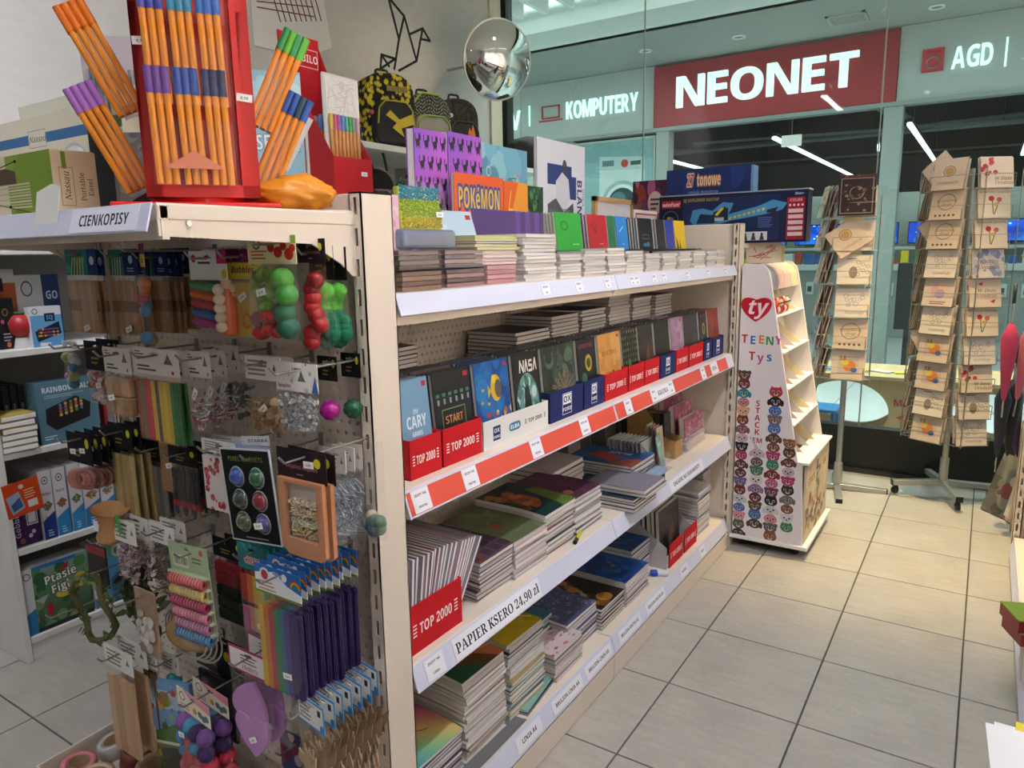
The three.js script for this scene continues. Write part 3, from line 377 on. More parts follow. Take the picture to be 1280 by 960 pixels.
function pack(name, label, x0, x1, top, bot, z, n, dz, hdr, hh, content, o = {}) {
  const w = x1 - x0, h = top - bot, xc = (x0 + x1) / 2, ih = h - hh, grp = n > 1 || o.group ? (o.group || label + 's on one hook') : undefined;
  const g = thing(name, label, 'craft pack', [xc, bot, z], { rot: [0, (o.ry || 0), (o.rz || 0)], group: grp });
  if (hdr) part('header_card', headerCard(w, hh, HDR[hdr]), HDR[hdr].s.matte, g, [0, ih, -0.001]);
  if (content) content(g, w * 0.9, ih * 0.94);
  if (!o.nobag) { part('bag', filmSheet(w, ih, o.bulge || 0.008), film, g); part('bag_back', filmSheet(w, ih, -0.006), film, g); }
  if (o.sticker) sticker(g, o.sticker[0] * w, o.sticker[1] * ih, (o.bulge || 0.008) + 0.002, o.sticker[2] || 0.2);
  for (let i = 1; i < n; i++) { const c = g.clone(); c.name = numbered(name); c.position.z -= dz * i; c.position.y += rr(-0.006, 0.006); c.position.x += rr(-0.003, 0.003); c.rotation.y += rr(-0.05, 0.05); c.rotation.z += rr(-0.02, 0.02); scene.add(c); }
  if (!o.nohook) hook(xc, top - 0.0155, Math.min(o.tip || z + 0.05, -0.8));
  return g;
}
{
  const hc = 0.055;
  // top row
  pack('wooden_stick_pack', 'brown wooden sticks in a clear bag under a teal header with red figures', -1.873, -1.735, 1.592, 1.391, -0.90, 2, 0.02, 'teal', 0.06, slats(wood, 0.008), { sticker: [0.1, 0.12, 0.3] });
  pack('wooden_stick_pack', 'brown wooden sticks in a clear bag under a navy and green header', -1.735, -1.615, 1.590, 1.390, -0.93, 2, 0.02, 'navy', 0.06, slats(wood, 0.008), { sticker: [0.1, 0.12, 0.3] });
  pack('balloon_pack', 'narrow bag of colourful balloons turned edge-on between the stick packs', -1.6, -1.49, 1.6, 1.378, -0.9, 1, 0, 'bottle', 0.05, scatter('balloon', sphere, ['#b84a5a', '#4a7fa8', '#c8a24a', '#c06a3a', '#6a8f5a'], 12, 0.014, 0.02, 0.85), { ry: -0.45, bulge: 0.016 });
  pack('wooden_stick_pack', 'brown wooden sticks in a clear bag under a dark blue header, in a close row', -1.665, -1.555, 1.585, 1.395, -0.965, 6, 0.018, 'navy', 0.055, slats(wood.slice(0, 5), 0.007));
  pack('foam_dauber_pack', 'sponge paint daubers of five colours on a white card', -1.42, -1.295, 1.582, 1.42, -0.93, 2, 0.03, 'mark', 0.06, (g, w, h) => ['#4f8f5a', '#c8642c', '#b03a44', '#3a63a8', '#a83a8a'].forEach((c, i) => { const t = part('dauber', cyl(0.008, 0.008, w * 0.75, 10), M(c, 0.5), g, [-0.01, h * (0.92 - i * 0.2), 0.004], [0, 0, Math.PI / 2 - 0.12]); part('sponge', G('spg', () => new THREE.SphereGeometry(0.012, 10, 8)), M('#d8c8b8', 0.9), t, [0, -w * 0.4, 0]); }));
  pack('bubble_toy_pack', 'yellow bag with an orange bubble bottle under a purple header', -1.361, -1.215, 1.584, 1.403, -0.955, 1, 0, 'bottle', 0.06, (g, w, h) => {
    part('yellow_card', box(w, h, 0.002), M('#c9b548', 0.6), g, [0, h / 2, -0.004]); const b = part('bottle', G('bott', () => new THREE.LatheGeometry([[0, 0], [0.017, 0], [0.018, 0.004], [0.018, 0.075], [0.01, 0.088], [0.009, 0.1], [0, 0.1]].map((p) => new THREE.Vector2(...p)), 16)), M('#d8643a', 0.35), g, [-w * 0.28, 0.005, 0.008]); part('cap', cyl(0.011, 0.011, 0.018, 12), M('#e0b090', 0.5), b, [0, 0.105, 0]);
    part('wand', G('wand', () => new THREE.TorusGeometry(0.014, 0.003, 6, 16)), M('#d88a4a', 0.4), g, [0.02, 0.035, 0.008]); part('emblem', cyl(0.016, 0.016, 0.003, 14), M('#7a2a4a', 0.4), g, [0.05, 0.04, 0.006], [Math.PI / 2, 0, 0]); }, { sticker: [0.1, 0.7, 0.5] });
  pack('play_vegetable_pack', 'bag of green grapes, red peppers and green balls under a tomato header', -1.185, -1.05, 1.606, 1.407, -0.90, 1, 0, 'veg', 0.052, (g, w, h) => {
    [[-0.5, 0.9], [-0.3, 0.95], [0, 0.93], [-0.6, 0.72], [-0.42, 0.62], [-0.22, 0.72], [0.02, 0.68], [-0.1, 0.5], [-0.3, 0.48], [0.12, 0.8]].forEach(([x, y]) => ball(g, 'grape', rr(0.011, 0.014), M(pick(['#6f9a34', '#85ad44', '#547f2c']), 0.35), x * w / 2, y * h, 0.008)); [[0.5, 0.86, '#4f9f3a'], [0.65, 0.66, '#3f8f3a'], [0.5, 0.42, '#1f6a4a'], [0.62, 0.22, '#1a5f48']].forEach(([x, y, c]) => ball(g, 'ball', 0.022, M(c, 0.5), x * w / 2, y * h, 0.004));
    [[-0.25, 0.3], [0.02, 0.28], [-0.1, 0.12], [-0.6, 0.06], [0.2, 0.1]].forEach(([x, y]) => { const b = ball(g, 'pepper', 0.019, M('#a8161c', 0.3), x * w / 2, y * h + 0.01, 0.006); b.scale.y *= 0.75; part('stalk', cyl(0.1, 0.16, 0.6, 6), M('#33502a', 0.6), b, [0, 1, 0]); }); }, { bulge: 0.03, sticker: [0.02, 0.66, 0] });
  pack('play_vegetable_pack', 'bag of red play food hanging beside the grape bag', -1.12, -1.045, 1.6, 1.392, -0.965, 1, 0, 'dark', 0.045, (g, w, h) => { for (let i = 0; i < 8; i++) ball(g, 'berry', 0.017, M(pick(['#a01a22', '#b8232c', '#8c1220']), 0.4), rr(-0.3, 0.3) * w, h * (0.08 + i * 0.11), 0.004); }, { bulge: 0.016, nohook: 1 });
  pack('pompom_bag', 'bag of green pompoms under a plain black header beside the slotted upright', -1.13, -1.062, 1.587, 1.393, -1.0, 2, 0.03, 'black', 0.065, (g, w, h) => { for (let i = 0; i < 9; i++) { const b = part('pompom', fluff, M(i < 5 ? '#176a4c' : '#58b03a', 0.95), g, [rr(-0.3, 0.3) * w, h * (0.08 + i * 0.1), 0]); b.scale.setScalar(0.018); } }, { bulge: 0.014, tip: -0.94 });
  // second row
  pack('bead_tube_pack', 'narrow bag of yellow, blue and green bead charms beside the game shelves', -2.05, -1.975, 1.357, 1.232, -0.95, 1, 0, 'white', 0.02, scatter('bead', sphere, ['#c9b23a', '#3f6f9a', '#8a9f4a', '#a86a9a', '#b9b4c0'], 14, 0.012, 0.02, 0.8));
  pack('bead_pack', 'small bag of pink beads under a black header with a yellow dot', -1.938, -1.823, 1.364, 1.2, -0.95, 2, 0.03, 'black', 0.075, scatter('bead', sphere, ['#b8685a', '#c8b4b0', '#8f4a44', '#d8c8c0'], 26, 0.009, 0.02, 0.9), { sticker: [0.1, 0.6, 0.1] });
  pack('wooden_block_pack', 'bag of brown wooden blocks under a white header with a rocket', -1.712, -1.6, 1.369, 1.203, -0.88, 2, 0.03, 'school', 0.058, (g, w, h) => { [[-0.28, 0.3], [0.05, 0.3], [0.36, 0.32], [-0.28, 0.74], [0.05, 0.74], [0.36, 0.74]].forEach(([x, y], i) => part('block', rbox(w * 0.31, h * 0.42, 0.02, 0.004), M(wood[i], 0.7), g, [x * w, y * h, 0])); }, { bulge: 0.02, sticker: [0.0, 0.5, 0] });
  pack('coloured_stick_pack', 'wide bag of red, yellow and green sticks under a white header with a rocket', -1.59, -1.415, 1.376, 1.165, -0.88, 2, 0.02, 'school', 0.058, slats(['#8c3a2c', '#5a6a34', '#b02a34', '#b8303a', '#c9a52c', '#4a4f40', '#c2a024', '#c9aa2c', '#b89a24', '#2f6f34', '#2a6a38'], 0.005));
  pack('mini_peg_pack', 'bag of tiny silver and red clothes pegs under a white header', -1.417, -1.335, 1.375, 1.2, -0.90, 3, 0.035, 'school', 0.055, stuffMesh('mini_pegs', chip, ['#b9bcc0', '#a8323a', '#8f9398'], 60, 0.006, 0.05, 0.75), { sticker: [-0.1, 0.7, 1] });
  pack('wooden_button_pack', 'bag of round pale wooden buttons', -1.29, -1.177, 1.368, 1.204, -0.95, 2, 0.03, 'white', 0.05, scatter('button', flake, ['#b8966c', '#a88458', '#c4a47c', '#9c7a50'], 46, 0.012, 0.02, 0.62, 0.012), { bulge: 0.014, sticker: [0.1, 0.5, 0.6] });
  pack('sequin_pack', 'bag of silver sequins under a white confetti header', -1.13, -1.015, 1.372, 1.239, -0.90, 1, 0, 'party', 0.055, stuffMesh('sequins', flake, ['#c0c2c4', '#8f9296', '#a9acb0'], 340, 0.004, 0.02, 0.92), { tip: -0.84 });
  pack('glitter_ball_pack', 'bag with a magenta glitter ball under a black header with a yellow dot', -1.125, -1.07, 1.37, 1.235, -1.0, 1, 0, 'black', 0.05, (g, w, h) => { const b = part('glitter_ball', fluff, M('#a8188a', 0.25), g, [0, 0.024, 0]); b.scale.setScalar(0.02); }, { tip: -0.95 });
  pack('glitter_ball_pack', 'bag with a dark green glitter ball under a black header with a yellow dot', -1.105, -1.05, 1.372, 1.232, -1.045, 1, 0, 'black', 0.05, (g, w, h) => { const b = part('glitter_ball', fluff, M('#0f5a38', 0.25), g, [0, 0.024, 0]); b.scale.setScalar(0.02); }, { nohook: 1 });
  pack('button_mix_pack', 'small bag of dark buttons behind the peg packs', -1.5, -1.39, 1.36, 1.2, -1.02, 3, 0.015, 'white', 0.05, scatter('button', flake, ['#3a5a48', '#2a4a5a', '#44504a'], 14, 0.011, 0.02, 0.6), { nohook: 1 });
  // third row
  pack('ribbon_roll_pack', 'bag with a pink ribbon roll under a black header with a yellow dot', -1.938, -1.82, 1.14, 0.985, -0.88, 6, 0.021, 'black', 0.078, (g, w, h) => { for (let i = 0; i < 3; i++) part('ribbon_roll', G('rroll' + i, () => new THREE.TorusGeometry(0.022, 0.007, 6, 20)), M(['#b06a60', '#a85a54', '#8c4a44'][i], 0.6), g, [-0.015 + i * 0.012, h * 0.5, 0.006 - i * 0.005], [0, 0.4, 0]); }, { bulge: 0.02, sticker: [0.1, 1.5, 0.1] });
  pack('bamboo_stick_pack', 'long bag of straw coloured bamboo sticks under a black header', -1.845, -1.74, 1.157, 0.89, -0.94, 6, 0.022, 'black', 0.06, slats(['#a8935a', '#b5a068', '#9a8550', '#ad9860', '#a48f58', '#b8a470'], 0.006, { k: 0.98 }));
  pack('wire_bundle_pack', 'narrow grey bag of craft wire behind the bamboo sticks', -1.775, -1.69, 1.11, 0.914, -0.99, 4, 0.018, 'black', 0.05, slats(['#6f6a64', '#857f78', '#5f5b56', '#7a746c'], 0.004));
  pack('cardboard_tag_pack', 'pack of brown cardboard tags between the wire and brush packs', -1.7, -1.62, 1.14, 0.99, -0.985, 1, 0, null, 0, slats(['#9a7650', '#a07c56'], 0.01), { sticker: [0.1, 0.5, 0], nohook: 1 });
  pack('brush_pack', 'bag of black brushes with red bands and tan bristles', -1.631, -1.515, 1.125, 0.935, -0.965, 3, 0.03, 'black', 0.045, (g, w, h) => { for (let i = 0; i < 6; i++) { const x = w * (-0.42 + i * 0.17); const b = part('brush', cyl(0.005, 0.006, h * 0.6, 8), M('#18161a', 0.3), g, [x, h * 0.68, 0]); part('ferrule', cyl(0.007, 0.007, h * 0.1, 8), M('#9c1c26', 0.3), b, [0, -h * 0.33, 0]); part('bristles', cyl(0.007, 0.003, h * 0.2, 8), M(i % 2 ? '#8a6a3a' : '#24344a', 0.9), b, [0, -h * 0.46, 0]); } });
  const floral = art(180, 220, (c, w, h) => { fill(c, '#d9cfcc'); for (let i = 0; i < 26; i++) { const x = rr(0, w), y = rr(0, h), r = rr(5, 15); for (let k = 0; k < 5; k++) disc(c, x + Math.cos(k * 1.26) * r * 0.6, y + Math.sin(k * 1.26) * r * 0.6, r * 0.5, pick(['#b0343e', '#c0606a', '#a02834'])); } });
  pack('floral_napkin_pack', 'pack of white napkins printed with red flowers', -1.422, -1.305, 1.18, 1.02, -0.92, 2, 0.03, 'white', 0.03, (g, w, h) => part('napkins', artBox(w, h, 0.012, floral), floral.s.matte, g, [0, h / 2, 0]));
  const mag = art(240, 300, (c, w, h) => { fill(c, '#141618'); line(c, [[3, 3], [w - 3, 3], [w - 3, h - 3], [3, h - 3]], '#c9ccd0', 6, true); txt(c, 'PIXEL MAGNETS', w / 2, 34, 22, '#6f7f2c'); small(c, 70, h - 18, 110, 1, 8, '#8c9094'); });
  { const g = thing('magnet_card', 'black card with six round glass magnets', 'craft pack', [-1.222, 0.985, -0.895], { rot: [0, 0, 0.1] }); part('card', artBox(0.16, 0.2, 0.003, mag), mag.s.matte, g, [0, 0.1, 0]); ['#2b4f9a', '#2a5f44', '#34453a', '#7d2430', '#47583a', '#4a4a86'].forEach((c, i) => { const m = part('magnet', G('magn', () => new THREE.SphereGeometry(0.021, 16, 8, 0, 7, 0, 1.3).rotateX(Math.PI / 2)), new THREE.MeshPhysicalMaterial({ color: c, roughness: 0.15, clearcoat: 1 }), g, [(i % 2 ? 0.032 : -0.032), 0.14 - Math.floor(i / 2) * 0.048, -0.004]); part('rim', G('magr', () => new THREE.TorusGeometry(0.021, 0.0018, 6, 24)), M('#8f979c', 0.3), m, [0, 0, 0.006]); }); sticker(g, 0.035, 0.045, 0.018, 0.15); hook(-1.222, 1.165, -0.87);
    const b = thing('blue_backing_card', 'pale blue craft card behind the black magnet card', 'craft pack', [-1.285, 0.99, -0.935]); part('card', rbox(0.15, 0.19, 0.003, 0.001, 1), M('#a9bcd8', 0.5), b, [0, 0.095, 0]); const st = H('#dadbe2', (c, w, h) => txt(c, 'STARRA', w * 0.6, h / 2, 40, '#4a4660')); const s2 = part('title_strip', artBox(0.09, 0.02, 0.002, st), st.s.matte, b, [0.03, 0.2, 0.001], [0, 0, 0.12]); }
  pack('sequin_tray_pack', 'peach tray with five bands of pale sequins under a dark brown header', -1.12, -0.985, 1.21, 1.0, -0.88, 2, 0.022, 'dark', 0.06, (g, w, h) => {
    const rw = w / 2, t = part('tray', extrude([[-rw, 0.012], [-rw + 0.02, -0.004], [rw - 0.012, -0.004], [rw, 0.006], [rw, h * 1.05], [-rw, h * 1.05]], 0.008, 0.001, [[[-rw * 0.74, 0.03], [rw * 0.72, 0.03], [rw * 0.72, h], [-rw * 0.74, h]]]), M('#c0855f', 0.5), g, [0, 0.004, 0]); part('tray_back', box(w * 0.8, h * 0.95, 0.002), M('#c8c4bc', 0.5), g, [0, h * 0.52, -0.007]);
    ['#e4d0b8', '#dcc89c', '#cfc8a8', '#d2ba8c', '#a8a8a8'].forEach((c, k) => stuffMesh('sequin_band', curl, [c], 110, 0.005, 0.68 - k * 0.14, 0.78 - k * 0.14, 0.003)(Object.assign(g), w * 0.72, h)); }, { bulge: 0.016, sticker: [0.3, 1.28, 0.05], tip: -0.83 });
  pack('safety_pin_pack', 'clear bag of silver blue pins hanging by the slotted upright', -1.11, -1.045, 1.185, 0.98, -0.985, 3, 0.022, 'white', 0.05, stuffMesh('pins', needle, ['#aebac8', '#6f8698', '#d0d6dc'], 90, 0.011, 0.05, 0.85));
  pack('crumpled_bag', 'half empty crumpled bag caught on the slotted upright', -1.06, -0.99, 1.2, 0.985, -1.035, 1, 0, null, 0, scatter('bead', sphere, ['#4a6a7a', '#a8785c', '#5a7a6a', '#c0a48c'], 14, 0.014, 0.0, 0.2), { bulge: 0.03, nohook: 1 });
  // fourth row
  { const g = thing('wooden_cup_shape', 'small tan wooden cup shape hanging below the bamboo sticks', 'craft pack', [-1.83, 0.86, -0.9]); part('body', new THREE.LatheGeometry([[0, 0], [0.026, 0], [0.03, 0.01], [0.022, 0.04], [0.03, 0.075], [0.045, 0.09], [0.042, 0.092], [0.025, 0.07], [0, 0.06]].map((p) => new THREE.Vector2(...p)), 20), M('#b98a5c', 0.6), g, [0, 0, 0], [0, 0, -0.25]); part('price_sticker', box(0.02, 0.026, 0.001), stickerWhite, g, [0.005, 0.05, 0.03]); const gr = part('tag', box(0.014, 0.05, 0.002), M('#3f9f4a', 0.5), g, [0.075, 0.06, 0.01], [0, 0, 0.3]); }
  hook(-1.86, 0.855, -0.86); hook(-1.66, 0.86, -0.88);
  pack('sequin_pack', 'small bag of pale pink sequins near the green leaf garland', -1.8, -1.7, 0.93, 0.765, -0.90, 2, 0.03, 'white', 0.06, stuffMesh('sequins', flake, ['#b9a0a4', '#c8b8b8', '#8a6a78'], 200, 0.005, 0.02, 0.95), { nohook: 1 });
  pack('sequin_pack', 'small bag of dark purple sequins', -1.74, -1.64, 0.915, 0.755, -0.96, 2, 0.03, 'white', 0.05, stuffMesh('sequins', flake, ['#6a5a68', '#4a3f4c', '#8a7f88'], 200, 0.005, 0.02, 0.95), { nohook: 1 });
  pack('raffia_pack', 'bag of dried brown raffia beside the striped twine card', -1.69, -1.585, 0.93, 0.74, -0.93, 2, 0.03, 'white', 0.05, stuffMesh('raffia', needle, ['#6f5f44', '#8a7652', '#5a4c36'], 160, 0.008, 0.04, 0.95));
  { const g = thing('twine_card', 'pale green card holding six spools of pink, yellow and blue striped twine', 'craft pack', [-1.475, 0.702, -0.9], { rot: [0, 0, 0.06] });
    part('card', headerCard(0.15, 0.065, HDR.green), HDR.green.s.matte, g, [0, 0.155, -0.001]); part('back_card', box(0.15, 0.155, 0.0015), M('#aebf9a', 0.6), g, [0, 0.078, -0.0005]);
    ['#c25a5a', '#c8b06a', '#a83a5c', '#c8788a', '#a8708c', '#4a7fa8'].forEach((c, i) => { const sp = part('spool', rbox(0.15, 0.006, 0.012, 0.002, 1), M('#aebf9a', 0.6), g, [0, 0.15 - i * 0.027, 0.006]); const th = []; for (let k = 0; k < 12; k++) th.push(at(new THREE.TorusGeometry(0.0095, 0.0052, 5, 10), -0.06 + k * 0.011, 0, 0, 0, Math.PI / 2 + 0.35, 0)); part('twine', merge(th), M(c, 0.9), sp, [0, -0.013, 0.004]); const tw = []; for (let k = 0; k < 11; k++) tw.push(at(new THREE.TorusGeometry(0.0098, 0.0028, 5, 10), -0.0545 + k * 0.011, 0, 0, 0, Math.PI / 2 + 0.35, 0)); part('white_strand', merge(tw), M('#d8cfc8', 0.9), sp, [0, -0.013, 0.004]); }); hook(-1.475, 0.903, -0.86); }
  pack('felt_pack', 'bag of folded red, black and green felt behind the twine card', -1.54, -1.42, 0.9, 0.685, -1.0, 2, 0.03, 'black', 0.05, (g, w, h) => ['#2a3f38', '#2a3a34', '#1a1a1c', '#7d1622', '#8a1a26'].forEach((c, i) => part('felt_fold', rbox(w, h * 0.19, 0.014, 0.005), M(c, 0.95), g, [0, h * (0.1 + i * 0.2), 0])), { nohook: 1 });
  pack('crepe_paper_pack', 'crumpled bag of yellow and peach crepe paper low on the pegboard', -1.45, -1.28, 0.79, 0.66, -1.02, 1, 0, null, 0, (g, w, h) => { part('paper', rbox(w, h * 0.6, 0.02, 0.008), M('#b5a83a', 0.8), g, [0, h * 0.32, 0], [0, 0, -0.15]); part('paper', rbox(w * 0.8, h * 0.25, 0.018, 0.008), M('#c88a70', 0.8), g, [-0.01, h * 0.8, 0]); }, { bulge: 0.02, nohook: 1 });
  pack('pastel_stick_pack', 'bag of rainbow sticks in two tiers under a teal header', -1.372, -1.262, 0.938, 0.722, -0.95, 8, 0.014, 'pastel', 0.06, (g, w, h) => { slats(['#b03a2c', '#c8642c', '#c9a52c', '#b8b03a', '#3a7f4a'], 0.003, { k: 0.44 })(g, w, h); slats(['#b0628c', '#c88a7a', '#c9b07a', '#6f9a6a', '#4a7a8a'], 0.003, { k: 0.4 })(g, w, h); g.children.slice(1, 6).forEach((m) => { m.position.y = h * 0.75; }); g.children.slice(6, 11).forEach((m) => { m.position.y = h * 0.24; }); }, { sticker: [0.2, 0.2, 0.1] });
  pack('jumbo_rainbow_stick_pack', 'bag of wide rainbow coloured craft sticks with a blue and white header', -1.218, -1.08, 0.95, 0.672, -0.88, 10, 0.0165, 'blue', 0.062, (g, w, h) => { const jumbo = ['#c9a63a', '#c8742c', '#a83a4c', '#2f7f4a', '#2f6f8a', '#54438a', '#34235f', '#2f1f5a']; jumbo.forEach((c, i) => { const sw = w / 8 * 1.02; for (let k = 0; k < 3; k++) part('craft_stick', G('jumbo' + sw.toFixed(4), () => { const s = new THREE.Shape(), q = sw * 0.48, L = h * 0.93; s.moveTo(-q, q * 0.7); s.quadraticCurveTo(0, -q * 0.3, q, q * 0.7); s.lineTo(q, L - q * 0.7); s.quadraticCurveTo(0, L + q * 0.3, -q, L - q * 0.7); return new THREE.ExtrudeGeometry(s, { depth: 0.0018, bevelEnabled: false, curveSegments: 4 }); }), M(c, 0.55), g, [-w / 2 + w / 8 * (i + 0.5), 0.003, 0.003 - k * 0.004]); }); }, { bulge: 0.011, sticker: [0.18, 0.26, 0.1], tip: -0.83 });
  // green leaf garland looped on a hook
  { const g = thing('leaf_garland', 'loop of green artificial leaf garland hanging off a hook', 'garland', [-1.87, 0.58, -0.86]); const cp = []; for (let i = 0; i < 16; i++) { const a = i / 16 * 2 * Math.PI; cp.push([Math.cos(a) * 0.088, 0.1 + Math.sin(a) * 0.085, 0.012 * Math.sin(a * 3)]); }
    part('vine', tube(cp, 0.008, 80, 6, true), M('#5a5a34', 0.9), g); const lf = G('leaf', () => { const q = extrude([[0, 0], [0.009, 0.012], [0.006, 0.026], [0, 0.036], [-0.006, 0.026], [-0.009, 0.012]], 0.0008); return q; });
    for (let i = 0; i < 70; i++) { const a = rr(0, 6.28), m = part('leaf', lf, M(pick(['#5f6e38', '#6f7d48', '#4f5c2e', '#7d8a54']), 0.7), g, [Math.cos(a) * 0.088, 0.1 + Math.sin(a) * 0.085, rr(-0.006, 0.008)], [rr(-1.2, 1.2), rr(-1.2, 1.2), a + rr(-1, 1)]); m.scale.setScalar(0.7); }
    const g2 = thing('leaf_garland', 'bundle of dark green leaf garland bunched behind the leaf loop', 'garland', [-1.77, 0.63, -0.93]); for (let k = 0; k < 4; k++) part('vine', tube([[-0.03 + k * 0.02, 0.17, 0], [-0.04 + k * 0.025, 0.1, 0.01], [-0.02 + k * 0.02, 0.02, 0], [0.01 + k * 0.01, 0.0, 0.0]], 0.01, 20, 6), M('#2c2f1a', 0.9), g2); for (let i = 0; i < 80; i++) part('leaf', lf, M(pick(['#465530', '#586740', '#3a4628']), 0.7), g2, [rr(-0.06, 0.06), rr(0.0, 0.19), rr(-0.02, 0.025)], [rr(-1.2, 1.2), rr(-1.2, 1.2), rr(0, 6)]); hook(-1.85, 0.78, -0.84); hook(-1.95, 0.66, -0.78); }
  pack('felt_tip_pack', 'dark red hang card with a white sticker by the leaf garland', -1.95, -1.85, 0.84, 0.72, -0.9, 1, 0, null, 0, (g, w, h) => { part('card', rbox(w, h, 0.004, 0.001, 1), M('#241518', 0.5), g, [0, h / 2, 0]); part('red_band', box(w * 1.0, h * 0.2, 0.005), M('#8c1c24', 0.5), g, [0, h * 0.86, 0.001]); small; }, { nobag: 1, nohook: 1, sticker: [0.05, 0.25, 0] });
  pack('pebble_card_pack', 'tall card of white decorative pebbles in a brown frame', -1.704, -1.615, 0.775, 0.6, -0.88, 1, 0, null, 0, (g, w, h) => { part('card', rbox(w * 1.1, h * 1.06, 0.006, 0.003), M('#a88a70', 0.6), g, [0, h * 0.53, -0.004]); for (let i = 0; i < 26; i++) { const b = ball(g, 'pebble', rr(0.008, 0.012), M(pick(['#c8c4bc', '#b9b4ac', '#d4d0c8']), 0.6), rr(-0.36, 0.36) * w, h * rr(0.1, 0.7), 0.004); b.scale.z *= 0.6; } }, { bulge: 0.016, tip: -0.8 });
  { const g = thing('paper_fan_bag', 'clear bag with a large round tan paper fan', 'craft pack', [-1.56, 0.585, -0.93]); part('fan', G('fan', () => { const q = new THREE.TorusGeometry(0.05, 0.022, 8, 28); q.scale(1, 0.75, 0.5); return q; }), M('#b08f62', 0.7), g, [0, 0.075, 0], [0.3, 0.3, 0]); for (let i = 0; i < 4; i++) part('paper_ring', G('fanr' + i, () => new THREE.TorusGeometry(0.085 + i * 0.004, 0.003, 5, 28).scale(1, 0.72, 0.5)), M('#c4bdb0', 0.7), g, [0.01 * i - 0.02, 0.075, -0.004 * i]); part('bag', filmSheet(0.2, 0.19, 0.022), film, g); hook(-1.6, 0.79, -0.87); }
  // fifth row
  pack('wood_veneer_pack', 'bag of long pale wooden veneer strips under a white header', -1.82, -1.69, 0.605, 0.305, -0.85, 2, 0.035, 'white', 0.06, slats(['#c8a884', '#b8946c', '#c4a078', '#bc9870'], 0.008), { bulge: 0.012, tip: -0.77 });
  pack('bark_stick_pack', 'narrow bag of dark bark sticks', -1.735, -1.67, 0.585, 0.38, -0.9, 1, 0, 'white', 0.04, (g, w, h) => { for (let i = 0; i < 5; i++) part('bark_stick', rod([-w * 0.3 + i * w * 0.15, 0, 0], [-w * 0.35 + i * w * 0.17, h, 0.003], 0.006, 7), M(pick(['#4a3524', '#5c442e', '#3a2a1c']), 0.9), g); }, { nohook: 1 });
  pack('turquoise_bead_pack', 'clear bag of turquoise beads', -1.7, -1.625, 0.578, 0.4, -0.93, 1, 0, 'white', 0.05, scatter('bead', sphere, ['#1f8f94', '#2aa0a0', '#177a84'], 34, 0.01, 0.05, 0.9), {});
  const seed1 = art(180, 320, (c, w, h) => { fill(c, '#6f9fd0'); fill(c, '#a8c8e4', 0, 0, w, 90); disc(c, 60, 60, 26, '#b06a34'); poly(c, [[0, 170], [w, 110], [w, h], [0, h]], '#4f7a34'); blot(c, 40, w, h, ['#6a8f3a', '#3a5a28', '#c8a22c'], 6, 16); fill(c, '#6f9fd0', 0, 0, w, 30); blot(c, 9, w, h, ['#c8322c'], 8, 15); fill(c, '#d8d8cc', 0, 200, w, 10); fill(c, '#5c5850', 14, 220, w - 28, 86); blot(c, 14, w, 90, ['#e0d8c0'], 2, 3); });
  { const g = thing('mosaic_kit_card', 'blue and green picture card kit hanging behind the pompom bags', 'craft pack', [-1.63, 0.25, -0.915], { rot: [0, 0.25, 0.05] }); part('card', artBox(0.13, 0.27, 0.012, seed1), seed1.s.matte, g, [0, 0.135, 0]); part('sleeve', box(0.134, 0.275, 0.0006), clear, g, [0, 0.135, 0.008]); hook(-1.63, 0.5, -0.86); }
  const pomc = ['#8a5aa0', '#4f8fb8', '#3f2a5a', '#6f4a8c', '#4a86b0', '#b8525c', '#c84a5c', '#c8787c', '#b86870', '#c8324e', '#d08a8c', '#c83a54'];
  pack('pompom_bag', 'bag of purple, blue, coral and pink pompoms under a white and pink header', -1.563, -1.412, 0.553, 0.262, -0.875, 2, 0.045, 'pom', 0.055, (g, w, h) => { const rows = [[0, 1, 2, 3], [4, 5, 4, 2], [4, 5, 6, 9], [8, 7, 10, 6], [11, 10, 8, 9], [9, 11, 9, 11]]; rows.forEach((r, j) => r.forEach((k, i) => { const b = part('pompom', fluff, M(pomc[k], 0.95), g, [w * (-0.38 + i * 0.255) + rr(-0.003, 0.003), h * (0.92 - j * 0.165), rr(-0.003, 0.006)]); b.scale.setScalar(0.0205); })); }, { bulge: 0.022, ry: -0.1, sticker: [-0.15, 0.82, 0], tip: -0.84 });
  pack('black_craft_pack', 'plain black card pack behind the pompom bags', -1.66, -1.5, 0.6, 0.34, -1.0, 2, 0.03, 'black', 0.08, (g, w, h) => part('card', rbox(w, h, 0.01, 0.002), M('#1b1b1d', 0.6), g, [0, h / 2, 0]), { nohook: 1 });
  pack('heart_pack', 'bag with two lilac glitter hearts under a magenta framed header', -1.366, -1.222, 0.715, 0.468, -0.9, 2, 0.045, 'hearts', 0.058, (g, w, h) => { const hs = G('heart', () => { const s = new THREE.Shape(); s.moveTo(0, -0.05); s.bezierCurveTo(-0.075, 0.0, -0.06, 0.05, -0.028, 0.048); s.bezierCurveTo(-0.012, 0.047, -0.003, 0.038, 0, 0.03); s.bezierCurveTo(0.003, 0.038, 0.012, 0.047, 0.028, 0.048); s.bezierCurveTo(0.06, 0.05, 0.075, 0.0, 0, -0.05); return new THREE.ExtrudeGeometry(s, { depth: 0.008, bevelEnabled: true, bevelSize: 0.002, bevelThickness: 0.002, bevelSegments: 2 }); }); part('glitter_heart', hs, M('#b985c6', 0.8), g, [0, h * 0.72, 0], [0, 0, 2.9]); part('glitter_heart', hs, M('#bd8aca', 0.8), g, [0.005, h * 0.28, 0.002], [0, 0, 0.1]); }, { bulge: 0.016, sticker: [0.1, 0.24, 0.5] });
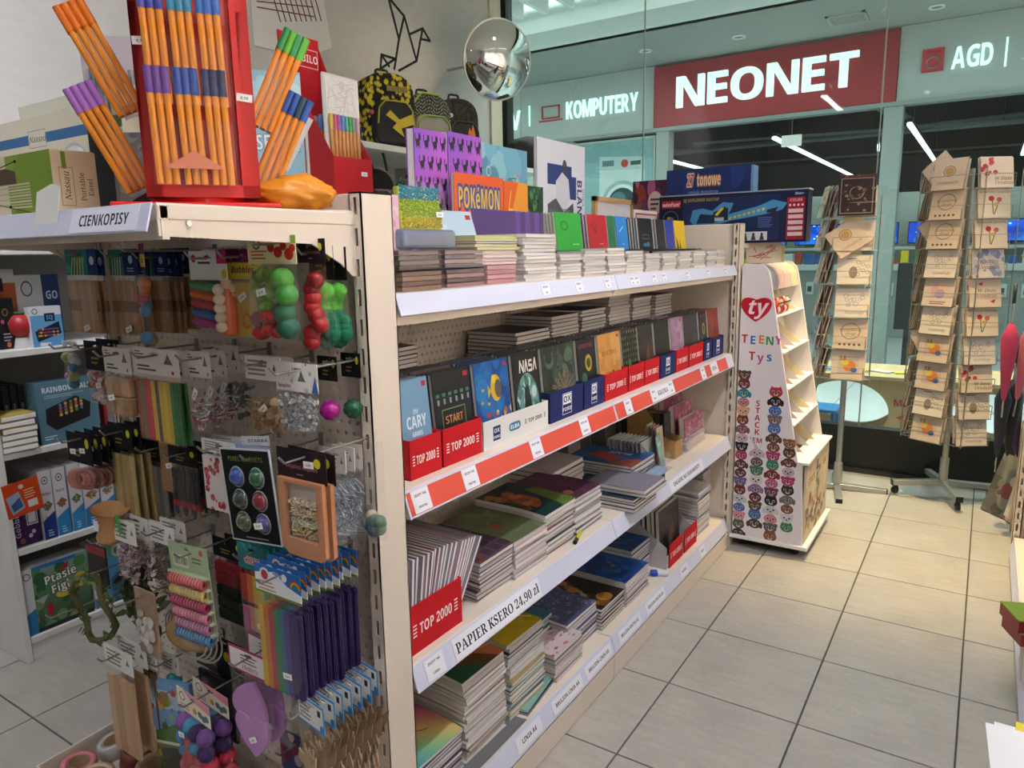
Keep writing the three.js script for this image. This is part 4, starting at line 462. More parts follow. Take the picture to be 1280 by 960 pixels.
  pack('wooden_shape_pack', 'bag of pale wooden bunny and leaf shapes under a blue framed header', -1.126, -1.03, 0.685, 0.395, -0.88, 7, 0.026, 'bluefr', 0.062, (g, w, h) => { const bn = G('bunny', () => extrude([[-0.012, 0], [0.012, 0], [0.017, 0.02], [0.012, 0.034], [0.016, 0.05], [0.008, 0.068], [0.002, 0.05], [-0.004, 0.07], [-0.013, 0.056], [-0.009, 0.036], [-0.017, 0.018]], 0.003)); for (let i = 0; i < 13; i++) part('wooden_shape', bn, M(pick(['#b59a78', '#a88c6a', '#8a7052', '#c0a684']), 0.7), g, [rr(-0.3, 0.3) * w, rr(0, 0.6) * h, rr(-0.008, 0.008)], [rr(-0.15, 0.15), rr(-0.3, 0.3), rr(-0.5, 0.5)]).scale.set(1.35, 1.35, 1); }, { bulge: 0.015, ry: -0.15, sticker: [-0.05, 0.4, 0.1], tip: -0.82 });
  const stick = art(160, 220, (c, w, h) => { fill(c, '#3a4a78'); blot(c, 30, w, h, ['#8a3a4a', '#4f6a9a', '#b8b0c0', '#6a3050'], 6, 18); });
  { const g = thing('sticker_sheet_pack', 'blue and red sticker pack low behind the heart bags', 'craft pack', [-1.27, 0.2, -1.0]); part('sheet', artBox(0.14, 0.25, 0.006, stick), stick.s.matte, g, [0, 0.125, 0]); hook(-1.27, 0.44, -0.93); }
}
// bin of tape rolls on the low deck
{
  const g = thing('tape_bin', 'shallow white carton of ribbon and tape rolls at the foot of the end rack', 'box', [-1.8, 0.131, -0.875], { rot: [0, 0.05, 0] });
  part('base', box(0.5, 0.006, 0.24), M('#d8d0c4', 0.7), g, [0, 0.003, 0]); for (const s of [-1, 1]) { part('side', box(0.5, 0.09, 0.005), M('#d8d0c4', 0.7), g, [0, 0.048, s * 0.118]); part('side', box(0.005, 0.09, 0.24), M('#d8d0c4', 0.7), g, [s * 0.248, 0.048, 0]); }
  const cols = ['#b8b4b0', '#7a3f34', '#b09a78', '#1a1a20', '#8a7a60', '#c8787c', '#c4b090', '#8a8a90', '#5a4a3a', '#a8a09a'], nm = ['silver', 'brown', 'tan', 'black', 'khaki', 'pink', 'sand', 'grey', 'dark brown', 'pale grey'];
  cols.forEach((c, i) => { const t = thing('tape_roll', nm[i] + ' roll of tape lying in the carton at the foot of the end rack', 'tape roll', [-1.985 + (i % 5) * 0.093, 0.165, -0.93 + Math.floor(i / 5) * 0.11], { rot: [rr(-0.2, 0.2), rr(0, 3), rr(-0.2, 0.2)] }); part('tape', G('tape', () => new THREE.LatheGeometry([[0.026, -0.02], [0.045, -0.02], [0.045, 0.02], [0.026, 0.02], [0.026, -0.02]].map((p) => new THREE.Vector2(...p)), 28)), M(c, 0.3), t, [0, 0.03, 0]); part('core', G('tcore', () => new THREE.LatheGeometry([[0.023, -0.0205], [0.026, -0.0205], [0.026, 0.0205], [0.023, 0.0205], [0.023, -0.0205]].map((p) => new THREE.Vector2(...p)), 28)), M('#b59a78', 0.8), t, [0, 0.03, 0]); });
}
// ---------------------------------------------------------------- things on top of the near end rack
const SY = 1.652;
{ // red rotating tower of fineliners
  const TH = 0.9864, tower = thing('pen_display_tower', 'tall red rotating counter display with clear pockets of fineliners', 'display', [-1.238, SY, -0.855], { rot: [0, TH, 0] });
  const red = M(0xd01312, 0.35, { clearcoat: 0.3 });
  part('base_plate', rbox(0.27, 0.01, 0.25, 0.004), red, tower, [-0.012, 0.005, 0]);
  part('turntable', cyl(0.09, 0.095, 0.012, 32), red, tower, [0, 0.016, 0]);
  const W = 0.185, HT = 0.62;
  part('core', box(W - 0.04, HT, W - 0.04), red, tower, [0, 0.02 + HT / 2, 0]);
  for (let i = 0; i < 4; i++) { const a = i * Math.PI / 2, s = Math.sin(a), c = Math.cos(a); part('side_frame', merge([at(box(0.026, HT, 0.02), -W / 2 + 0.013, 0, 0), at(box(0.03, HT, 0.02), W / 2 - 0.015, 0, 0), at(box(W, 0.022, 0.02), 0, -HT / 2 + 0.011, 0), at(box(W - 0.04, HT, 0.004), 0, 0, -0.012)]), red, tower, [s * (W / 2 - 0.01), 0.02 + HT / 2, c * (W / 2 - 0.01)], [0, a, 0]); }
  const pkt = merge([at(box(0.128, 0.105, 0.0015), 0, 0.05, 0.03), at(box(0.0015, 0.105, 0.03), -0.064, 0.05, 0.015), at(box(0.0015, 0.105, 0.03), 0.064, 0.05, 0.015), at(box(0.128, 0.0015, 0.03), 0, -0.001, 0.015)]);
  const rim = merge([rod([-0.064, 0.103, 0.03], [0.064, 0.103, 0.03], 0.0007, 5), rod([-0.064, -0.002, 0.03], [0.064, -0.002, 0.03], 0.0007, 5), rod([-0.064, -0.002, 0.03], [-0.064, 0.103, 0.03], 0.0007, 5), rod([0.064, -0.002, 0.03], [0.064, 0.103, 0.03], 0.0007, 5)]);
  const flap = extrude([[-0.05, 0.025], [0.048, 0.025], [0.0, 0.055]], 0.001);
  const rows = [0.04, 0.17, 0.3];
  rows.forEach((y, k) => { const p = part('pocket', pkt, clear, tower, [-0.012, y, W / 2]); part('pocket_rim', rim, clear, p); if (!k) part('paper_flap', flap, M(0xc9785c, 0.5), p, [0, 0, 0.029]); });
  for (const s of [-1, 1]) rows.slice(0, 2).forEach((y) => { const p = part('pocket', pkt, clear, tower, [s * (W / 2 + 0.0), y + 0.01, 0], [0, s * Math.PI / 2, 0]); part('pocket_rim', rim, clear, p); p.rotation.set(0, s * Math.PI / 2, 0); p.rotateX(0.36); });
  sticker(tower, -0.078, 0.27, 0.094, 0.05); sticker(tower, 0.077, 0.19, 0.094, -0.1); 
  // pens
  const bodyG = G('penb', () => new THREE.CylinderGeometry(0.0062, 0.0062, 0.15, 6).translate(0, 0.075, 0)), capG = G('penc', () => new THREE.CylinderGeometry(0.0067, 0.0069, 0.042, 12).translate(0, 0.166, 0)), lineG = G('penl', () => new THREE.BoxGeometry(0.0016, 0.06, 0.0005).translate(0, 0.09, 0.0056)), bodyM = M(0xe08a24, 0.4), printM = M(0x6a4418, 0.5);
  tower.updateMatrixWorld(true);
  function pen(col, cname, where, lx, ly, lz, axisX, axisZ, group) {
    const p = new THREE.Group(); const q = tower.quaternion.clone().multiply(new THREE.Quaternion().setFromEuler(new THREE.Euler(axisZ, 0, axisX))); const v = V(lx, ly, lz).applyMatrix4(tower.matrixWorld);
    p.name = numbered('fineliner_pen'); p.position.copy(v); p.quaternion.copy(q); p.userData = { label: `orange fineliner with ${cname} cap in the ${where}`, category: 'pen', group };
    part('body', bodyG, bodyM, p); part('cap', capG, M(col, 0.4), p); part('imprint', lineG, printM, p); scene.add(p);
  }
  const front = [[['#6d3f94', 'purple'], ['#28489c', 'blue'], ['#1b2458', 'navy']], [['#3b3f9c', 'indigo'], ['#2f86a8', 'teal'], ['#2c66b4', 'bright blue']]];
  front.forEach((r, k) => r.forEach(([c, n], b) => { for (let i = 0; i < 5; i++) { const back = i > 2; pen(c, n, (k ? 'upper' : 'lower') + ' front pocket of the red tower', -0.012 + (b - 1) * 0.0435 + (back ? (i - 3.5) * 0.0132 : (i - 1) * 0.0128), rows[k] + (back ? 0.003 : 0), W / 2 + (back ? 0.007 : 0.0175), 0.02, 0.03, `${n} pens in the front pockets`); } }));
  [[-1, 1, 0.165, '#e0741c', 'orange'], [-1, 0, 0.035, '#a06ab8', 'lilac'], [1, 1, 0.15, '#3f9a30', 'green'], [1, 0, 0.04, '#2450a0', 'royal blue']].forEach(([s, k, y, c, n]) => { for (let i = 0; i < 8; i++) { const lay = i % 4, dz = 0.02 - Math.floor(i / 4) * 0.0135; const a = 0.44 * -s; const ox = s * (W / 2 - 0.004 + lay * 0.0112); pen(s > 0 && k ? (i % 2 ? '#5fae34' : '#2f8a4c') : s > 0 ? (i % 3 === 2 ? '#1d3f4c' : c) : c, n, (k ? 'upper' : 'lower') + (s < 0 ? ' tower pocket facing the paint boxes' : ' tower pocket facing the pen carton'), ox, y + 0.012 - lay * 0.0053, dz, a, 0, `${n} pens in the side pockets`); } });
}
{ // boxes of painting supplies beside the tower
  const ea = art(760, 300, (c, w, h) => { fill(c, '#d3cbb0'); fill(c, '#7d9a3c', 300, 0, 240, h); poly(c, [[300, 0], [380, 0], [300, 130]], '#8aa548'); poly(c, [[320, h], [440, h], [330, 240]], '#6b8a30'); for (let i = 0; i < 9; i++) fill(c, i % 2 ? '#b9b48e' : '#cfc8a8', 0, 140 + i * 14, 420, 8); poly(c, [[60, 70], [300, 60], [350, 80], [350, 140], [80, 140]], '#5d4f40'); line(c, [[230, 60], [360, 30]], '#333', 5); disc(c, 240, 56, 8, '#222'); disc(c, 355, 32, 8, '#222'); line(c, [[120, 200], [420, 290]], '#444', 4); disc(c, 300, 250, 8, '#222');
    fill(c, '#cfc4a6', 540, 0, 220, h); fill(c, '#6a8a30', 590, 6, 22, 80); line(c, [[575, 80], [640, 80], [640, 260], [575, 260]], '#8a7a5a', 3, true); txt(c, 'Nassau', 606, 168, 40, '#4a3f30', { font: 'serif', style: 'italic', rot: -Math.PI / 2 }); txt(c, 'Portable', 682, 168, 34, '#3f382c', { font: 'serif', style: 'normal', rot: -Math.PI / 2 }); txt(c, 'Easel', 722, 168, 34, '#3f382c', { font: 'serif', style: 'normal', rot: -Math.PI / 2 }); });
  const g = thing('easel_box', 'cream and green carton of a portable easel at the shelf edge', 'box', [-1.62, SY, -0.72]); part('carton', artBox(0.39, 0.112, 0.08, ea, { pz: [0, 0, 0.71, 1], px: [0.71, 0, 1, 1], py: [0.72, 0.9, 0.74, 0.95] }, [0.72, 0.02, 0.74, 0.05]), ea.s.matte, g, [0, 0.056, 0]); part('lid_flap', box(0.386, 0.0015, 0.076), M('#d9d0b4', 0.7), g, [0, 0.1128, 0.001], [0.01, 0, 0]);
  const aq = art(620, 400, (c, w, h) => { fill(c, '#d8d2c0'); fill(c, '#3f6fa0', 0, 64, w, 36); fill(c, '#d8d2c0', 250, 50, 110, 64); line(c, [[252, 52], [358, 52], [358, 112], [252, 112]], '#8a8270', 2, true); txt(c, 'Nassau', 305, 82, 30, '#4a4438', { font: 'serif', style: 'italic' }); txt(c, 'AQUAREL SET', 210, 158, 58, '#4d4a46', { font: 'serif', style: 'normal', sx: 0.95 }); disc(c, 510, 195, 78, '#b9bcc0', 76); disc(c, 510, 195, 68, '#d8dcdf', 66); disc(c, 545, 155, 18, '#e8eaec'); for (let i = 0; i < 6; i++) disc(c, 458 + i * 20, 215 + (i % 2) * 20, 12, ['#3a5f9a', '#8aa0b8', '#5a7a8a', '#a0a8b0', '#2f4f86', '#98a0a8'][i]); small(c, 30, 290, 260, 3, 20, '#8d877a'); fill(c, '#1d1f22', 600, 0, 20, h); });
  const b = thing('aquarelle_box', 'cream AQUAREL SET carton with a blue band and paint palette', 'box', [-1.95, SY, -0.93]); part('carton', artBox(0.47, 0.255, 0.05, aq, { pz: [0, 0, 0.965, 1], px: [0.97, 0, 1, 1] }, [0.01, 0.01, 0.03, 0.03]), aq.s.matte, b, [0, 0.1275, 0]);
  const aq2 = art(500, 320, (c, w, h) => { fill(c, '#c9c8b8'); fill(c, '#4a7050', 0, 70, w, 28); fill(c, '#cfccba', 330, 44, 110, 66); txt(c, 'Nassau', 386, 78, 30, '#4a4438', { font: 'serif', style: 'italic' }); });
  const b2 = thing('aquarelle_box', 'cream paint carton with a green band behind the blue banded one', 'box', [-2.0, SY, -1.0]); part('carton', artBox(0.48, 0.312, 0.045, aq2), aq2.s.matte, b2, [0.06, 0.156, 0]);
  const ps = thing('silver_pen_pack', 'tall clear pack of silver and pink pens standing behind the tower', 'craft pack', [-1.72, SY, -1.0], { rot: [0, 0.95, 0.03] }); part('backing_card', box(0.14, 0.42, 0.003), M('#c2bcc4', 0.5), ps, [0, 0.21, -0.01]); for (let i = 0; i < 6; i++) { const p = part('pen', cyl(0.006, 0.006, 0.17, 8), M(pick(['#9aa0a6', '#2a2c30', '#b8a0ac', '#7f8f98']), 0.3, { metalness: 0.3 }), ps, [-0.05 + i * 0.02, 0.26, 0]); part('clip', box(0.002, 0.04, 0.003), M('#4a5f66', 0.3), p, [0, 0.05, 0.007]); } part('sleeve', box(0.145, 0.42, 0.0008), clear, ps, [0, 0.21, 0.012]);
  const fig = art(200, 320, (c, w, h) => { fill(c, '#7f8184'); blot(c, 60, w, 260, ['#8b8d90', '#74777b', '#96989a'], 10, 30); poly(c, [[90, 190], [130, 160], [150, 200], [140, 262], [70, 262]], '#4a2622'); poly(c, [[40, 250], [80, 225], [95, 262], [30, 266]], '#2b1614'); fill(c, '#184a2c', 0, 268, w, 60); disc(c, 96, 294, 12, '#c9cdc9'); });
  const f2 = thing('canvas_paint_set', 'grey carton with a dark brown figure and a green foot band beside the red tower', 'box', [-1.475, SY, -0.905], { rot: [0, 0.6, 0] }); part('carton', artBox(0.13, 0.17, 0.03, fig), fig.s.gloss, f2, [0, 0.085, 0]);
  const wp = thing('paper_slip', 'blank white paper slip stuck behind the price rail', 'paper', [-1.375, 1.615, -0.636], { rot: [-0.12, 0, 0.03] }); { const s = extrude([[-0.045, 0], [0.035, 0], [0.05, 0.075], [0.02, 0.082], [-0.032, 0.072]], 0.0008); part('paper', s, stickerWhite, wp); }
  // orange wrapped bag
  const og = thing('orange_bag', 'crumpled orange plastic bag lying at the end of the shelf', 'bag', [-1.115, SY, -0.955], { rot: [0, 1.0, 0] }); const ig = new THREE.IcosahedronGeometry(1, 5), P = ig.attributes.position, ln = lattice(16, 1); for (let i = 0; i < P.count; i++) { const x = P.getX(i), y = P.getY(i), z = P.getZ(i), k = 1 + 0.22 * (ln(x * 0.6 + 1, y * 0.6 + z * 0.4 + 1) - 0.5) + 0.12 * Math.sin(7 * x + 3 * y) * Math.cos(5 * y - 4 * z); P.setXYZ(i, x * 0.075 * k, Math.max(-0.031, y * 0.036 * k * (1 - 0.5 * Math.max(0, -x))), z * 0.045 * k); } part('bag', smooth(ig), M('#d88a1c', 0.35), og, [0, 0.0315, 0]);
}
// the shelves on the other side of the gondola carry the pen carton
const backShelf = thing('shelving_gondola', 'cream shelf on the hidden side of the notebook gondola holding the pen carton', 'shelf', [-1.775, 0, -2.4]);
part('shelf', rbox(0.44, 0.028, 2.4, 0.003, 1), cream, backShelf, [0, 1.676, 0]); part('shelf', rbox(0.44, 0.028, 2.4, 0.003, 1), cream, backShelf, [0, 1.03, 0]); part('base_deck', rbox(0.44, 0.15, 2.4, 0.003, 1), cream, backShelf, [0, 0.076, 0]);
{
  const ha = art(200, 220, (c, w, h) => { fill(c, '#b8202a'); line(c, [[10, 40], [190, 40], [190, 100], [10, 100]], '#e8d8d8', 3, true); disc(c, 34, 70, 17, '#eadcdc'); disc(c, 34, 70, 12, '#b8202a'); poly(c, [[28, 78], [34, 58], [40, 78]], '#eadcdc'); txt(c, 'STABILO', 120, 71, 36, '#f2e6e6'); });
  const ct = thing('pen_carton', 'red STABILO shelf carton with a sloping side holding pen sets', 'box', [-1.806, 1.69, -1.708]);
  part('base', box(0.214, 0.003, 0.165), redCard, ct, [0, 0.002, 0]); part('front_panel', box(0.003, 0.175, 0.165), redCard, ct, [0.107, 0.0885, 0]);
  const sd = extrude([[-0.107, 0.001], [0.107, 0.001], [0.107, 0.176], [-0.05, 0.42], [-0.107, 0.55]], 0.002); for (const z of [0.081, -0.083]) part('side_panel', sd, redCard, ct, [0, 0, z]);
  part('back_panel', artBox(0.165, 0.2, 0.003, ha).rotateY(Math.PI / 2), ha.s.matte, ct, [-0.1065, 0.47, 0]); part('back_panel_lower', box(0.003, 0.37, 0.16), redCard, ct, [-0.106, 0.187, 0]); sticker(ct, 0, 0, 0).position.set(0.1095, 0.13, -0.045); ct.children[ct.children.length - 1].rotation.set(0, Math.PI / 2, 0); 
  const cols = ['#c9b23a', '#c84a7c', '#9a5aa8', '#5a7fc0', '#4aa89a', '#3f9a4a', '#8a8f98', '#d0a0b0', '#b8bcc0', '#a8a238'];
  const sk = art(200, 160, (c, w, h) => { fill(c, '#d9d9d6'); for (let i = 0; i < 26; i++) line(c, [[rr(0, w), rr(0, h)], [rr(0, w), rr(0, h)]], '#a9aaa9', 1.5); disc(c, 100, 30, 18, '#c6c6c2'); });
  for (let k = 0; k < 4; k++) { const t = thing('pen_set_pack', ['clear fronted set of pastel fineliners standing at the front of the red carton', 'white pen set pack directly behind the front one in the red carton', 'third pen set pack back in the red carton', 'rearmost grey pen set pack in the red carton'][k], 'pen set', [-1.733 - k * 0.034, 1.695, -1.71 + k * 0.008], { rot: [0, Math.PI / 2, 0] });
    const ch = k ? 0.27 : 0.42; part('case', rbox(0.15, ch, 0.012, 0.006), M('#d2d2cf', 0.5), t, [0, ch / 2, -0.008]); if (!k) part('picture_card', artBox(0.14, 0.12, 0.001, sk), sk.s.matte, t, [0, 0.35, 0.0]); for (let i = 0; i < 8; i++) { const p = part('pen', G('setpen', () => new THREE.CylinderGeometry(0.0066, 0.0066, 0.17, 6)), M('#cf8a3a', 0.45), t, [-0.056 + i * 0.016, 0.17, 0.003]); part('cap', G('setcap', () => new THREE.CylinderGeometry(0.0072, 0.0072, 0.045, 8)), M(cols[(i + k * 3) % 10], 0.4), p, [0, 0.107, 0]); } part('window', box(0.14, 0.26, 0.0008), clear, t, [0, 0.14, 0.012]); part('info_label', box(0.035, 0.05, 0.001), M('#c8d4d8', 0.6), t, [-0.02, 0.1, 0.0135]); }
  const sf = art(160, 260, (c, w, h) => { fill(c, '#8fb8cc'); blot(c, 8, w, 60, ['#c2dae4', '#aaccd8'], 14, 30); txt(c, 'create', 80, 90, 28, '#3f4f5c', { font: 'serif', style: 'italic' }); txt(c, 'SELFIE', 84, 130, 40, '#e4edf0', { stroke: '#4f6a7c', lw: 3 }); });
  const sb = thing('selfie_box', 'pale blue carton lettered create SELFIE behind the red tower', 'box', [-1.72, 1.69, -1.43], { rot: [0, 0.95, 0] }); part('carton', artBox(0.15, 0.38, 0.05, sf), sf.s.matte, sb, [0, 0.19, 0]);
  const tg = thing('white_swing_tag', 'white paper tag with small print leaning behind the green capped pens', 'tag', [-1.68, 1.69, -1.36], { rot: [0, 0.95, -0.5] }); part('tag', rbox(0.035, 0.16, 0.003, 0.001, 1), M('#c6c4c2', 0.6), tg, [-0.02, 0.2, 0]);
}
// ---------------------------------------------------------------- notebooks
// book lying flat: x depth (front edge at +x), z width, y thickness; bend lets the front edge droop
function flatGeo(d, t, w, bend) { const g = new THREE.BoxGeometry(d, t, w, 8, 1, 1), p = g.attributes.position; for (let i = 0; i < p.count; i++) { const u = Math.max(0, p.getX(i) / d + 0.1); p.setY(i, p.getY(i) - bend * u * u); } g.computeVertexNormals(); return g; }
const pageCols = ['#d9d6d0', '#cfccc8', '#e2dfd9', '#c6c3c0'];
function flatBook(name, label, group, x, y, z, d, t, w, col, o = {}) {
  const g = thing(name, label, 'notebook', [x, y, z], { rot: [0, o.ry || 0, o.rz || 0], group }), b = o.bend || 0, ct = Math.min(0.0012, t * 0.18);
  const k = `${d.toFixed(3)},${t.toFixed(4)},${w.toFixed(3)},${b.toFixed(3)}`;
  part('pages', G('pg' + k, () => flatGeo(d - 0.003, t - 2 * ct, w - 0.003, b).translate(0, t / 2, 0)), M(pick(pageCols), 0.85), g);
  if (o.art) { const cg = flatGeo(d, ct, w, b), n = cg.attributes.normal, p = cg.attributes.position, uv = cg.attributes.uv, [u0, v0, u1, v1] = uvRect(o.art); for (let i = 0; i < p.count; i++) { const a = Math.min(1, Math.max(0, 0.5 - p.getZ(i) / w)), q = Math.min(1, Math.max(0, 0.5 - p.getX(i) / d)); const [s, r] = o.turn ? [q, 1 - a] : [a, q]; uv.setXY(i, u0 + (u1 - u0) * s, v0 + (v1 - v0) * r); } cg.translate(0, t - ct / 2, 0); part('front_cover', cg, o.art.s.gloss, g); }
  else part('front_cover', G('cv' + k, () => flatGeo(d, ct, w, b).translate(0, t - ct / 2, 0)), M(col, 0.4), g);
  part('back_cover', G('cb' + k, () => flatGeo(d, ct, w, b).translate(0, ct / 2, 0)), M(col, 0.4), g);
  return g;
}
// a stack of n books, front edges near x = xf, centred on zc
function stack(what, xf, zc, w, d, y0, n, t, cols, o = {}) {
  let y = y0; const label = what; const grp = o.group || what;
  for (let i = 0; i < n; i++) {
    const top = i === n - 1, tt = t * rr(0.85, 1.15), L = top && o.top ? o.top : label;
    const g = flatBook(o.name || 'exercise_book', L, top && o.top ? undefined : grp, xf - d / 2 + rr(-1, 1) * (o.jit ?? 0.006), y, zc + rr(-1, 1) * (o.jit ?? 0.005), d, tt, w, cols[i % cols.length], { bend: o.bend || 0, ry: (o.ry || 0) + rr(-1, 1) * (o.tw ?? 0.02), art: top ? o.art : undefined, turn: o.turn });
    y += tt + 0.0004;
  }
  return y;
}
// book standing upright, cover facing +x, leaning back by `lean`; foot at (x, y, z)
function standBook(name, label, group, x, y, z, w, h, t, col, a, o = {}) {
  const g = thing(name, label, 'notebook', [x, y, z], { rot: [o.tilt || 0, Math.PI / 2 + (o.ry || 0), 0], group }); g.rotation.order = 'YXZ'; g.rotation.x = -(o.lean || 0);
  part('pages', box(w - 0.004, h - 0.004, t * 0.8), M(pick(pageCols), 0.85), g, [0, h / 2, -t / 2]);
  const ct = t * 0.1; if (a) part('front_cover', G('sb' + [w, h, ct, a.x, a.y].join(), () => artBox(w, h, ct, a)), o.matte ? a.s.matte : a.s.gloss, g, [0, h / 2, -ct / 2]); else part('front_cover', box(w, h, ct), M(col, 0.4), g, [0, h / 2, -ct / 2]);
  part('back_cover', box(w, h, ct), M(col, 0.4), g, [0, h / 2, -t + ct / 2]);
  if (o.spiral) { const l = []; const n = Math.floor(h / 0.009); for (let i = 0; i < n; i++) l.push(at(new THREE.TorusGeometry(t * 0.62, 0.0009, 4, 8), -w / 2, 0.006 + i * 0.009, -t / 2, Math.PI / 2)); part('spiral', merge(l), wire, g); }
  return g;
}
const A = (w, h, bg, f) => art(w, h, (c) => { fill(c, bg); f && f(c, w, h); });
const logoTop = (c, w, col = '#a02a30') => fill(c, col, w - 34, 12, 24, 14);
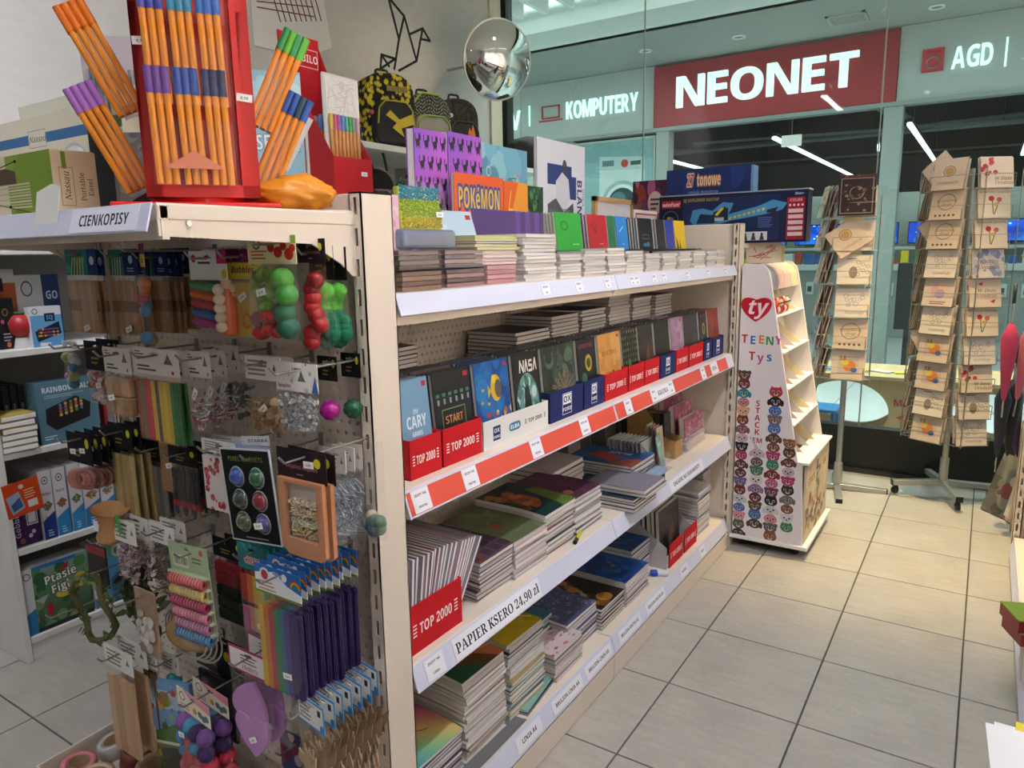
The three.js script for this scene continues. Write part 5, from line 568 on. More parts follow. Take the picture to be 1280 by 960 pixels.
const COV = {
  caby: A(170, 260, '#6f95b4', (c, w) => { logoTop(c, w); txt(c, 'CARY', w * 0.5, 118, 46, '#d5e2ea', { font: 'sans-serif', style: 'bold', stroke: '#6f95b4', lw: 2 }); txt(c, 'the', w * 0.5, 88, 20, '#d5e2ea', { style: 'italic' }); txt(c, 'GAMES', w * 0.5, 150, 18, '#d5e2ea'); fill(c, '#b04a3a', 12, 236, 12, 12); }),
  start: A(190, 260, '#1c2226', (c, w) => { logoTop(c, w); for (let i = 0; i < 6; i++) { fill(c, '#3f7a5a', 14 + i * 30, 62, 16, 10); fill(c, '#8a8f9a', 18 + i * 30, 78, 10, 16); } line(c, [[36, 110], [150, 110], [150, 170], [36, 170]], '#7d9a52', 3, true); txt(c, 'START', 93, 140, 30, '#c9843a', { font: 'monospace' }); txt(c, '1 PLAYER', 90, 196, 22, '#c9843a', { font: 'monospace' }); txt(c, '2 PLAYERS', 96, 224, 22, '#c9843a', { font: 'monospace' }); }),
  fish: A(230, 270, '#16498c', (c, w, h) => { c.globalAlpha = 0.4; blot(c, 30, w, h, ['#1f6ab0', '#0d2f6a', '#2a86c0'], 20, 50); c.globalAlpha = 1; disc(c, 138, 92, 36, '#caa12c', 44); disc(c, 152, 96, 24, '#54524a', 30); disc(c, 126, 62, 14, '#d8b83a'); poly(c, [[104, 100], [80, 122], [84, 76]], '#caa12c'); blot(c, 70, w, 80, ['#0000'], 0, 1); c.save(); c.translate(0, 170); blot(c, 90, w, 100, ['#b8572e', '#c98a4a', '#a83a34', '#d8b48a', '#6a3a4a'], 4, 12); c.restore(); [[50, 90], [40, 130], [82, 138]].forEach(([x, y]) => disc(c, x, y, 9, '#c9a24a', 5)); logoTop(c, w); }),
  nasa: A(220, 270, '#15191a', (c, w, h) => { c.save(); c.beginPath(); c.ellipse(108, 190, 92, 118, 0, 0, 7); c.clip(); fill(c, '#5f8f8a', 0, 0, w, h); blot(c, 60, w, h, ['#8ab4ac', '#3f6f6a', '#a8c8c0', '#2a4f4c'], 6, 22); poly(c, [[88, 120], [116, 110], [134, 170], [128, 270], [66, 270], [76, 180]], '#1d2a2c'); c.restore(); c.strokeStyle = '#d8d4cc'; c.lineWidth = 9; c.lineJoin = 'round'; c.beginPath(); c.moveTo(58, 68); c.lineTo(66, 28); c.lineTo(88, 66); c.lineTo(96, 26); c.moveTo(100, 68); c.lineTo(116, 28); c.lineTo(124, 68); c.moveTo(164, 32); c.lineTo(140, 32); c.lineTo(138, 48); c.lineTo(160, 48); c.lineTo(158, 66); c.lineTo(132, 66); c.moveTo(170, 68); c.lineTo(188, 28); c.lineTo(196, 68); c.stroke(); }),
  jungle: A(220, 270, '#2c3a33', (c, w, h) => { blot(c, 80, w, h, ['#354a3e', '#202b27', '#4a5f4e', '#3a4a48'], 8, 30); c.save(); c.translate(90, 120); for (let i = 0; i < 16; i++) line(c, [[50, 60], [50 + Math.cos(i * 0.4) * 90, 60 - Math.abs(Math.sin(i * 0.4)) * 80]], '#8a7a68', 3); blot(c, 30, 110, 110, ['#7a5a4a', '#5f4a40'], 4, 12); c.restore(); }),
  octo: A(190, 270, '#1b2024', (c, w, h) => { txt(c, 'ADVENTURE', w / 2, 30, 24, '#8c3a44'); disc(c, 110, 100, 34, '#a8923a'); disc(c, 110, 100, 20, '#3f4a2c'); disc(c, 60, 160, 26, '#3a6a44'); blot(c, 36, w, 70, ['#0000'], 0, 1); c.save(); c.translate(0, 190); blot(c, 50, w, 80, ['#8c3a34', '#3a4f6a', '#6a4a5c', '#b0583c'], 5, 14); c.restore(); }),
  paw: A(220, 280, '#c0894a', (c, w, h) => { blot(c, 30, w, h, ['#c89455', '#b8813f'], 12, 34); txt(c, 'BEAUTIFUL', w / 2, 86, 26, '#7d4f28', { font: 'serif' }); [[100, 190], [132, 184]].forEach(([x, y]) => { fill(c, '#6a3320', x - 13, y, 26, 80); disc(c, x, y - 6, 13, '#7d3f28'); }); logoTop(c, w, '#8a4a28'); }),
  cactus: A(150, 270, '#15181a', (c, w, h) => { for (let i = 0; i < 7; i++) for (let j = 0; j < 10; j++) disc(c, 10 + i * 22, 14 + j * 27, 4, pick(['#6a6a44', '#4a5f3a', '#8a8a6a']), 8); disc(c, 62, 190, 22, '#55702e', 40); disc(c, 62, 150, 16, '#55702e'); }),
  brown: A(220, 270, '#2a2726', (c, w, h) => { blot(c, 40, w, h, ['#33302e', '#221f1f', '#3a3230'], 12, 40); poly(c, [[110, 130], [150, 90], [160, 150], [120, 210], [90, 230]], '#6a4438'); }),
  black: A(190, 270, '#191b1d', (c, w, h) => { blot(c, 20, w, h, ['#202325', '#151718'], 15, 40); disc(c, 110, 190, 18, '#8a7f74'); disc(c, 120, 205, 10, '#5a3a2c'); }),
  pink: A(150, 270, '#9c7a94', (c, w, h) => { blot(c, 24, w, h, ['#a8869e', '#8f6c88'], 10, 30); ring(c, 76, 190, 30, '#c8b0c2', 4); logoTop(c, w); }),
  greyc: A(200, 270, '#2b2e2e', (c, w, h) => { disc(c, 150, 150, 40, '#383c3a'); }),
  rust: A(220, 270, '#8a3a28', (c, w, h) => { blot(c, 20, w, h, ['#94432f', '#7d3424'], 10, 30); disc(c, 90, 100, 26, '#7a5a52'); }),
  plaid: A(300, 220, '#3a2838', (c, w, h) => { for (let i = 0; i < 6; i++) { fill(c, '#4a3648', i * 52, 0, 14, h); fill(c, '#7d6a7c', i * 52 + 6, 0, 2, h); } for (let j = 0; j < 4; j++) { fill(c, '#4a3448', 0, j * 56, w, 14); fill(c, '#7d6a7c', 0, j * 56 + 6, w, 2); } blot(c, 12, w, 60, ['#6a3a22'], 8, 18); }),
  fox: A(300, 220, '#0f3034', (c, w, h) => { poly(c, [[0, 130], [200, 170], [180, 220], [0, 220]], '#4f6a2c'); disc(c, 150, 80, 84, '#7d3a24', 46); blot(c, 26, 260, 130, ['#8c4a30', '#a05f3a', '#5f2a1c'], 8, 22); fill(c, '#0f3034', 0, 0, 60, 120); }),
  olive: A(300, 220, '#5a6244', (c, w, h) => { blot(c, 14, w, h, ['#65704c', '#4f583c'], 18, 40); disc(c, 120, 70, 24, '#8a4a34'); }),
  purple: A(300, 220, '#4a2740', (c, w, h) => { fill(c, '#5a3450', 0, 110, w, 24); disc(c, 60, 60, 22, '#a8624a'); }),
  rainbow: A(300, 220, '#b86a8a', (c, w, h) => { const g = c.createLinearGradient(0, 0, w, h); ['#4a8fa0', '#7db08a', '#d0b46a', '#c86a7a', '#a04a9a', '#3a4a90'].forEach((q, i) => g.addColorStop(i / 5, q)); c.fillStyle = g; c.fillRect(0, 0, w, h); c.strokeStyle = '#5c2a5c'; c.lineWidth = 3; c.beginPath(); c.moveTo(80, 150); c.bezierCurveTo(120, 40, 170, 190, 150, 90); c.bezierCurveTo(220, 40, 200, 190, 250, 100); c.stroke(); }),
  orange: A(300, 220, '#a8623c', (c, w, h) => { poly(c, [[0, 0], [170, 0], [110, 70], [60, 150], [0, 190]], '#5a3a20'); poly(c, [[0, 0], [90, 0], [40, 90], [0, 130]], '#1f4a34'); c.strokeStyle = '#c88a5c'; c.lineWidth = 6; c.beginPath(); c.moveTo(170, 0); c.quadraticCurveTo(90, 80, 60, 220); c.stroke(); disc(c, 256, 44, 13, '#b8401c'); disc(c, 256, 44, 5, '#a8623c'); }),
  yellow: A(300, 220, '#b09a1c', (c, w, h) => { blot(c, 16, w, h, ['#bca528', '#a08c18'], 16, 40); line(c, [[40, 210], [120, 150], [280, 60]], '#d8cc7a', 8); disc(c, 270, 26, 9, '#b8501c'); }),
  bluefl: A(300, 220, '#44506e', (c, w, h) => { for (let i = 0; i < 60; i++) { const x = rr(0, w), y = rr(0, h), r = rr(5, 12); for (let k = 0; k < 5; k++) disc(c, x + Math.cos(k * 1.26) * r, y + Math.sin(k * 1.26) * r, r * 0.6, pick(['#54628c', '#6a5078', '#3a466a', '#7a86a0'])); } }),
  fire: A(300, 220, '#1a1614', (c, w, h) => { blot(c, 40, w, 130, ['#6a4420', '#8a5a28', '#a87034', '#3a2a1c'], 10, 34); disc(c, 130, 60, 30, '#9aa0a8'); disc(c, 150, 70, 16, '#2c3036'); }),
  deep: A(300, 220, '#123a78', (c, w, h) => { blot(c, 50, w, h, ['#164488', '#0e2f62', '#1c5098'], 12, 40); disc(c, 120, 110, 12, '#5c7048'); disc(c, 150, 130, 9, '#8a6a4a'); }),
  deep2: A(300, 220, '#1a4a86', (c, w, h) => { blot(c, 40, w, h, ['#2a5f9a', '#16407a'], 12, 36); poly(c, [[0, 0], [120, 0], [60, 90], [0, 110]], '#8a4a34'); poly(c, [[110, 30], [260, 90], [200, 150], [90, 110]], '#9a3a34'); txt(c, 'BLAZE', 120, 150, 36, '#c9d4e0', { style: 'bold italic' }); }),
  pinkfl: A(260, 160, '#c9b8ba', (c, w, h) => { for (let i = 0; i < 22; i++) { const x = rr(0, w), y = rr(0, h), r = rr(6, 14); poly(c, [[x, y - r], [x + r, y], [x, y + r * 0.8], [x - r, y]], pick(['#a83a5a', '#8c2a48', '#b8607a', '#7d7f9a'])); } }),
  slate: A(260, 200, '#7d7886', (c, w, h) => { disc(c, 220, 30, 14, '#8f8a98'); }),
};
// printed carton trays holding standing notebooks
const stripes = (c, x, y, s, col) => { for (let i = 0; i < 4; i++) fill(c, col, x, y - s * 0.5 + i * s * 0.27, s * 0.5, s * 0.13); };
const TR = {
  red: A(300, 150, '#bf1a24', (c, w, h) => { txt(c, 'TOP 2000', w / 2, 80, 46, '#f2e2e2', { font: 'sans-serif', sx: 0.9 }); stripes(c, 26, 80, 40, '#f2e2e2'); stripes(c, w - 46, 80, 40, '#f2e2e2'); }),
  white: A(520, 150, '#dededc', (c, w, h) => { fill(c, '#27366a', 70, 40, 54, 76); txt(c, 'OX', 97, 64, 30, '#e8e8ee'); txt(c, 'FORD', 97, 98, 19, '#e8e8ee'); c.fillStyle = '#3f7fa0'; c.beginPath(); c.roundRect(190, 54, 92, 46, 20); c.fill(); txt(c, 'ELBA', 236, 77, 30, '#eef4f6'); txt(c, 'TOP 2000', 404, 76, 32, '#3f4044', { sx: 0.85 }); stripes(c, 318, 76, 28, '#3f4044'); stripes(c, 482, 76, 28, '#3f4044'); }),
  navy: A(260, 150, '#1f2b60', (c, w, h) => { line(c, [[96, 26], [166, 26], [166, 128], [96, 128]], '#e6e8ee', 3, true); fill(c, '#e6e8ee', 100, 30, 62, 50); txt(c, 'OX', 131, 55, 42, '#1f2b60'); txt(c, 'FORD', 131, 104, 27, '#e6e8ee'); }),
};
function trayBox(name, label, kind, xf, y, z0, z1, hgt, dep) {
  const w = Math.abs(z0 - z1) - 0.004, a = TR[kind], col = { red: 0xc3202a, white: 0xdcdcda, navy: 0x1c2758 }[kind], m = M(col, 0.75), g = thing(name, label, 'carton', [xf, y, (z0 + z1) / 2], { rot: [0, Math.PI / 2, 0] });
  part('front_panel', artBox(w, hgt, 0.003, a), a.s.matte, g, [0, hgt / 2, 0]); part('base', box(w, 0.003, dep), m, g, [0, 0.0017, -dep / 2]); part('back_panel', box(w, hgt * 1.1, 0.003), m, g, [0, hgt * 0.55, -dep]);
  const s = extrude([[0, 0], [dep, 0], [dep, hgt * 1.1], [dep * 0.6, hgt * 1.05], [0, hgt]], 0.0025); for (const x of [-w / 2, w / 2 - 0.0025]) part('side_panel', s.clone().rotateY(Math.PI / 2), m, g, [x, 0, 0]);
  return g;
}
{ // ---- second level: standing notebooks in cartons
  const y = SH[1], xf = -1.092;
  const rows = [ // z0, z1, tray, cover, rear colour, words
    [-1.226, -1.346, 'red', 'caby', '#5a7a94', 'pale blue notebook with white lettering', 'red TOP 2000 carton by the near upright'], [-1.35, -1.518, 'red', 'start', '#1c2226', 'black notebook with a START game screen', 'red TOP 2000 carton under the game notebook'], [-1.524, -1.70, null, 'fish', '#16365c', 'notebook with a yellow aquarium fish'], [-1.71, -1.87, null, 'nasa', '#15191a', 'black NASA notebook with an astronaut on a moon'],
    [-1.875, -2.095, 'navy', 'jungle', '#26302c', 'dark green jungle notebook', 'wide navy carton under the jungle notebook'], [-2.102, -2.252, 'navy', 'octo', '#1b2024', 'dark adventure notebook with a yellow emblem', 'navy carton at the shelf joint'], [-2.258, -2.453, 'red', 'paw', '#2a2a30', 'tan notebook with two brown figures', 'red carton under the tan notebook'], [-2.46, -2.61, 'red', 'cactus', '#15181a', 'black notebook patterned with cacti', 'red carton under the cactus notebook'],
    [-2.612, -2.766, 'red', 'brown', '#2a2726', 'dark brown notebook with a rust streak', 'red carton under the dark brown notebook'], [-2.774, -2.946, 'navy', 'black', '#191b1d', 'black notebook with a small moon', 'navy carton between two red ones'], [-2.955, -3.108, 'red', 'pink', '#8a6a84', 'mauve notebook with a pale ring', 'red carton under the mauve notebook'], [-3.114, -3.31, 'red', 'greyc', '#2b2e2e', 'plain charcoal grey notebook', 'red carton under the charcoal notebook'], [-3.318, -3.44, 'navy', 'octo', '#402a30', 'patterned dark red notebook', 'navy carton next to the rust notebook'], [-3.447, -3.62, 'navy', 'rust', '#7a3424', 'rust red notebook by the end panel', 'last navy carton by the end panel']];
  trayBox('notebook_carton', 'wide white carton with OXFORD, ELBA and TOP 2000 logos', 'white', xf, y, -1.522, -1.866, 0.078, 0.16);
  rows.forEach(([z0, z1, tr, cv, col, words, tl], i) => {
    if (tr) trayBox('notebook_carton', tl, tr, xf, y, z0, z1, 0.096, 0.16);
    const w = Math.abs(z0 - z1) - 0.014, n = 9, zc = (z0 + z1) / 2;
    for (let k = 0; k < n; k++) standBook('notebook', k ? 'notebook filed directly behind the ' + words : words, k ? 'notebooks behind the ' + words : undefined, xf - 0.012 - k * 0.0145, y + 0.0045, zc + (k ? rr(-0.003, 0.003) : 0), w, 0.228 - (k ? rr(0, 0.006) : 0), 0.0125, k ? pick([col, col, '#3a3c44', '#5a4a50']) : col, k ? null : COV[cv], { lean: 0.1 });
  });
  // stacks of exercise books at the back
  [[-1.29, 0.2, 0.16, 14, ['#15161a', '#1c1d22'], 'black covered exercise book in the low rear stack by the near upright'], [-1.4, 0.19, 0.27, 24, ['#5a2f24', '#24272c', '#3a3c40', '#6a3a2c'], 'exercise book with brown and grey covers in the tall rear stack behind the game notebook'], [-1.63, 0.2, 0.15, 14, ['#a8a4a0', '#8f8c8a'], 'grey exercise book in the low rear stack behind the aquarium notebook'], [-1.86, 0.2, 0.16, 14, ['#8a8584', '#3a383c'], 'grey exercise book in the rear stack behind the astronaut notebook'], [-2.1, 0.22, 0.25, 20, ['#141a28', '#1a2030', '#161a22'], 'navy exercise book in the rear stack behind the jungle notebook'], [-2.33, 0.2, 0.29, 22, ['#5a3038', '#9a9694', '#4a2a30'], 'maroon exercise book in the rear stack at the shelf joint'], [-2.56, 0.21, 0.3, 22, ['#141a30', '#1a2038'], 'dark blue exercise book in the tall rear stack behind the cactus notebook'], [-2.8, 0.2, 0.36, 26, ['#a8a4a4', '#8f8b8c'], 'white edged exercise book in the tallest rear stack'], [-3.04, 0.2, 0.31, 22, ['#2a2a2e', '#b0acaa'], 'exercise book in the rear stack behind the mauve notebook'], [-3.3, 0.2, 0.32, 22, ['#3a3840', '#4a4650'], 'exercise book in the rear stack closest to the end panel']].forEach(([z, w, h, n, cols, l]) => stack(l, -1.285, z, w, 0.2, y, n, h / n, cols, { jit: 0.004, name: 'rear_exercise_book' }));
}
{ // ---- top level: risers, folders, notebooks, stacks
  const y = SH[0], ry = 1.57;
  const rs = thing('shelf_riser', 'low black metal riser on the top shelf under the standing notebooks', 'riser', [-1.35, y, -2.66]);
  part('top_plate', rbox(0.27, 0.008, 1.9, 0.002, 1), black, rs, [0, ry - y - 0.0045, 0]); for (const [sx, sz] of [[-1, -0.93], [1, -0.93], [-1, 0.93], [1, 0.93], [-1, 0], [1, 0]]) part('leg', box(0.012, ry - y - 0.009, 0.012), black, rs, [0.125 * sx, (ry - y - 0.009) / 2, sz]);
  const cat = A(220, 300, '#8a4fb0', (c, w, h) => { const g = c.createLinearGradient(0, 0, w, h); g.addColorStop(0, '#7d4ab8'); g.addColorStop(0.5, '#b05ac0'); g.addColorStop(1, '#8f9ad8'); c.fillStyle = g; c.fillRect(0, 0, w, h); for (let j = 0; j < 6; j++) for (let i = 0; i < 4; i++) { const x = 26 + i * 56 + (j % 2) * 24, q = 26 + j * 50; disc(c, x, q + 8, 13, '#1d1830', 9); disc(c, x + 12, q - 4, 8, '#1d1830'); poly(c, [[x + 5, q - 6], [x + 6, q - 16], [x + 12, q - 9]], '#1d1830'); poly(c, [[x + 12, q - 9], [x + 18, q - 16], [x + 19, q - 5]], '#1d1830'); line(c, [[x - 10, q + 8], [x - 18, q], [x - 16, q - 12]], '#1d1830', 5); line(c, [[x - 7, q + 12], [x - 8, q + 21]], '#1d1830', 5); line(c, [[x + 8, q + 12], [x + 9, q + 21]], '#1d1830', 5); } });
  standBook('ring_folder', 'pink and purple folder patterned with black cats, the left one', undefined, -1.415, ry, -1.745, 0.152, 0.355, 0.03, '#7d4ab8', cat).userData.label = 'pink and purple folder patterned with black cats next to the clear wrapped plush notebook';
  standBook('ring_folder', 'purple folder patterned with black cats behind the orange folder', undefined, -1.44, ry, -1.95, 0.18, 0.37, 0.03, '#7d4ab8', cat);
  const bl = A(240, 240, '#5f93ac', (c, w, h) => { blot(c, 40, w, h, ['#6aa0b8', '#54869e', '#7fb0c0'], 12, 40); disc(c, 170, 90, 30, '#8fb0a8'); for (let i = 0; i < 20; i++) line(c, [[rr(130, 210), rr(60, 140)], [rr(130, 210), rr(60, 140)]], '#4a6f80', 2); disc(c, 196, 60, 5, '#c07a9a'); ring(c, 40, 60, 10, '#b8d0d8', 2); });
  standBook('ring_folder', 'pale blue folder with a floral sketch behind the orange folder', undefined, -1.465, ry, -2.215, 0.3, 0.362, 0.03, '#5f93ac', bl);
  const pk = A(300, 150, '#cc5420', (c, w, h) => { txt(c, 'POKéMON', 150, 46, 54, '#c9a63a', { stroke: '#2b3f86', lw: 12, sx: 0.95 }); });
  standBook('document_folder', 'orange folder with POKéMON lettering', undefined, -1.355, ry, -1.905, 0.264, 0.235, 0.012, '#b84a1c', pk);
  const pf = A(200, 150, '#d08a2c', (c, w, h) => { poly(c, [[0, 0], [120, 0], [70, 60], [120, 70], [40, 150], [0, 150]], '#c85a20'); line(c, [[60, 20], [40, 60], [70, 60], [44, 110]], '#e0b04a', 5); poly(c, [[120, 100], [200, 60], [200, 150], [100, 150]], '#2a2420'); });
  standBook('document_folder', 'orange folder with a yellow lightning pattern', undefined, -1.355, ry, -2.115, 0.15, 0.228, 0.012, '#b87a2c', pf);
  const gb = A(120, 150, '#1f3a2a', (c, w, h) => blot(c, 50, w, h, ['#2f5a3a', '#14261c', '#4a7a4a'], 5, 12)); standBook('document_folder', 'dark green blocky patterned folder beside the orange folders', undefined, -1.4, ry, -2.3, 0.14, 0.23, 0.012, '#1f3a2a', gb);
  const bc = A(300, 330, '#c4c6d2', (c, w, h) => { fill(c, '#27366e', 60, 70, 150, 60); fill(c, '#27366e', 180, 100, 60, 70); poly(c, [[110, 120], [150, 90], [190, 110], [200, 170], [160, 220], [110, 200]], '#b9bcc8'); disc(c, 165, 74, 14, '#3a3a44', 22); poly(c, [[60, 190], [110, 170], [160, 210], [220, 180], [230, 260], [60, 262]], '#4a4d55'); blot(c, 60, 1, 1, ['#0000'], 0, 1); for (let i = 0; i < 80; i++) disc(c, rr(64, 226), rr(200, 258), 3, '#6b6e76'); txt(c, 'BLANCA', 262, 190, 44, '#2c3158', { rot: Math.PI / 2 }); txt(c, 'linea', 290, 160, 26, '#6a6f86', { rot: Math.PI / 2, style: 'normal' }); });
  standBook('sketch_pad', 'large white and blue BLANCA sketch pad standing at the back', undefined, -1.45, ry, -2.605, 0.386, 0.42, 0.016, '#27366e', bc);
  { const f = thing('wooden_frame_pad', 'clear wrapped pad in a pale wood frame beside the BLANCA pad', 'pad', [-1.46, ry, -3.1], { rot: [0, Math.PI / 2, 0] }); part('frame', merge([at(box(0.4, 0.02, 0.02), 0, 0.22, 0), at(box(0.02, 0.23, 0.02), -0.19, 0.115, 0), at(box(0.02, 0.23, 0.02), 0.19, 0.115, 0)]), M('#b8925c', 0.6), f); part('sheet', box(0.37, 0.2, 0.008), M('#d0ced4', 0.6), f, [0, 0.11, 0]); part('red_mark', box(0.02, 0.06, 0.002), M('#b8322c', 0.6), f, [0.15, 0.12, 0.006]); part('wrapper', box(0.4, 0.23, 0.001), clear, f, [0, 0.115, 0.013]); }
  { const f = thing('wrapped_stationery_set', 'white stationery set with a red border in crumpled wrapping', 'pad', [-1.46, ry, -3.46], { rot: [0, Math.PI / 2, 0] }); part('set', rbox(0.3, 0.19, 0.02, 0.01), M('#d6d0d2', 0.5), f, [0, 0.095, 0]); part('red_border', merge([at(box(0.26, 0.008, 0.002), 0, 0.17, 0.011), at(box(0.008, 0.16, 0.002), -0.126, 0.09, 0.011), at(box(0.008, 0.16, 0.002), 0.126, 0.09, 0.011)]), M('#b83a34', 0.5), f); part('wrapper', filmSheet(0.34, 0.22, 0.02), film, f, [0, 0, 0.016]); }
  // notebooks standing on the riser front
  const cvr = (bg, f) => A(150, 170, bg, f);
  const nb = [['#2f9a3a', -2.243, -2.439, 'glossy green notebook', (c) => { ring(c, 50, 60, 18, '#1d6a2a', 6); small(c, 90, 140, 40, 1, 8, '#a8d8a8'); }, '#a8a498'], ['#a8232c', -2.49, -2.655, 'glossy red notebook', (c) => { ring(c, 50, 50, 16, '#7a1820', 5); disc(c, 56, 76, 10, '#7a1820'); small(c, 86, 138, 40, 1, 8, '#d8a8a8'); }, '#6a3a7a'], ['#2a6a4a', -2.662, -2.73, 'narrow dark green notebook beside the blue one', null, '#2a6a4a'], ['#2b7fc8', -2.736, -2.85, 'bright blue notebook', (c) => { line(c, [[40, 80], [100, 50]], '#bcd8ee', 6); small(c, 70, 140, 50, 1, 8, '#bcd8ee'); }, '#8a98b4'], ['#17191c', -2.96, -3.115, 'black notebook with a blue foot print', (c) => { line(c, [[40, 90], [110, 90], [110, 112], [40, 112]], '#9a9ca0', 2, true); blot(c, 8, 1, 1, ['#0000'], 0, 1); [50, 66, 82, 98].forEach((x, i) => fill(c, '#2f8ac8', x, 138 - i * 3, 10, 16 + i * 3)); }, '#1f2a34'], ['#1d1f22', -3.167, -3.27, 'plain black notebook beside the royal blue one', null, '#24262a'], ['#2c3a9a', -3.28, -3.385, 'royal blue notebook', null, '#2c3a9a'], ['#d8b41c', -3.392, -3.54, 'yellow notebook with a black corner', (c) => { poly(c, [[20, 170], [20, 90], [50, 170]], '#2a2620'); poly(c, [[60, 170], [60, 110], [80, 170]], '#2a2620'); }, '#d8b41c']];
  nb.forEach(([bg, z0, z1, words, f, rear]) => { const a = cvr(bg, f || (() => {})); const w = Math.abs(z0 - z1) - 0.006, n = 6; for (let k = 0; k < n; k++) standBook('notebook', k ? 'notebook filed right behind the ' + words : words + ' standing on the black riser', k ? 'notebooks behind the ' + words : undefined, -1.268 - k * 0.0125, ry + 0.0005, (z0 + z1) / 2, w, 0.134 - (k ? rr(0, 0.003) : 0), 0.0105, k ? rear : bg, k ? null : a, { lean: 0.12 }); });
  for (let k = 0; k < 7; k++) standBook('notebook', 'slanted dark purple notebook behind the pastel stack', 'slanted purple notebooks', -1.3 - 0.002 * k, ry, -1.9 - k * 0.032, 0.14, 0.125, 0.008, k % 2 ? '#54308a' : '#402468', null, { ry: -0.75, lean: 0.05 });
  // clear wrapped stacks at the near end
  const wrap = (g, w, h, d) => part('wrapper', rbox(w, h, d, 0.006), film, g, [0, h / 2, 0]);
  [[-1.135, y, -1.29, 0.15, 0.045, ['#7a5a44', '#5a3f34'], 'brown'], [-1.15, y, -1.48, 0.17, 0.045, ['#8a6068', '#4a3a40'], 'dusky pink'], [-1.14, y + 0.0465, -1.29, 0.15, 0.045, ['#3a3236', '#5a4f54'], 'dark grey'], [-1.155, y + 0.0465, -1.48, 0.17, 0.045, ['#59525c', '#8a7078'], 'grey and mauve'], [-1.16, y, -1.655, 0.15, 0.05, ['#a8707a', '#b88a90'], 'rose']].forEach(([x, yy, z, w, h, cols, nm]) => { const g = thing('wrapped_notebook_block', nm + ' wrapped block of small notebooks at the near end of the top shelf', 'notebook', [x, yy, z], { rot: [0, Math.PI / 2, 0] }); for (let i = 0; i < 4; i++) part('notebook', box(w - 0.012, h / 4 - 0.002, 0.1), M(cols[i % 2], 0.5), g, [rr(-0.002, 0.002), h / 4 * (i + 0.5), 0]); wrap(g, w, h, 0.115); });
  { const g = thing('slime_tub', 'clear tub of blue and lilac balls on the wrapped notebooks', 'tub', [-1.15, y + 0.0935, -1.345], { rot: [0, Math.PI / 2, 0] }); part('tub', rbox(0.2, 0.045, 0.1, 0.01), new THREE.MeshPhysicalMaterial({ color: 0xaebcd0, transmission: 0.7, roughness: 0.1, thickness: 0 }), g, [0, 0.023, 0]); [['#7a6ab0', -0.02], ['#4a7fb0', -0.06], ['#a88ab8', 0.03], ['#5a6a9a', 0.07], ['#c8a04a', 0.085]].forEach(([c, x]) => ball(g, 'ball', 0.018, M(c, 0.5), x, 0.024, 0.02)); }
  const pinkA = A(80, 150, '#d9b4c4', (c, w, h) => { blot(c, 14, w, h, ['#d090ac', '#e0c4d0'], 5, 12); txt(c, '♥', 40, 90, 30, '#c86a90'); });
  { const g = thing('pink_gift_pack', 'pale pink gift pack standing beside the near upright', 'pack', [-1.13, y + 0.0935, -1.225], { rot: [0, Math.PI / 2, 0] }); part('pack', artBox(0.07, 0.12, 0.02, pinkA), pinkA.s.matte, g, [0, 0.06, 0]); part('sleeve', box(0.075, 0.13, 0.001), clear, g, [0, 0.065, 0.013]); }
  { const g = thing('plush_notebook', 'fluffy notebook striped blue, lime and yellow in a clear sleeve', 'notebook', [-1.15, y + 0.1395, -1.375], { rot: [-0.1, Math.PI / 2, 0] }); part('board', rbox(0.15, 0.1, 0.016, 0.004), M('#b8c04a', 0.9), g, [0, 0.05, -0.006]);
    const tuft = G('tuft', () => new THREE.ConeGeometry(0.0022, 0.011, 5).rotateX(Math.PI / 2)); [['#2f9fc0', 0.07, 0.1], ['#a8c81c', 0.03, 0.07], ['#d8c81c', 0.004, 0.03]].forEach(([c, a, b]) => { const l = []; for (let i = 0; i < 340; i++) l.push(at(tuft, rr(-0.072, 0.072), rr(a, b), 0.006, rr(-0.7, 0.7), rr(-0.7, 0.7))); const m = part('plush_pile', merge(l), M(c, 0.95), g); m.userData.kind = 'stuff'; }); part('sleeve', box(0.16, 0.115, 0.001), clear, g, [0, 0.055, 0.017]); sticker(g, 0.05, 0.035, 0.0185); }
  const lb = A(170, 110, '#a8bcd4', (c, w) => { logoTop(c, w); blot(c, 6, w, 110, ['#b4c6da'], 8, 20); }); standBook('notebook', 'pale blue notebook leaning on the pastel stack', undefined, -1.2, y + 0.1, -1.6, 0.16, 0.1, 0.008, '#a8bcd4', lb, { lean: 0.3 });
  // stacks
  stack('white edged exercise book at the bottom of the pastel stack', -1.12, -1.655, 0.2, 0.2, y + 0.051, 4, 0.009, ['#d0a0ac', '#c890a0', '#d8b4bc']); stack('pastel green and yellow exercise book in the pastel stack', -1.125, -1.66, 0.21, 0.2, y + 0.09, 5, 0.007, ['#b8c83a', '#d0b04a', '#3a4a44', '#c8d06a'], { top: 'dark green exercise book on top of the pastel stack' });
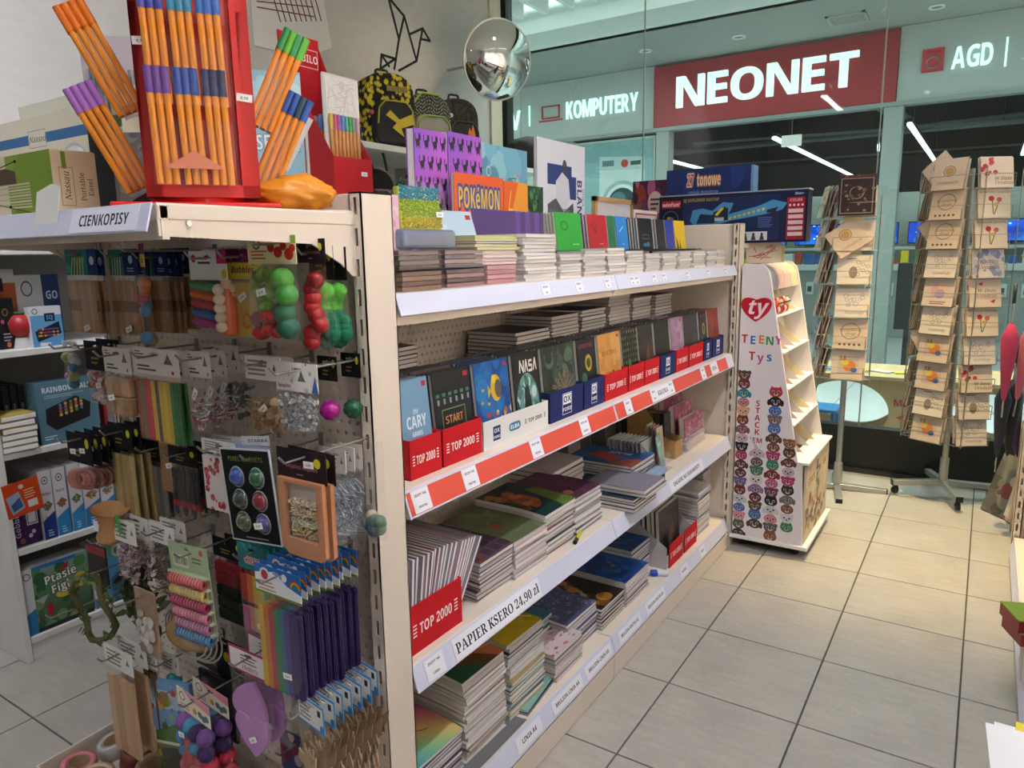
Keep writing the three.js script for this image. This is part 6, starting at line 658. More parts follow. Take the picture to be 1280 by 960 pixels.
  [[-1.855, 0.18, 0.125, 13, 'in the white stack next to the pastel one'], [-2.03, 0.14, 0.072, 8, 'in the first low white stack past the pastel books'], [-2.2, 0.16, 0.08, 9, 'in the low white stack below the green notebook'], [-2.37, 0.14, 0.085, 9, 'in the low white stack between the green and red notebooks'], [-2.53, 0.15, 0.078, 8, 'in the low white stack below the red notebook'], [-2.7, 0.15, 0.07, 7, 'in the low white stack below the blue notebook'], [-2.88, 0.16, 0.065, 7, 'in the low white stack before the black notebook'], [-3.06, 0.15, 0.068, 7, 'in the low white stack below the black notebook'], [-3.25, 0.16, 0.07, 7, 'in the low white stack below the royal blue notebook'], [-3.42, 0.14, 0.066, 7, 'in the low white stack below the yellow notebook'], [-3.565, 0.13, 0.075, 8, 'in the white stack touching the end panel']].forEach(([z, w, h, n, l], i) => stack('thin white exercise book ' + l, i ? -1.1 : -1.105, z, w, i ? 0.105 : 0.2, y + 0.0005, n, h / n, ['#cfcdd0', '#bdbabd', '#a9a7ab'], { jit: 0.004, tw: 0.04 }));
}
const nstack = (l, xf, z, w, d, y, n, t, cols, o = {}) => stack(l, xf, z, w, d, y, n, t, cols, { name: 'school_notebook', ...o });  // exercise books, pads and magazines of the lower shelves
{ // ---- third level
  const y = SH[2];
  trayBox('notebook_carton', 'red TOP 2000 carton holding slanted notebooks on the third shelf', 'red', -1.085, y, -1.185, -1.40, 0.125, 0.26);
  for (let k = 0; k < 18; k++) { const g = thing('notebook', 'white edged notebook slanted in the red carton on the third shelf', 'notebook', [-1.215 + rr(-0.006, 0.006), y + 0.006, -1.198 - k * 0.0108], { rot: [-0.06 - 0.03 * k, rr(-0.02, 0.02), 0], group: 'slanted notebooks in the red carton' }); const c = pick(['#8a868c', '#b09aa0', '#9a96a0', '#a8a4aa', '#9a8088']); part('pages', box(0.236, 0.226, 0.0086), M(pick(['#e2dfe2', '#d9d6da', '#e6e4e6']), 0.85), g, [0, 0.115, 0]); part('front_cover', box(0.24, 0.226, 0.0007), M(c, 0.5), g, [0, 0.115, 0.0047]); part('back_cover', box(0.24, 0.226, 0.0007), M(c, 0.5), g, [0, 0.115, -0.0047]); }
  const pat = A(240, 230, '#b4b0b4', (c, w, h) => { for (let i = 0; i < 50; i++) { const x = rr(0, w), q = rr(0, h); c.strokeStyle = '#8a868e'; c.lineWidth = 2; c.beginPath(); c.arc(x, q, rr(5, 16), 0, 5); c.stroke(); } });
  nstack('exercise book with a dark edge in the stack below the plaid cover', -1.1, -1.582, 0.17, 0.27, y, 10, 0.0125, ['#3a2838', '#8a868a', '#4a3a4c', '#c0bcc0', '#5c2a48'], { top: 'notebook with a dark purple plaid cover', art: COV.plaid, turn: 1, bend: 0.02 });
  nstack('exercise book in the white edged stack below the olive cover', -1.095, -1.765, 0.185, 0.27, y, 9, 0.013, ['#b0a8ac', '#9a9498', '#c8c4c8', '#b89aa4'], { top: 'notebook with an olive green cover', art: COV.olive, turn: 1, bend: 0.02 });
  nstack('exercise book in the stack below the teal fox cover', -1.1, -1.95, 0.2, 0.27, y, 11, 0.0135, ['#b0acb0', '#5c2a3a', '#a89ca4', '#2a3a40', '#c0b8bc'], { top: 'teal notebook with a reddish brown animal', art: COV.fox, turn: 1, bend: 0.025 });
  nstack('exercise book in the stack below the plum cover', -1.1, -2.16, 0.2, 0.26, y, 10, 0.0135, ['#c8c4c8', '#3a3a4c', '#b8b4b8', '#8a868a'], { top: 'plum purple notebook with a lighter band', art: COV.purple, turn: 1, bend: 0.02 });
  { const g = thing('yellow_marker', 'small yellow marker lying on the front edge of the third shelf', 'marker', [-1.085, y + 0.008, -2.05], { rot: [0, 0.3, 0] }); part('barrel', cyl(0.007, 0.007, 0.07, 10), M('#b8b41c', 0.4), g, [0, 0, 0], [Math.PI / 2, 0, 0]); part('cap', cyl(0.0075, 0.0075, 0.03, 10), M('#20201c', 0.4), g, [0, 0, 0.045], [Math.PI / 2, 0, 0]); }
  nstack('magazine in the rear stack behind the plum notebooks', -1.29, -2.36, 0.24, 0.2, y, 8, 0.018, ['#4a4a48', '#b0a8a8', '#7a4a54'], { top: 'open grey magazine on the rear stack', bend: 0.01 });
  nstack('dark pad under the overhanging slate pads', -1.02, -2.47, 0.21, 0.3, y, 4, 0.012, ['#1f3a4c', '#2a2c30', '#23282c'], {}); nstack('slate grey pad overhanging the shelf front', -0.985, -2.49, 0.2, 0.24, y + 0.052, 2, 0.016, ['#5f5a66', '#6a6672'], { top: 'slate grey pad overhanging the shelf front, topmost of its pile', art: COV.slate, tw: 0.01 });
  nstack('charcoal pad in the low pile beside the slate pads', -1.13, -2.66, 0.18, 0.28, y, 4, 0.015, ['#2a2a2c', '#34343a'], {});
  nstack('picture colouring book in the blue pile on the third shelf', -1.12, -2.68, 0.24, 0.3, y + 0.063, 4, 0.012, ['#1a3a6a', '#a8a4a4'], { top: 'blue colouring book with red lettering', art: COV.deep2, turn: 1 });
  { const g = thing('spiral_clip_set', 'blue and white strip of document clips at the shelf edge', 'clip set', [-1.085, y, -2.72], { rot: [0, Math.PI / 2, 0] }); part('strip', rbox(0.16, 0.02, 0.05, 0.003), M('#8aa8c4', 0.4), g, [0, 0.045, 0]); for (let i = 0; i < 4; i++) part('clip', box(0.016, 0.04, 0.04), M('#1c1e20', 0.4), g, [-0.06 + i * 0.04, 0.02, 0]); }
  for (let k = 0; k < 5; k++) standBook('greeting_card_folder', 'tall dark document folder standing at the back of the third shelf', 'tall document folders', -1.42 + k * 0.006, y, -2.5 - k * 0.09, 0.14, 0.33, 0.016, pick(['#4a4644', '#3a3a40', '#8a8078', '#5a544e']), null, { lean: 0.12 });
  // clear holders with envelopes and small cards
  const holder = (label, z, x, w, h, d) => { const g = thing('acrylic_holder', label, 'holder', [x, y, z], { rot: [0, Math.PI / 2, 0] }); part('front_panel', box(w, h * 0.45, 0.002), clear, g, [0, h * 0.225, d / 2]); part('base', box(w, 0.002, d), clear, g, [0, 0.001, 0]); for (const s of [-1, 1]) part('side_panel', extrude([[-d / 2, 0], [d / 2, 0], [d / 2, h * 0.45], [-d / 2, h]], 0.002).rotateY(-Math.PI / 2), clear, g, [s * w / 2, 0, 0]); return g; };
  holder('clear holder of grey envelopes and small cards on the third shelf', -2.86, -1.2, 0.24, 0.2, 0.2); for (let k = 0; k < 9; k++) { const g = thing('envelope', 'small grey envelope filed in the clear holder', 'envelope', [-1.15 - k * 0.018, y + 0.004, -2.83], { rot: [-0.15, Math.PI / 2, 0], group: 'envelopes in the clear holder' }); part('envelope', box(0.13, 0.15, 0.006), M(pick(['#8f9294', '#a8aaac', '#7f8488']), 0.7), g, [0, 0.076, 0]); part('flap', extrude([[-0.065, 0], [0.065, 0], [0, -0.06]], 0.0008), M('#b0b2b4', 0.7), g, [0, 0.15, 0.0032]); }
  { const g = thing('mint_booklet', 'mint green booklet leaning at the front of the clear holder', 'booklet', [-1.115, y + 0.004, -2.9], { rot: [-0.2, Math.PI / 2 + 0.2, 0] }); part('cover', rbox(0.09, 0.16, 0.006, 0.002), M('#7fa8a0', 0.5), g, [0, 0.08, 0]); part('title_plate', box(0.05, 0.012, 0.001), M('#b8d0c8', 0.5), g, [0, 0.12, 0.0036]); }
  for (let k = 0; k < 4; k++) { const g = thing('greeting_card', ['cream', 'pink', 'tan', 'white'][k] + ' small card standing behind the mint booklet', 'card', [-1.16 - k * 0.02, y + 0.003, -2.99 - k * 0.012], { rot: [-0.1, Math.PI / 2, 0] }); part('card', box(0.07, 0.17, 0.005), M(['#c8b89a', '#b88a98', '#a8906a', '#c4c0bc'][k], 0.7), g, [0, 0.087, 0]); part('envelope', box(0.066, 0.16, 0.003), M('#d0ccc4', 0.8), g, [0, 0.082, -0.005]); }
  { const g = thing('kraft_file_box', 'tan cardboard file box on the third shelf', 'box', [-1.26, y, -3.15], { rot: [0, Math.PI / 2, 0] }); const km = M('#b08a58', 0.8); const s = extrude([[-0.12, 0], [0.12, 0], [0.12, 0.08], [0.06, 0.1], [-0.04, 0.24], [-0.12, 0.24]], 0.003).rotateY(-Math.PI / 2); for (const x of [-0.045, 0.048]) part('side_panel', s, km, g, [x, 0, 0]); part('base', box(0.09, 0.003, 0.24), km, g, [0, 0.0015, 0]); part('front_panel', box(0.09, 0.08, 0.003), km, g, [0, 0.04, 0.12]); part('back_panel', box(0.09, 0.24, 0.003), km, g, [0, 0.12, -0.12]); }
  for (let k = 0; k < 5; k++) { const g = thing('photo_album', 'dark photo album standing in the tan file box', 'album', [-1.2 - k * 0.028, y + 0.004, -3.15], { rot: [-0.05, Math.PI / 2, 0], group: 'albums in the file box' }); part('cover', box(0.08, 0.2, 0.02), M(pick(['#3a3228', '#5a4a34', '#2a2a28']), 0.5), g, [0, 0.1, 0]); part('pages', box(0.076, 0.194, 0.016), paper, g, [0.003, 0.1, 0]); }
  holder('clear holder of pink notebook sets at the end panel', -3.38, -1.25, 0.32, 0.28, 0.24);
  const pnk = A(200, 150, '#a85a74', (c, w, h) => { blot(c, 20, w, h, ['#b86a84', '#8c4660', '#c88aa0'], 8, 24); }); for (let k = 0; k < 3; k++) standBook('notebook', ['pink patterned notebook set at the front of the clear holder', 'pink notebook set in the middle of the clear holder', 'tall pink notebook set at the rear of the clear holder'][k], undefined, -1.15 - k * 0.05, y + 0.065, -3.39, 0.26 - k * 0.01, 0.09 + k * 0.05, 0.03, '#a85a74', pnk, { lean: 0.08 });
  nstack('pale notepad below the pink notebook sets', -1.14, -3.39, 0.26, 0.14, y + 0.003, 5, 0.012, ['#b8a8ac', '#c8b8bc'], {});
  { const g = thing('picture_frame_pack', 'dark framed picture pack standing behind the tan file box', 'frame', [-1.42, y, -3.22], { rot: [-0.08, Math.PI / 2, 0] }); part('frame', rbox(0.24, 0.36, 0.015, 0.004), M('#3a3a34', 0.4), g, [0, 0.18, 0]); part('picture', box(0.2, 0.3, 0.003), M('#5a5a4c', 0.5), g, [0, 0.18, 0.008]); }
}
{ // ---- bottom level
  const y = SH[3];
  nstack('exercise book with a patterned dark edge in the near bottom stack', -1.1, -1.31, 0.19, 0.28, y, 11, 0.0125, ['#3a3a5c', '#7a2434', '#8a8a98', '#5a4a6a', '#2a3a5a'], { top: 'notebook with a rainbow gradient cover', art: COV.rainbow, turn: 1, bend: 0.035 });
  nstack('white edged exercise book in the tall stack below the orange cover', -1.1, -1.52, 0.2, 0.28, y + 0.001, 18, 0.0145, ['#c8c4c0', '#b8b4b0', '#a8a4a4', '#7a6a64'], { top: 'orange and brown notebook on the tall bottom stack', art: COV.orange, turn: 1, bend: 0.025 });
  { const g = thing('grey_card_sheet', 'bent sheet of dark grey card on the front edge of the bottom shelf', 'card sheet', [-1.095, y, -1.5], { rot: [0, 0, 0] }); part('sheet', flatGeo(0.07, 0.002, 0.34, -0.01), M('#6f7074', 0.6), g, [0, 0.004, 0]); }
  nstack('exercise book with teal and white edges in the stack below the yellow cover', -1.1, -1.745, 0.2, 0.28, y, 10, 0.0135, ['#3a7a94', '#9a8a5a', '#c0b8b0', '#1f3f4a'], { bend: 0.03 }); nstack('white edged exercise book right below the yellow cover', -1.11, -1.755, 0.2, 0.27, y + 0.137, 8, 0.0135, ['#c8c4c4', '#b0acac', '#1a1f2a'], { top: 'yellow covered notebook on the bottom shelf', art: COV.yellow, turn: 1, bend: 0.02 });
  nstack('navy and mint exercise book lying low at the bottom shelf front', -1.085, -1.79, 0.2, 0.12, y, 2, 0.008, ['#1c3350', '#7fb0a8'], { ry: 0.12 });
  nstack('teal notebook behind the pink flowered pads', -1.2, -1.97, 0.2, 0.22, y, 11, 0.0135, ['#2f6478', '#3a7088'], { bend: 0.01 });
  nstack('notepad with pink flowers at the bottom shelf front', -1.085, -1.985, 0.19, 0.12, y, 6, 0.015, ['#b89aa0', '#5a4a3a', '#c8b4b4'], { top: 'notepad printed with dark pink flowers', art: COV.pinkfl, turn: 1 });
  nstack('exercise book in the stack below the blue flowered cover', -1.12, -2.16, 0.22, 0.28, y, 9, 0.013, ['#5a5270', '#a8a4a8', '#444c66'], { top: 'notebook with a blue and violet flowered cover', art: COV.bluefl, turn: 1, bend: 0.015 });
  nstack('black notebook in the low stack below the flaming cover', -1.1, -2.37, 0.2, 0.28, y, 6, 0.014, ['#18181a', '#222226'], { top: 'black notebook with a flaming orange picture', art: COV.fire, turn: 1 });
  nstack('white edged notebook in the stack below the wide blue cover', -1.1, -2.6, 0.23, 0.28, y, 7, 0.0145, ['#b8acac', '#143a70', '#c8c0c0'], { top: 'wide deep blue notebook on the bottom shelf', art: COV.deep, turn: 1, bend: 0.008 });
  nstack('notebook in the rear stack below the second blue cover', -1.17, -2.8, 0.2, 0.26, y, 9, 0.015, ['#a8a4a8', '#16407a'], { top: 'deep blue notebook beside the grey file carton', art: COV.deep, turn: 1 });
  { const g = thing('blue_correction_tape', 'white and blue correction tape on the bottom shelf edge', 'tape', [-1.09, y, -2.83], { rot: [0, 0.4, 0] }); part('body', rbox(0.07, 0.02, 0.03, 0.008), M('#d8dce4', 0.4), g, [0, 0.011, 0]); part('cap', rbox(0.035, 0.022, 0.032, 0.008), M('#1c4fb8', 0.4), g, [-0.03, 0.012, 0.005]); }
  { const g = thing('grey_file_carton', 'pale grey sloping file carton with standing notebooks on the bottom shelf', 'carton', [-1.24, y, -3.06], { rot: [0, Math.PI / 2, 0] }); const m = M('#b4b2b4', 0.6); const s = extrude([[-0.17, 0], [0.15, 0], [0.15, 0.1], [-0.1, 0.27], [-0.17, 0.27]], 0.003).rotateY(-Math.PI / 2); for (const x of [-0.165, 0.168]) part('side_panel', s, m, g, [x, 0, 0]); part('base', box(0.33, 0.003, 0.32), m, g, [0, 0.0015, -0.01]); part('back_panel', box(0.33, 0.27, 0.003), m, g, [0, 0.135, -0.168]); part('front_panel', box(0.33, 0.06, 0.003), m, g, [0, 0.03, 0.149]); }
  for (let k = 0; k < 11; k++) standBook('notebook', 'notebook filed on edge in the grey carton on the bottom shelf', 'notebooks in the grey carton', -1.12 - k * 0.022, y + 0.006, -3.02 + rr(-0.006, 0.006), 0.24, 0.25, 0.017, pick(['#2a3438', '#6a4a40', '#8a8a98', '#3a4a3a', '#c0b8b8', '#33405c']), k ? null : COV.brown, { lean: 0.06 });
  for (const [z, l] of [[-3.0, 'red carton front of the notebooks on the bottom shelf'], [-3.19, 'second red carton front on the bottom shelf']]) { const g = thing('red_carton_front', l, 'carton', [-1.085, y, z], { rot: [0, Math.PI / 2, 0] }); part('front_panel', artBox(0.17, 0.11, 0.003, TR.red), TR.red.s.matte, g, [0, 0.055, 0]); part('base', box(0.17, 0.002, 0.1), redCard, g, [0, 0.001, -0.05]); }
  nstack('white edged exercise book in the far bottom stack', -1.1, -3.42, 0.18, 0.28, y, 15, 0.015, ['#b0acac', '#3f5f94', '#c8c4c4', '#8a868a'], { bend: 0.02 }); nstack('exercise book in the last bottom stack by the end panel', -1.14, -3.575, 0.12, 0.24, y, 17, 0.016, ['#c0bcbc', '#a8a4a4', '#2a2c34'], { bend: 0.015 });
}
// ---------------------------------------------------------------- toy stand, card spinners, toy boxes near the glass
{
  const beast = (c, x, y, r, col, k) => { // generic plush animal face
    disc(c, x, y, r, col, r * 0.82); const d = 'rgba(20,14,16,0.9)';
    if (k % 4 === 0) { disc(c, x - r * 0.8, y - r * 0.5, r * 0.34, col); disc(c, x + r * 0.8, y - r * 0.5, r * 0.34, col); } else if (k % 4 === 1) { poly(c, [[x - r, y - r * 0.2], [x - r * 0.7, y - r], [x - r * 0.2, y - r * 0.7]], col); poly(c, [[x + r, y - r * 0.2], [x + r * 0.7, y - r], [x + r * 0.2, y - r * 0.7]], col); } else if (k % 4 === 2) { disc(c, x - r, y + r * 0.2, r * 0.28, col, r * 0.5); disc(c, x + r, y + r * 0.2, r * 0.28, col, r * 0.5); }
    disc(c, x, y + r * 0.35, r * 0.34, k % 3 ? '#c0b4ac' : '#a89888', r * 0.22); for (const s of [-1, 1]) { disc(c, x + s * r * 0.42, y - r * 0.08, r * 0.22, '#d4d8de'); disc(c, x + s * r * 0.42, y - r * 0.06, r * 0.16, d); } disc(c, x, y + r * 0.25, r * 0.12, d);
  };
  const X0 = -1.03, X1 = -0.685, Wp = X1 - X0, Hp = 1.42, y0 = 0.07;
  const a = art(460, 1900, (c, w, h) => {
    fill(c, '#e0dce0'); const X = (x) => (x - X0) / Wp * w, Y = (y) => (1 - (y - y0) / Hp) * h;
    c.fillStyle = '#b81c34'; const hx = X(-0.955), hy = Y(1.28), s = 98; c.beginPath(); c.moveTo(hx, hy + s * 1.05); c.bezierCurveTo(hx - s * 1.6, hy + s * 0.1, hx - s * 1.1, hy - s, hx, hy - s * 0.45); c.bezierCurveTo(hx + s * 1.1, hy - s, hx + s * 1.6, hy + s * 0.1, hx, hy + s * 1.05); c.fill(); txt(c, 'ty', hx, hy + 4, 138, '#efe4e8', { style: 'bold italic' });
    [...'TEENY'].forEach((q, i) => txt(c, q, X(-1.005) + i * 55, Y(1.115) + (i % 2) * 6, 78, ['#b82a2c', '#2f6ab0', '#c87a1c', '#2f8a44', '#b84a8a'][i])); [...'Tys'].forEach((q, i) => txt(c, q, X(-0.965) + i * 56, Y(1.03) + (i % 2) * 8, 80, ['#b82a2c', '#b84a8a', '#2f6ab0'][i]));
    [...'STACK'].forEach((q, i) => txt(c, q, X(-0.925), Y(0.79) + i * 50, 56, '#b0343e')); txt(c, "'EM", X(-0.925), Y(0.79) + 258, 48, '#b0343e');
    const cols = ['#5a3a34', '#6a2c30', '#2f7f86', '#b8707c', '#c8a074', '#7a3028', '#7a4a5c', '#c0a4b4', '#22242c', '#a83a64', '#5c3a2c', '#5a2f34', '#5a5a86', '#6a3028', '#b8c0c8', '#4a6aa8', '#c88a98', '#4a5a4c', '#4a3830'];
    cols.forEach((q, i) => beast(c, X(-0.998), Y(0.93 - i * 0.047), 40, q, i)); const c2 = ['#b0343e', '#2a2224', '#3f6ab0', '#7a6054', '#4a6ab0', '#5c3f2c', '#7a4638', '#a83a64', '#3a7f60', '#7a2f2c', '#b8587a', '#6a3f5c', '#26262c', '#b8c4c8', '#c07a84', '#5a5a5c', '#8a5034']; cols.length; c2.forEach((q, i) => beast(c, X(-0.84), Y(0.855 - i * 0.0475), 42, q, i + 1));
    const c3 = ['#c0a8bc', '#6a5a54', '#3f7a5a', '#c8c8cc', '#8a6a94', '#5a2f38', '#5c463a', '#3f6aa8', '#4a3c34']; poly(c, [[X(-0.93), Y(0.55)], [X(-0.945), Y(0.605)], [X(-0.915), Y(0.56)]], '#c0a8bc'); poly(c, [[X(-0.91), Y(0.55)], [X(-0.895), Y(0.605)], [X(-0.905), Y(0.56)]], '#c0a8bc'); c3.forEach((q, i) => beast(c, X(-0.918), Y(0.53 - i * 0.0475), 42, q, i + 2));
    const c4 = ['#8a5a34', '#5c3a30', '#6a3a34', '#b8a4b4', '#a83a64', '#3a2f2c', '#6a6a6c', '#7a5034', '#c4c8cc', '#3f7f58']; c4.forEach((q, i) => beast(c, X(-0.762), Y(0.6 - i * 0.049), 40, q, i));
  });
  const st = thing('toy_display_stand', 'white toy display stand with red ty heart and empty sloped pockets', 'display', [0, 0, 0]);
  const prof = [[X0, y0], [X1 + 0.01, y0], [X1 - 0.015, 0.51], [X1 - 0.035, 0.51], [-0.893, 1.42], [-0.905, 1.46], [-0.93, 1.487], [X0 + 0.01, 1.49], [X0, 1.48]];
  const sg = extrude(prof, 0.012, 0.001); artShape(sg, a, X0, y0, X1, y0 + Hp); const card = M('#e4dfe0', 0.5);
  part('printed_side', sg, a.s.matte, st, [0, 0, -3.705]); part('side_panel', extrude(prof, 0.012, 0.001), card, st, [0, 0, -4.33]);
  part('base_board', rbox(0.4, 0.02, 0.66, 0.003), white, st, [-0.85, 0.064, -4.01]); part('plinth', box(0.33, 0.02, 0.56), black, st, [-0.86, 0.045, -4.01]); part('back_panel', box(0.01, 1.4, 0.61), card, st, [-1.022, 0.77, -4.01]);
  for (const [x, z] of [[-0.98, -3.76], [-0.72, -3.76], [-0.98, -4.26], [-0.72, -4.26]]) { part('caster', cyl(0.02, 0.02, 0.022, 12).clone().rotateX(Math.PI / 2), black, st, [x, 0.02, z]); }
  const fa = art(420, 300, (c, w, h) => { fill(c, '#d0c2a8'); blot(c, 30, w, h, ['#c8b89a', '#d8ccb4'], 14, 40); for (let i = 0; i < 34; i++) beast(c, rr(20, w - 20), rr(160, h - 14), 17, pick(['#8a5a44', '#a88a6a', '#7a8a5c', '#b0707a', '#6a5a54', '#c0a890']), i); for (let i = 0; i < 8; i++) beast(c, w * 0.5 + rr(-30, 30), 150 - i * 17, 17, pick(['#5a3a34', '#8a6a5c', '#7a8a6a']), i); txt(c, 'STACK', 90, 70, 40, '#a8604c'); txt(c, "'EM", 330, 60, 38, '#b04a4c'); disc(c, 80, 140, 22, '#b05a4c'); });
  part('front_box', artBox(0.595, 0.41, 0.012, fa).rotateY(Math.PI / 2), fa.s.matte, st, [X1 + 0.004, 0.28, -4.012]); part('ledge', rbox(0.1, 0.014, 0.64, 0.003), white, st, [-0.715, 0.505, -4.012]);
  // sloped pocket floors and dividers
  const fx = (y) => -0.893 + (1.42 - y) / (1.42 - 0.51) * (X1 - 0.035 + 0.893), pal = ['#8f8f96', '#c8a8a0', '#c4b8b4', '#d8c8a0'];
  const lev = [0.515, 0.69, 0.87, 1.05, 1.23]; const back = (y) => fx(y) - 0.16;
  part('inner_back', extrude([[back(0.515), 0.515], [back(0.515) + 0.006, 0.515], [back(1.44) + 0.006, 1.44], [back(1.44), 1.44]], 0.6), M('#d0ccc8', 0.6), st, [0, 0, -4.315]);
  lev.slice(1).forEach((y) => part('pocket_shelf', rbox(0.17, 0.008, 0.605, 0.002, 1), white, st, [fx(y) - 0.078, y, -4.012]));
  lev.forEach((y) => { for (let k = 1; k < 4; k++) part('divider', extrude([[back(y) + 0.006, y + 0.005], [fx(y) - 0.004, y + 0.005], [back(y + 0.17) + 0.006, y + 0.17]], 0.004), M(pal[k], 0.6), st, [0, 0, -3.705 - k * 0.152]); for (let k = 0; k < 4; k++) part('pocket_back', box(0.003, 0.14, 0.145), M(['#d0c4c0', '#c4ccd0', '#d8cfc4', '#d4c0c4'][(k + Math.round(y * 10)) % 4], 0.6), st, [back(y) + 0.03, y + 0.08, -3.785 - k * 0.152], [0, 0, 0.2]); });
  for (let k = 0; k < 4; k++) { const arc = []; for (let i = 0; i <= 8; i++) { const t = i / 8 * 1.25; arc.push([-0.985 + 0.085 * Math.sin(t), 1.405 + 0.08 * Math.cos(t)]); } arc.push([-0.893, 1.36]); const inner = arc.map(([x, y]) => [x - 0.004, y - 0.004]).reverse(); part('curved_top', extrude([...arc, ...inner], 0.148), M(pal[k], 0.5), st, [0, 0, -3.862 - k * 0.152]); }
  for (let k = 0; k < 6; k++) { const t = thing('plush_toy', 'tiny red and white plush toy left in the top pocket of the toy stand', 'toy', [-0.885, 1.2355, -3.75 - k * 0.045], { group: 'plush toys in the top pocket' }); const m = M(['#a8262c', '#d8c8c0', '#b0343a'][k % 3], 0.9); const b = ball(t, 'body', 0.024, m, 0, 0.024, 0); const hd = ball(t, 'head', 0.021, M(['#c84a44', '#d0a04a', '#d8ccc4'][k % 3], 0.9), 0.006, 0.056, 0); for (const s of [-1, 1]) { const e = ball(t, 'ear', 0.008, m, 0.004, 0.076, s * 0.013); const ey = ball(t, 'eye', 0.004, black, 0.025, 0.058, s * 0.008); } }
  const lf = art(200, 130, (c, w, h) => { fill(c, '#d0c4ac'); for (let i = 0; i < 12; i++) line(c, [[rr(10, 180), rr(20, 110)], [rr(10, 180), rr(20, 110)]], '#a8505c', 4); });
  { const g = thing('leaflet', 'cream leaflet with red scribbles standing on the toy stand', 'leaflet', [-0.97, 1.49, -3.85], { rot: [-0.1, 0.15, 0.02] }); part('sheet', artBox(0.17, 0.11, 0.004, lf), lf.s.matte, g, [0, 0.056, 0]); part('backing', box(0.14, 0.09, 0.003), M('#c8b88a', 0.7), g, [0.03, 0.046, -0.006]); }
}
{ // toy boxes on the far end rack
  const y = 1.5935; part('shelf', rbox(1.0, 0.025, 0.42, 0.003, 1), cream, farRack, [-1.545, y - 0.0131, -3.97]);
  const wf = art(1100, 360, (c, w, h) => {
    fill(c, '#0e1a3c'); fill(c, '#14244e', 180, 20, 730, 320); fill(c, '#0a1024', 0, 0, 190, h); fill(c, '#a8182c', 24, 34, 150, 54); txt(c, "winfun'", 99, 62, 40, '#e8dce0'); ring(c, 95, 170, 60, '#3f6a94', 6); disc(c, 95, 185, 32, '#5a6a86'); blot(c, 5, 1, 1, ['#0000'], 0, 1); disc(c, 80, 165, 14, '#b8863a'); disc(c, 112, 190, 12, '#3f8fc0');
    txt(c, 'DJ EXPLORER GUITAR', 330, 36, 32, '#a8922c', { sx: 0.85, style: 'bold italic' });
    poly(c, [[250, 190], [270, 110], [350, 100], [420, 120], [500, 60], [580, 70], [560, 120], [540, 150], [760, 100], [860, 60], [960, 86], [930, 130], [860, 150], [540, 200], [450, 230], [340, 220], [300, 240]], '#3f86b8'); poly(c, [[300, 210], [330, 140], [420, 150], [520, 90], [520, 170], [430, 210]], '#17284c'); poly(c, [[430, 130], [540, 100], [540, 190], [430, 200]], '#20242c'); poly(c, [[440, 150], [490, 100], [510, 104], [460, 160]], '#c8b82c'); fill(c, '#aab0b4', 440, 170, 70, 26); for (let i = 0; i < 8; i++) poly(c, [[550 + i * 34, 172 - i * 8], [570 + i * 34, 168 - i * 8], [566 + i * 34, 186 - i * 8], [546 + i * 34, 190 - i * 8]], i % 1 ? '#20242c' : '#c2ae24'); poly(c, [[820, 130], [900, 110], [880, 150], [820, 150]], '#20242c');
    small(c, 560, 230, 110, 7, 13, '#4a5f94'); small(c, 760, 180, 120, 6, 13, '#4a5f94'); fill(c, '#c8ccd2', 640, 280, 190, 62); for (let i = 0; i < 3; i++) { disc(c, 672 + i * 60, 298, 9, '#22242a'); poly(c, [[655 + i * 60, 340], [690 + i * 60, 340], [680 + i * 60, 306], [664 + i * 60, 306]], '#3a3c44'); } fill(c, '#c4c8ce', 560, 306, 60, 36); for (let i = 0; i < 12; i++) fill(c, '#22242a', 564 + i * 4.5, 310, rr(1, 3), 28);
    fill(c, '#8c1428', 960, 50, 120, 290); [60, 130, 170, 210, 250, 290].forEach((q, i) => fill(c, i ? '#c8b8bc' : '#8c1428', 970, q, 100, 26)); txt(c, 'COLOR', 1020, 70, 26, '#d8a8ae'); for (let i = 0; i < 4; i++) disc(c, 980 + i * 28, 104, 8, '#d8c8cc'); txt(c, '36m+', 1040, 26, 24, '#c8ccd4'); });
  const b = thing('toy_guitar_box', 'long navy winfun carton showing a blue toy guitar', 'box', [-1.142, y, -3.86]); part('carton', artBox(0.76, 0.25, 0.1, wf, whole, [0.005, 0.9, 0.02, 0.95]), wf.s.gloss, b, [0, 0.125, 0]); part('silver_edge', box(0.764, 0.006, 0.104), M('#8f98a8', 0.3), b, [0, 0.2535, 0]);
  const tn = art(640, 230, (c, w, h) => { fill(c, '#1a2f68'); blot(c, 10, w, h, ['#1f3674', '#16295c'], 30, 60); txt(c, '27', 190, 36, 50, '#c84a3a', { stroke: '#d8c8b0', lw: 8 }); txt(c, 'tonowe', 330, 36, 50, '#dccfb4', { stroke: '#a86a34', lw: 8 }); txt(c, 'cymbałki chromatyczne', 290, 72, 20, '#7f8fc0'); });
  const t2 = thing('glockenspiel_box', 'blue carton lettered 27 tonowe behind the guitar carton', 'box', [-1.305, y, -3.985]); part('carton', artBox(0.46, 0.4, 0.09, tn, { pz: [0, 0, 1, 1] }, [0.01, 0.9, 0.03, 0.96]), tn.s.gloss, t2, [0, 0.2, 0]); part('end_flap', box(0.012, 0.396, 0.09), M('#5f86b4', 0.5), t2, [0.2365, 0.2, 0]);
  const pu = art(260, 200, (c, w, h) => { fill(c, '#4a1f44'); disc(c, 60, 60, 50, '#8a3a2c'); blot(c, 14, w, h, ['#6a2a54', '#3a1838', '#a85a84'], 12, 34); disc(c, 176, 70, 56, '#c8b4a8', 36); small(c, 140, 56, 70, 3, 14, '#4a2a3a'); });
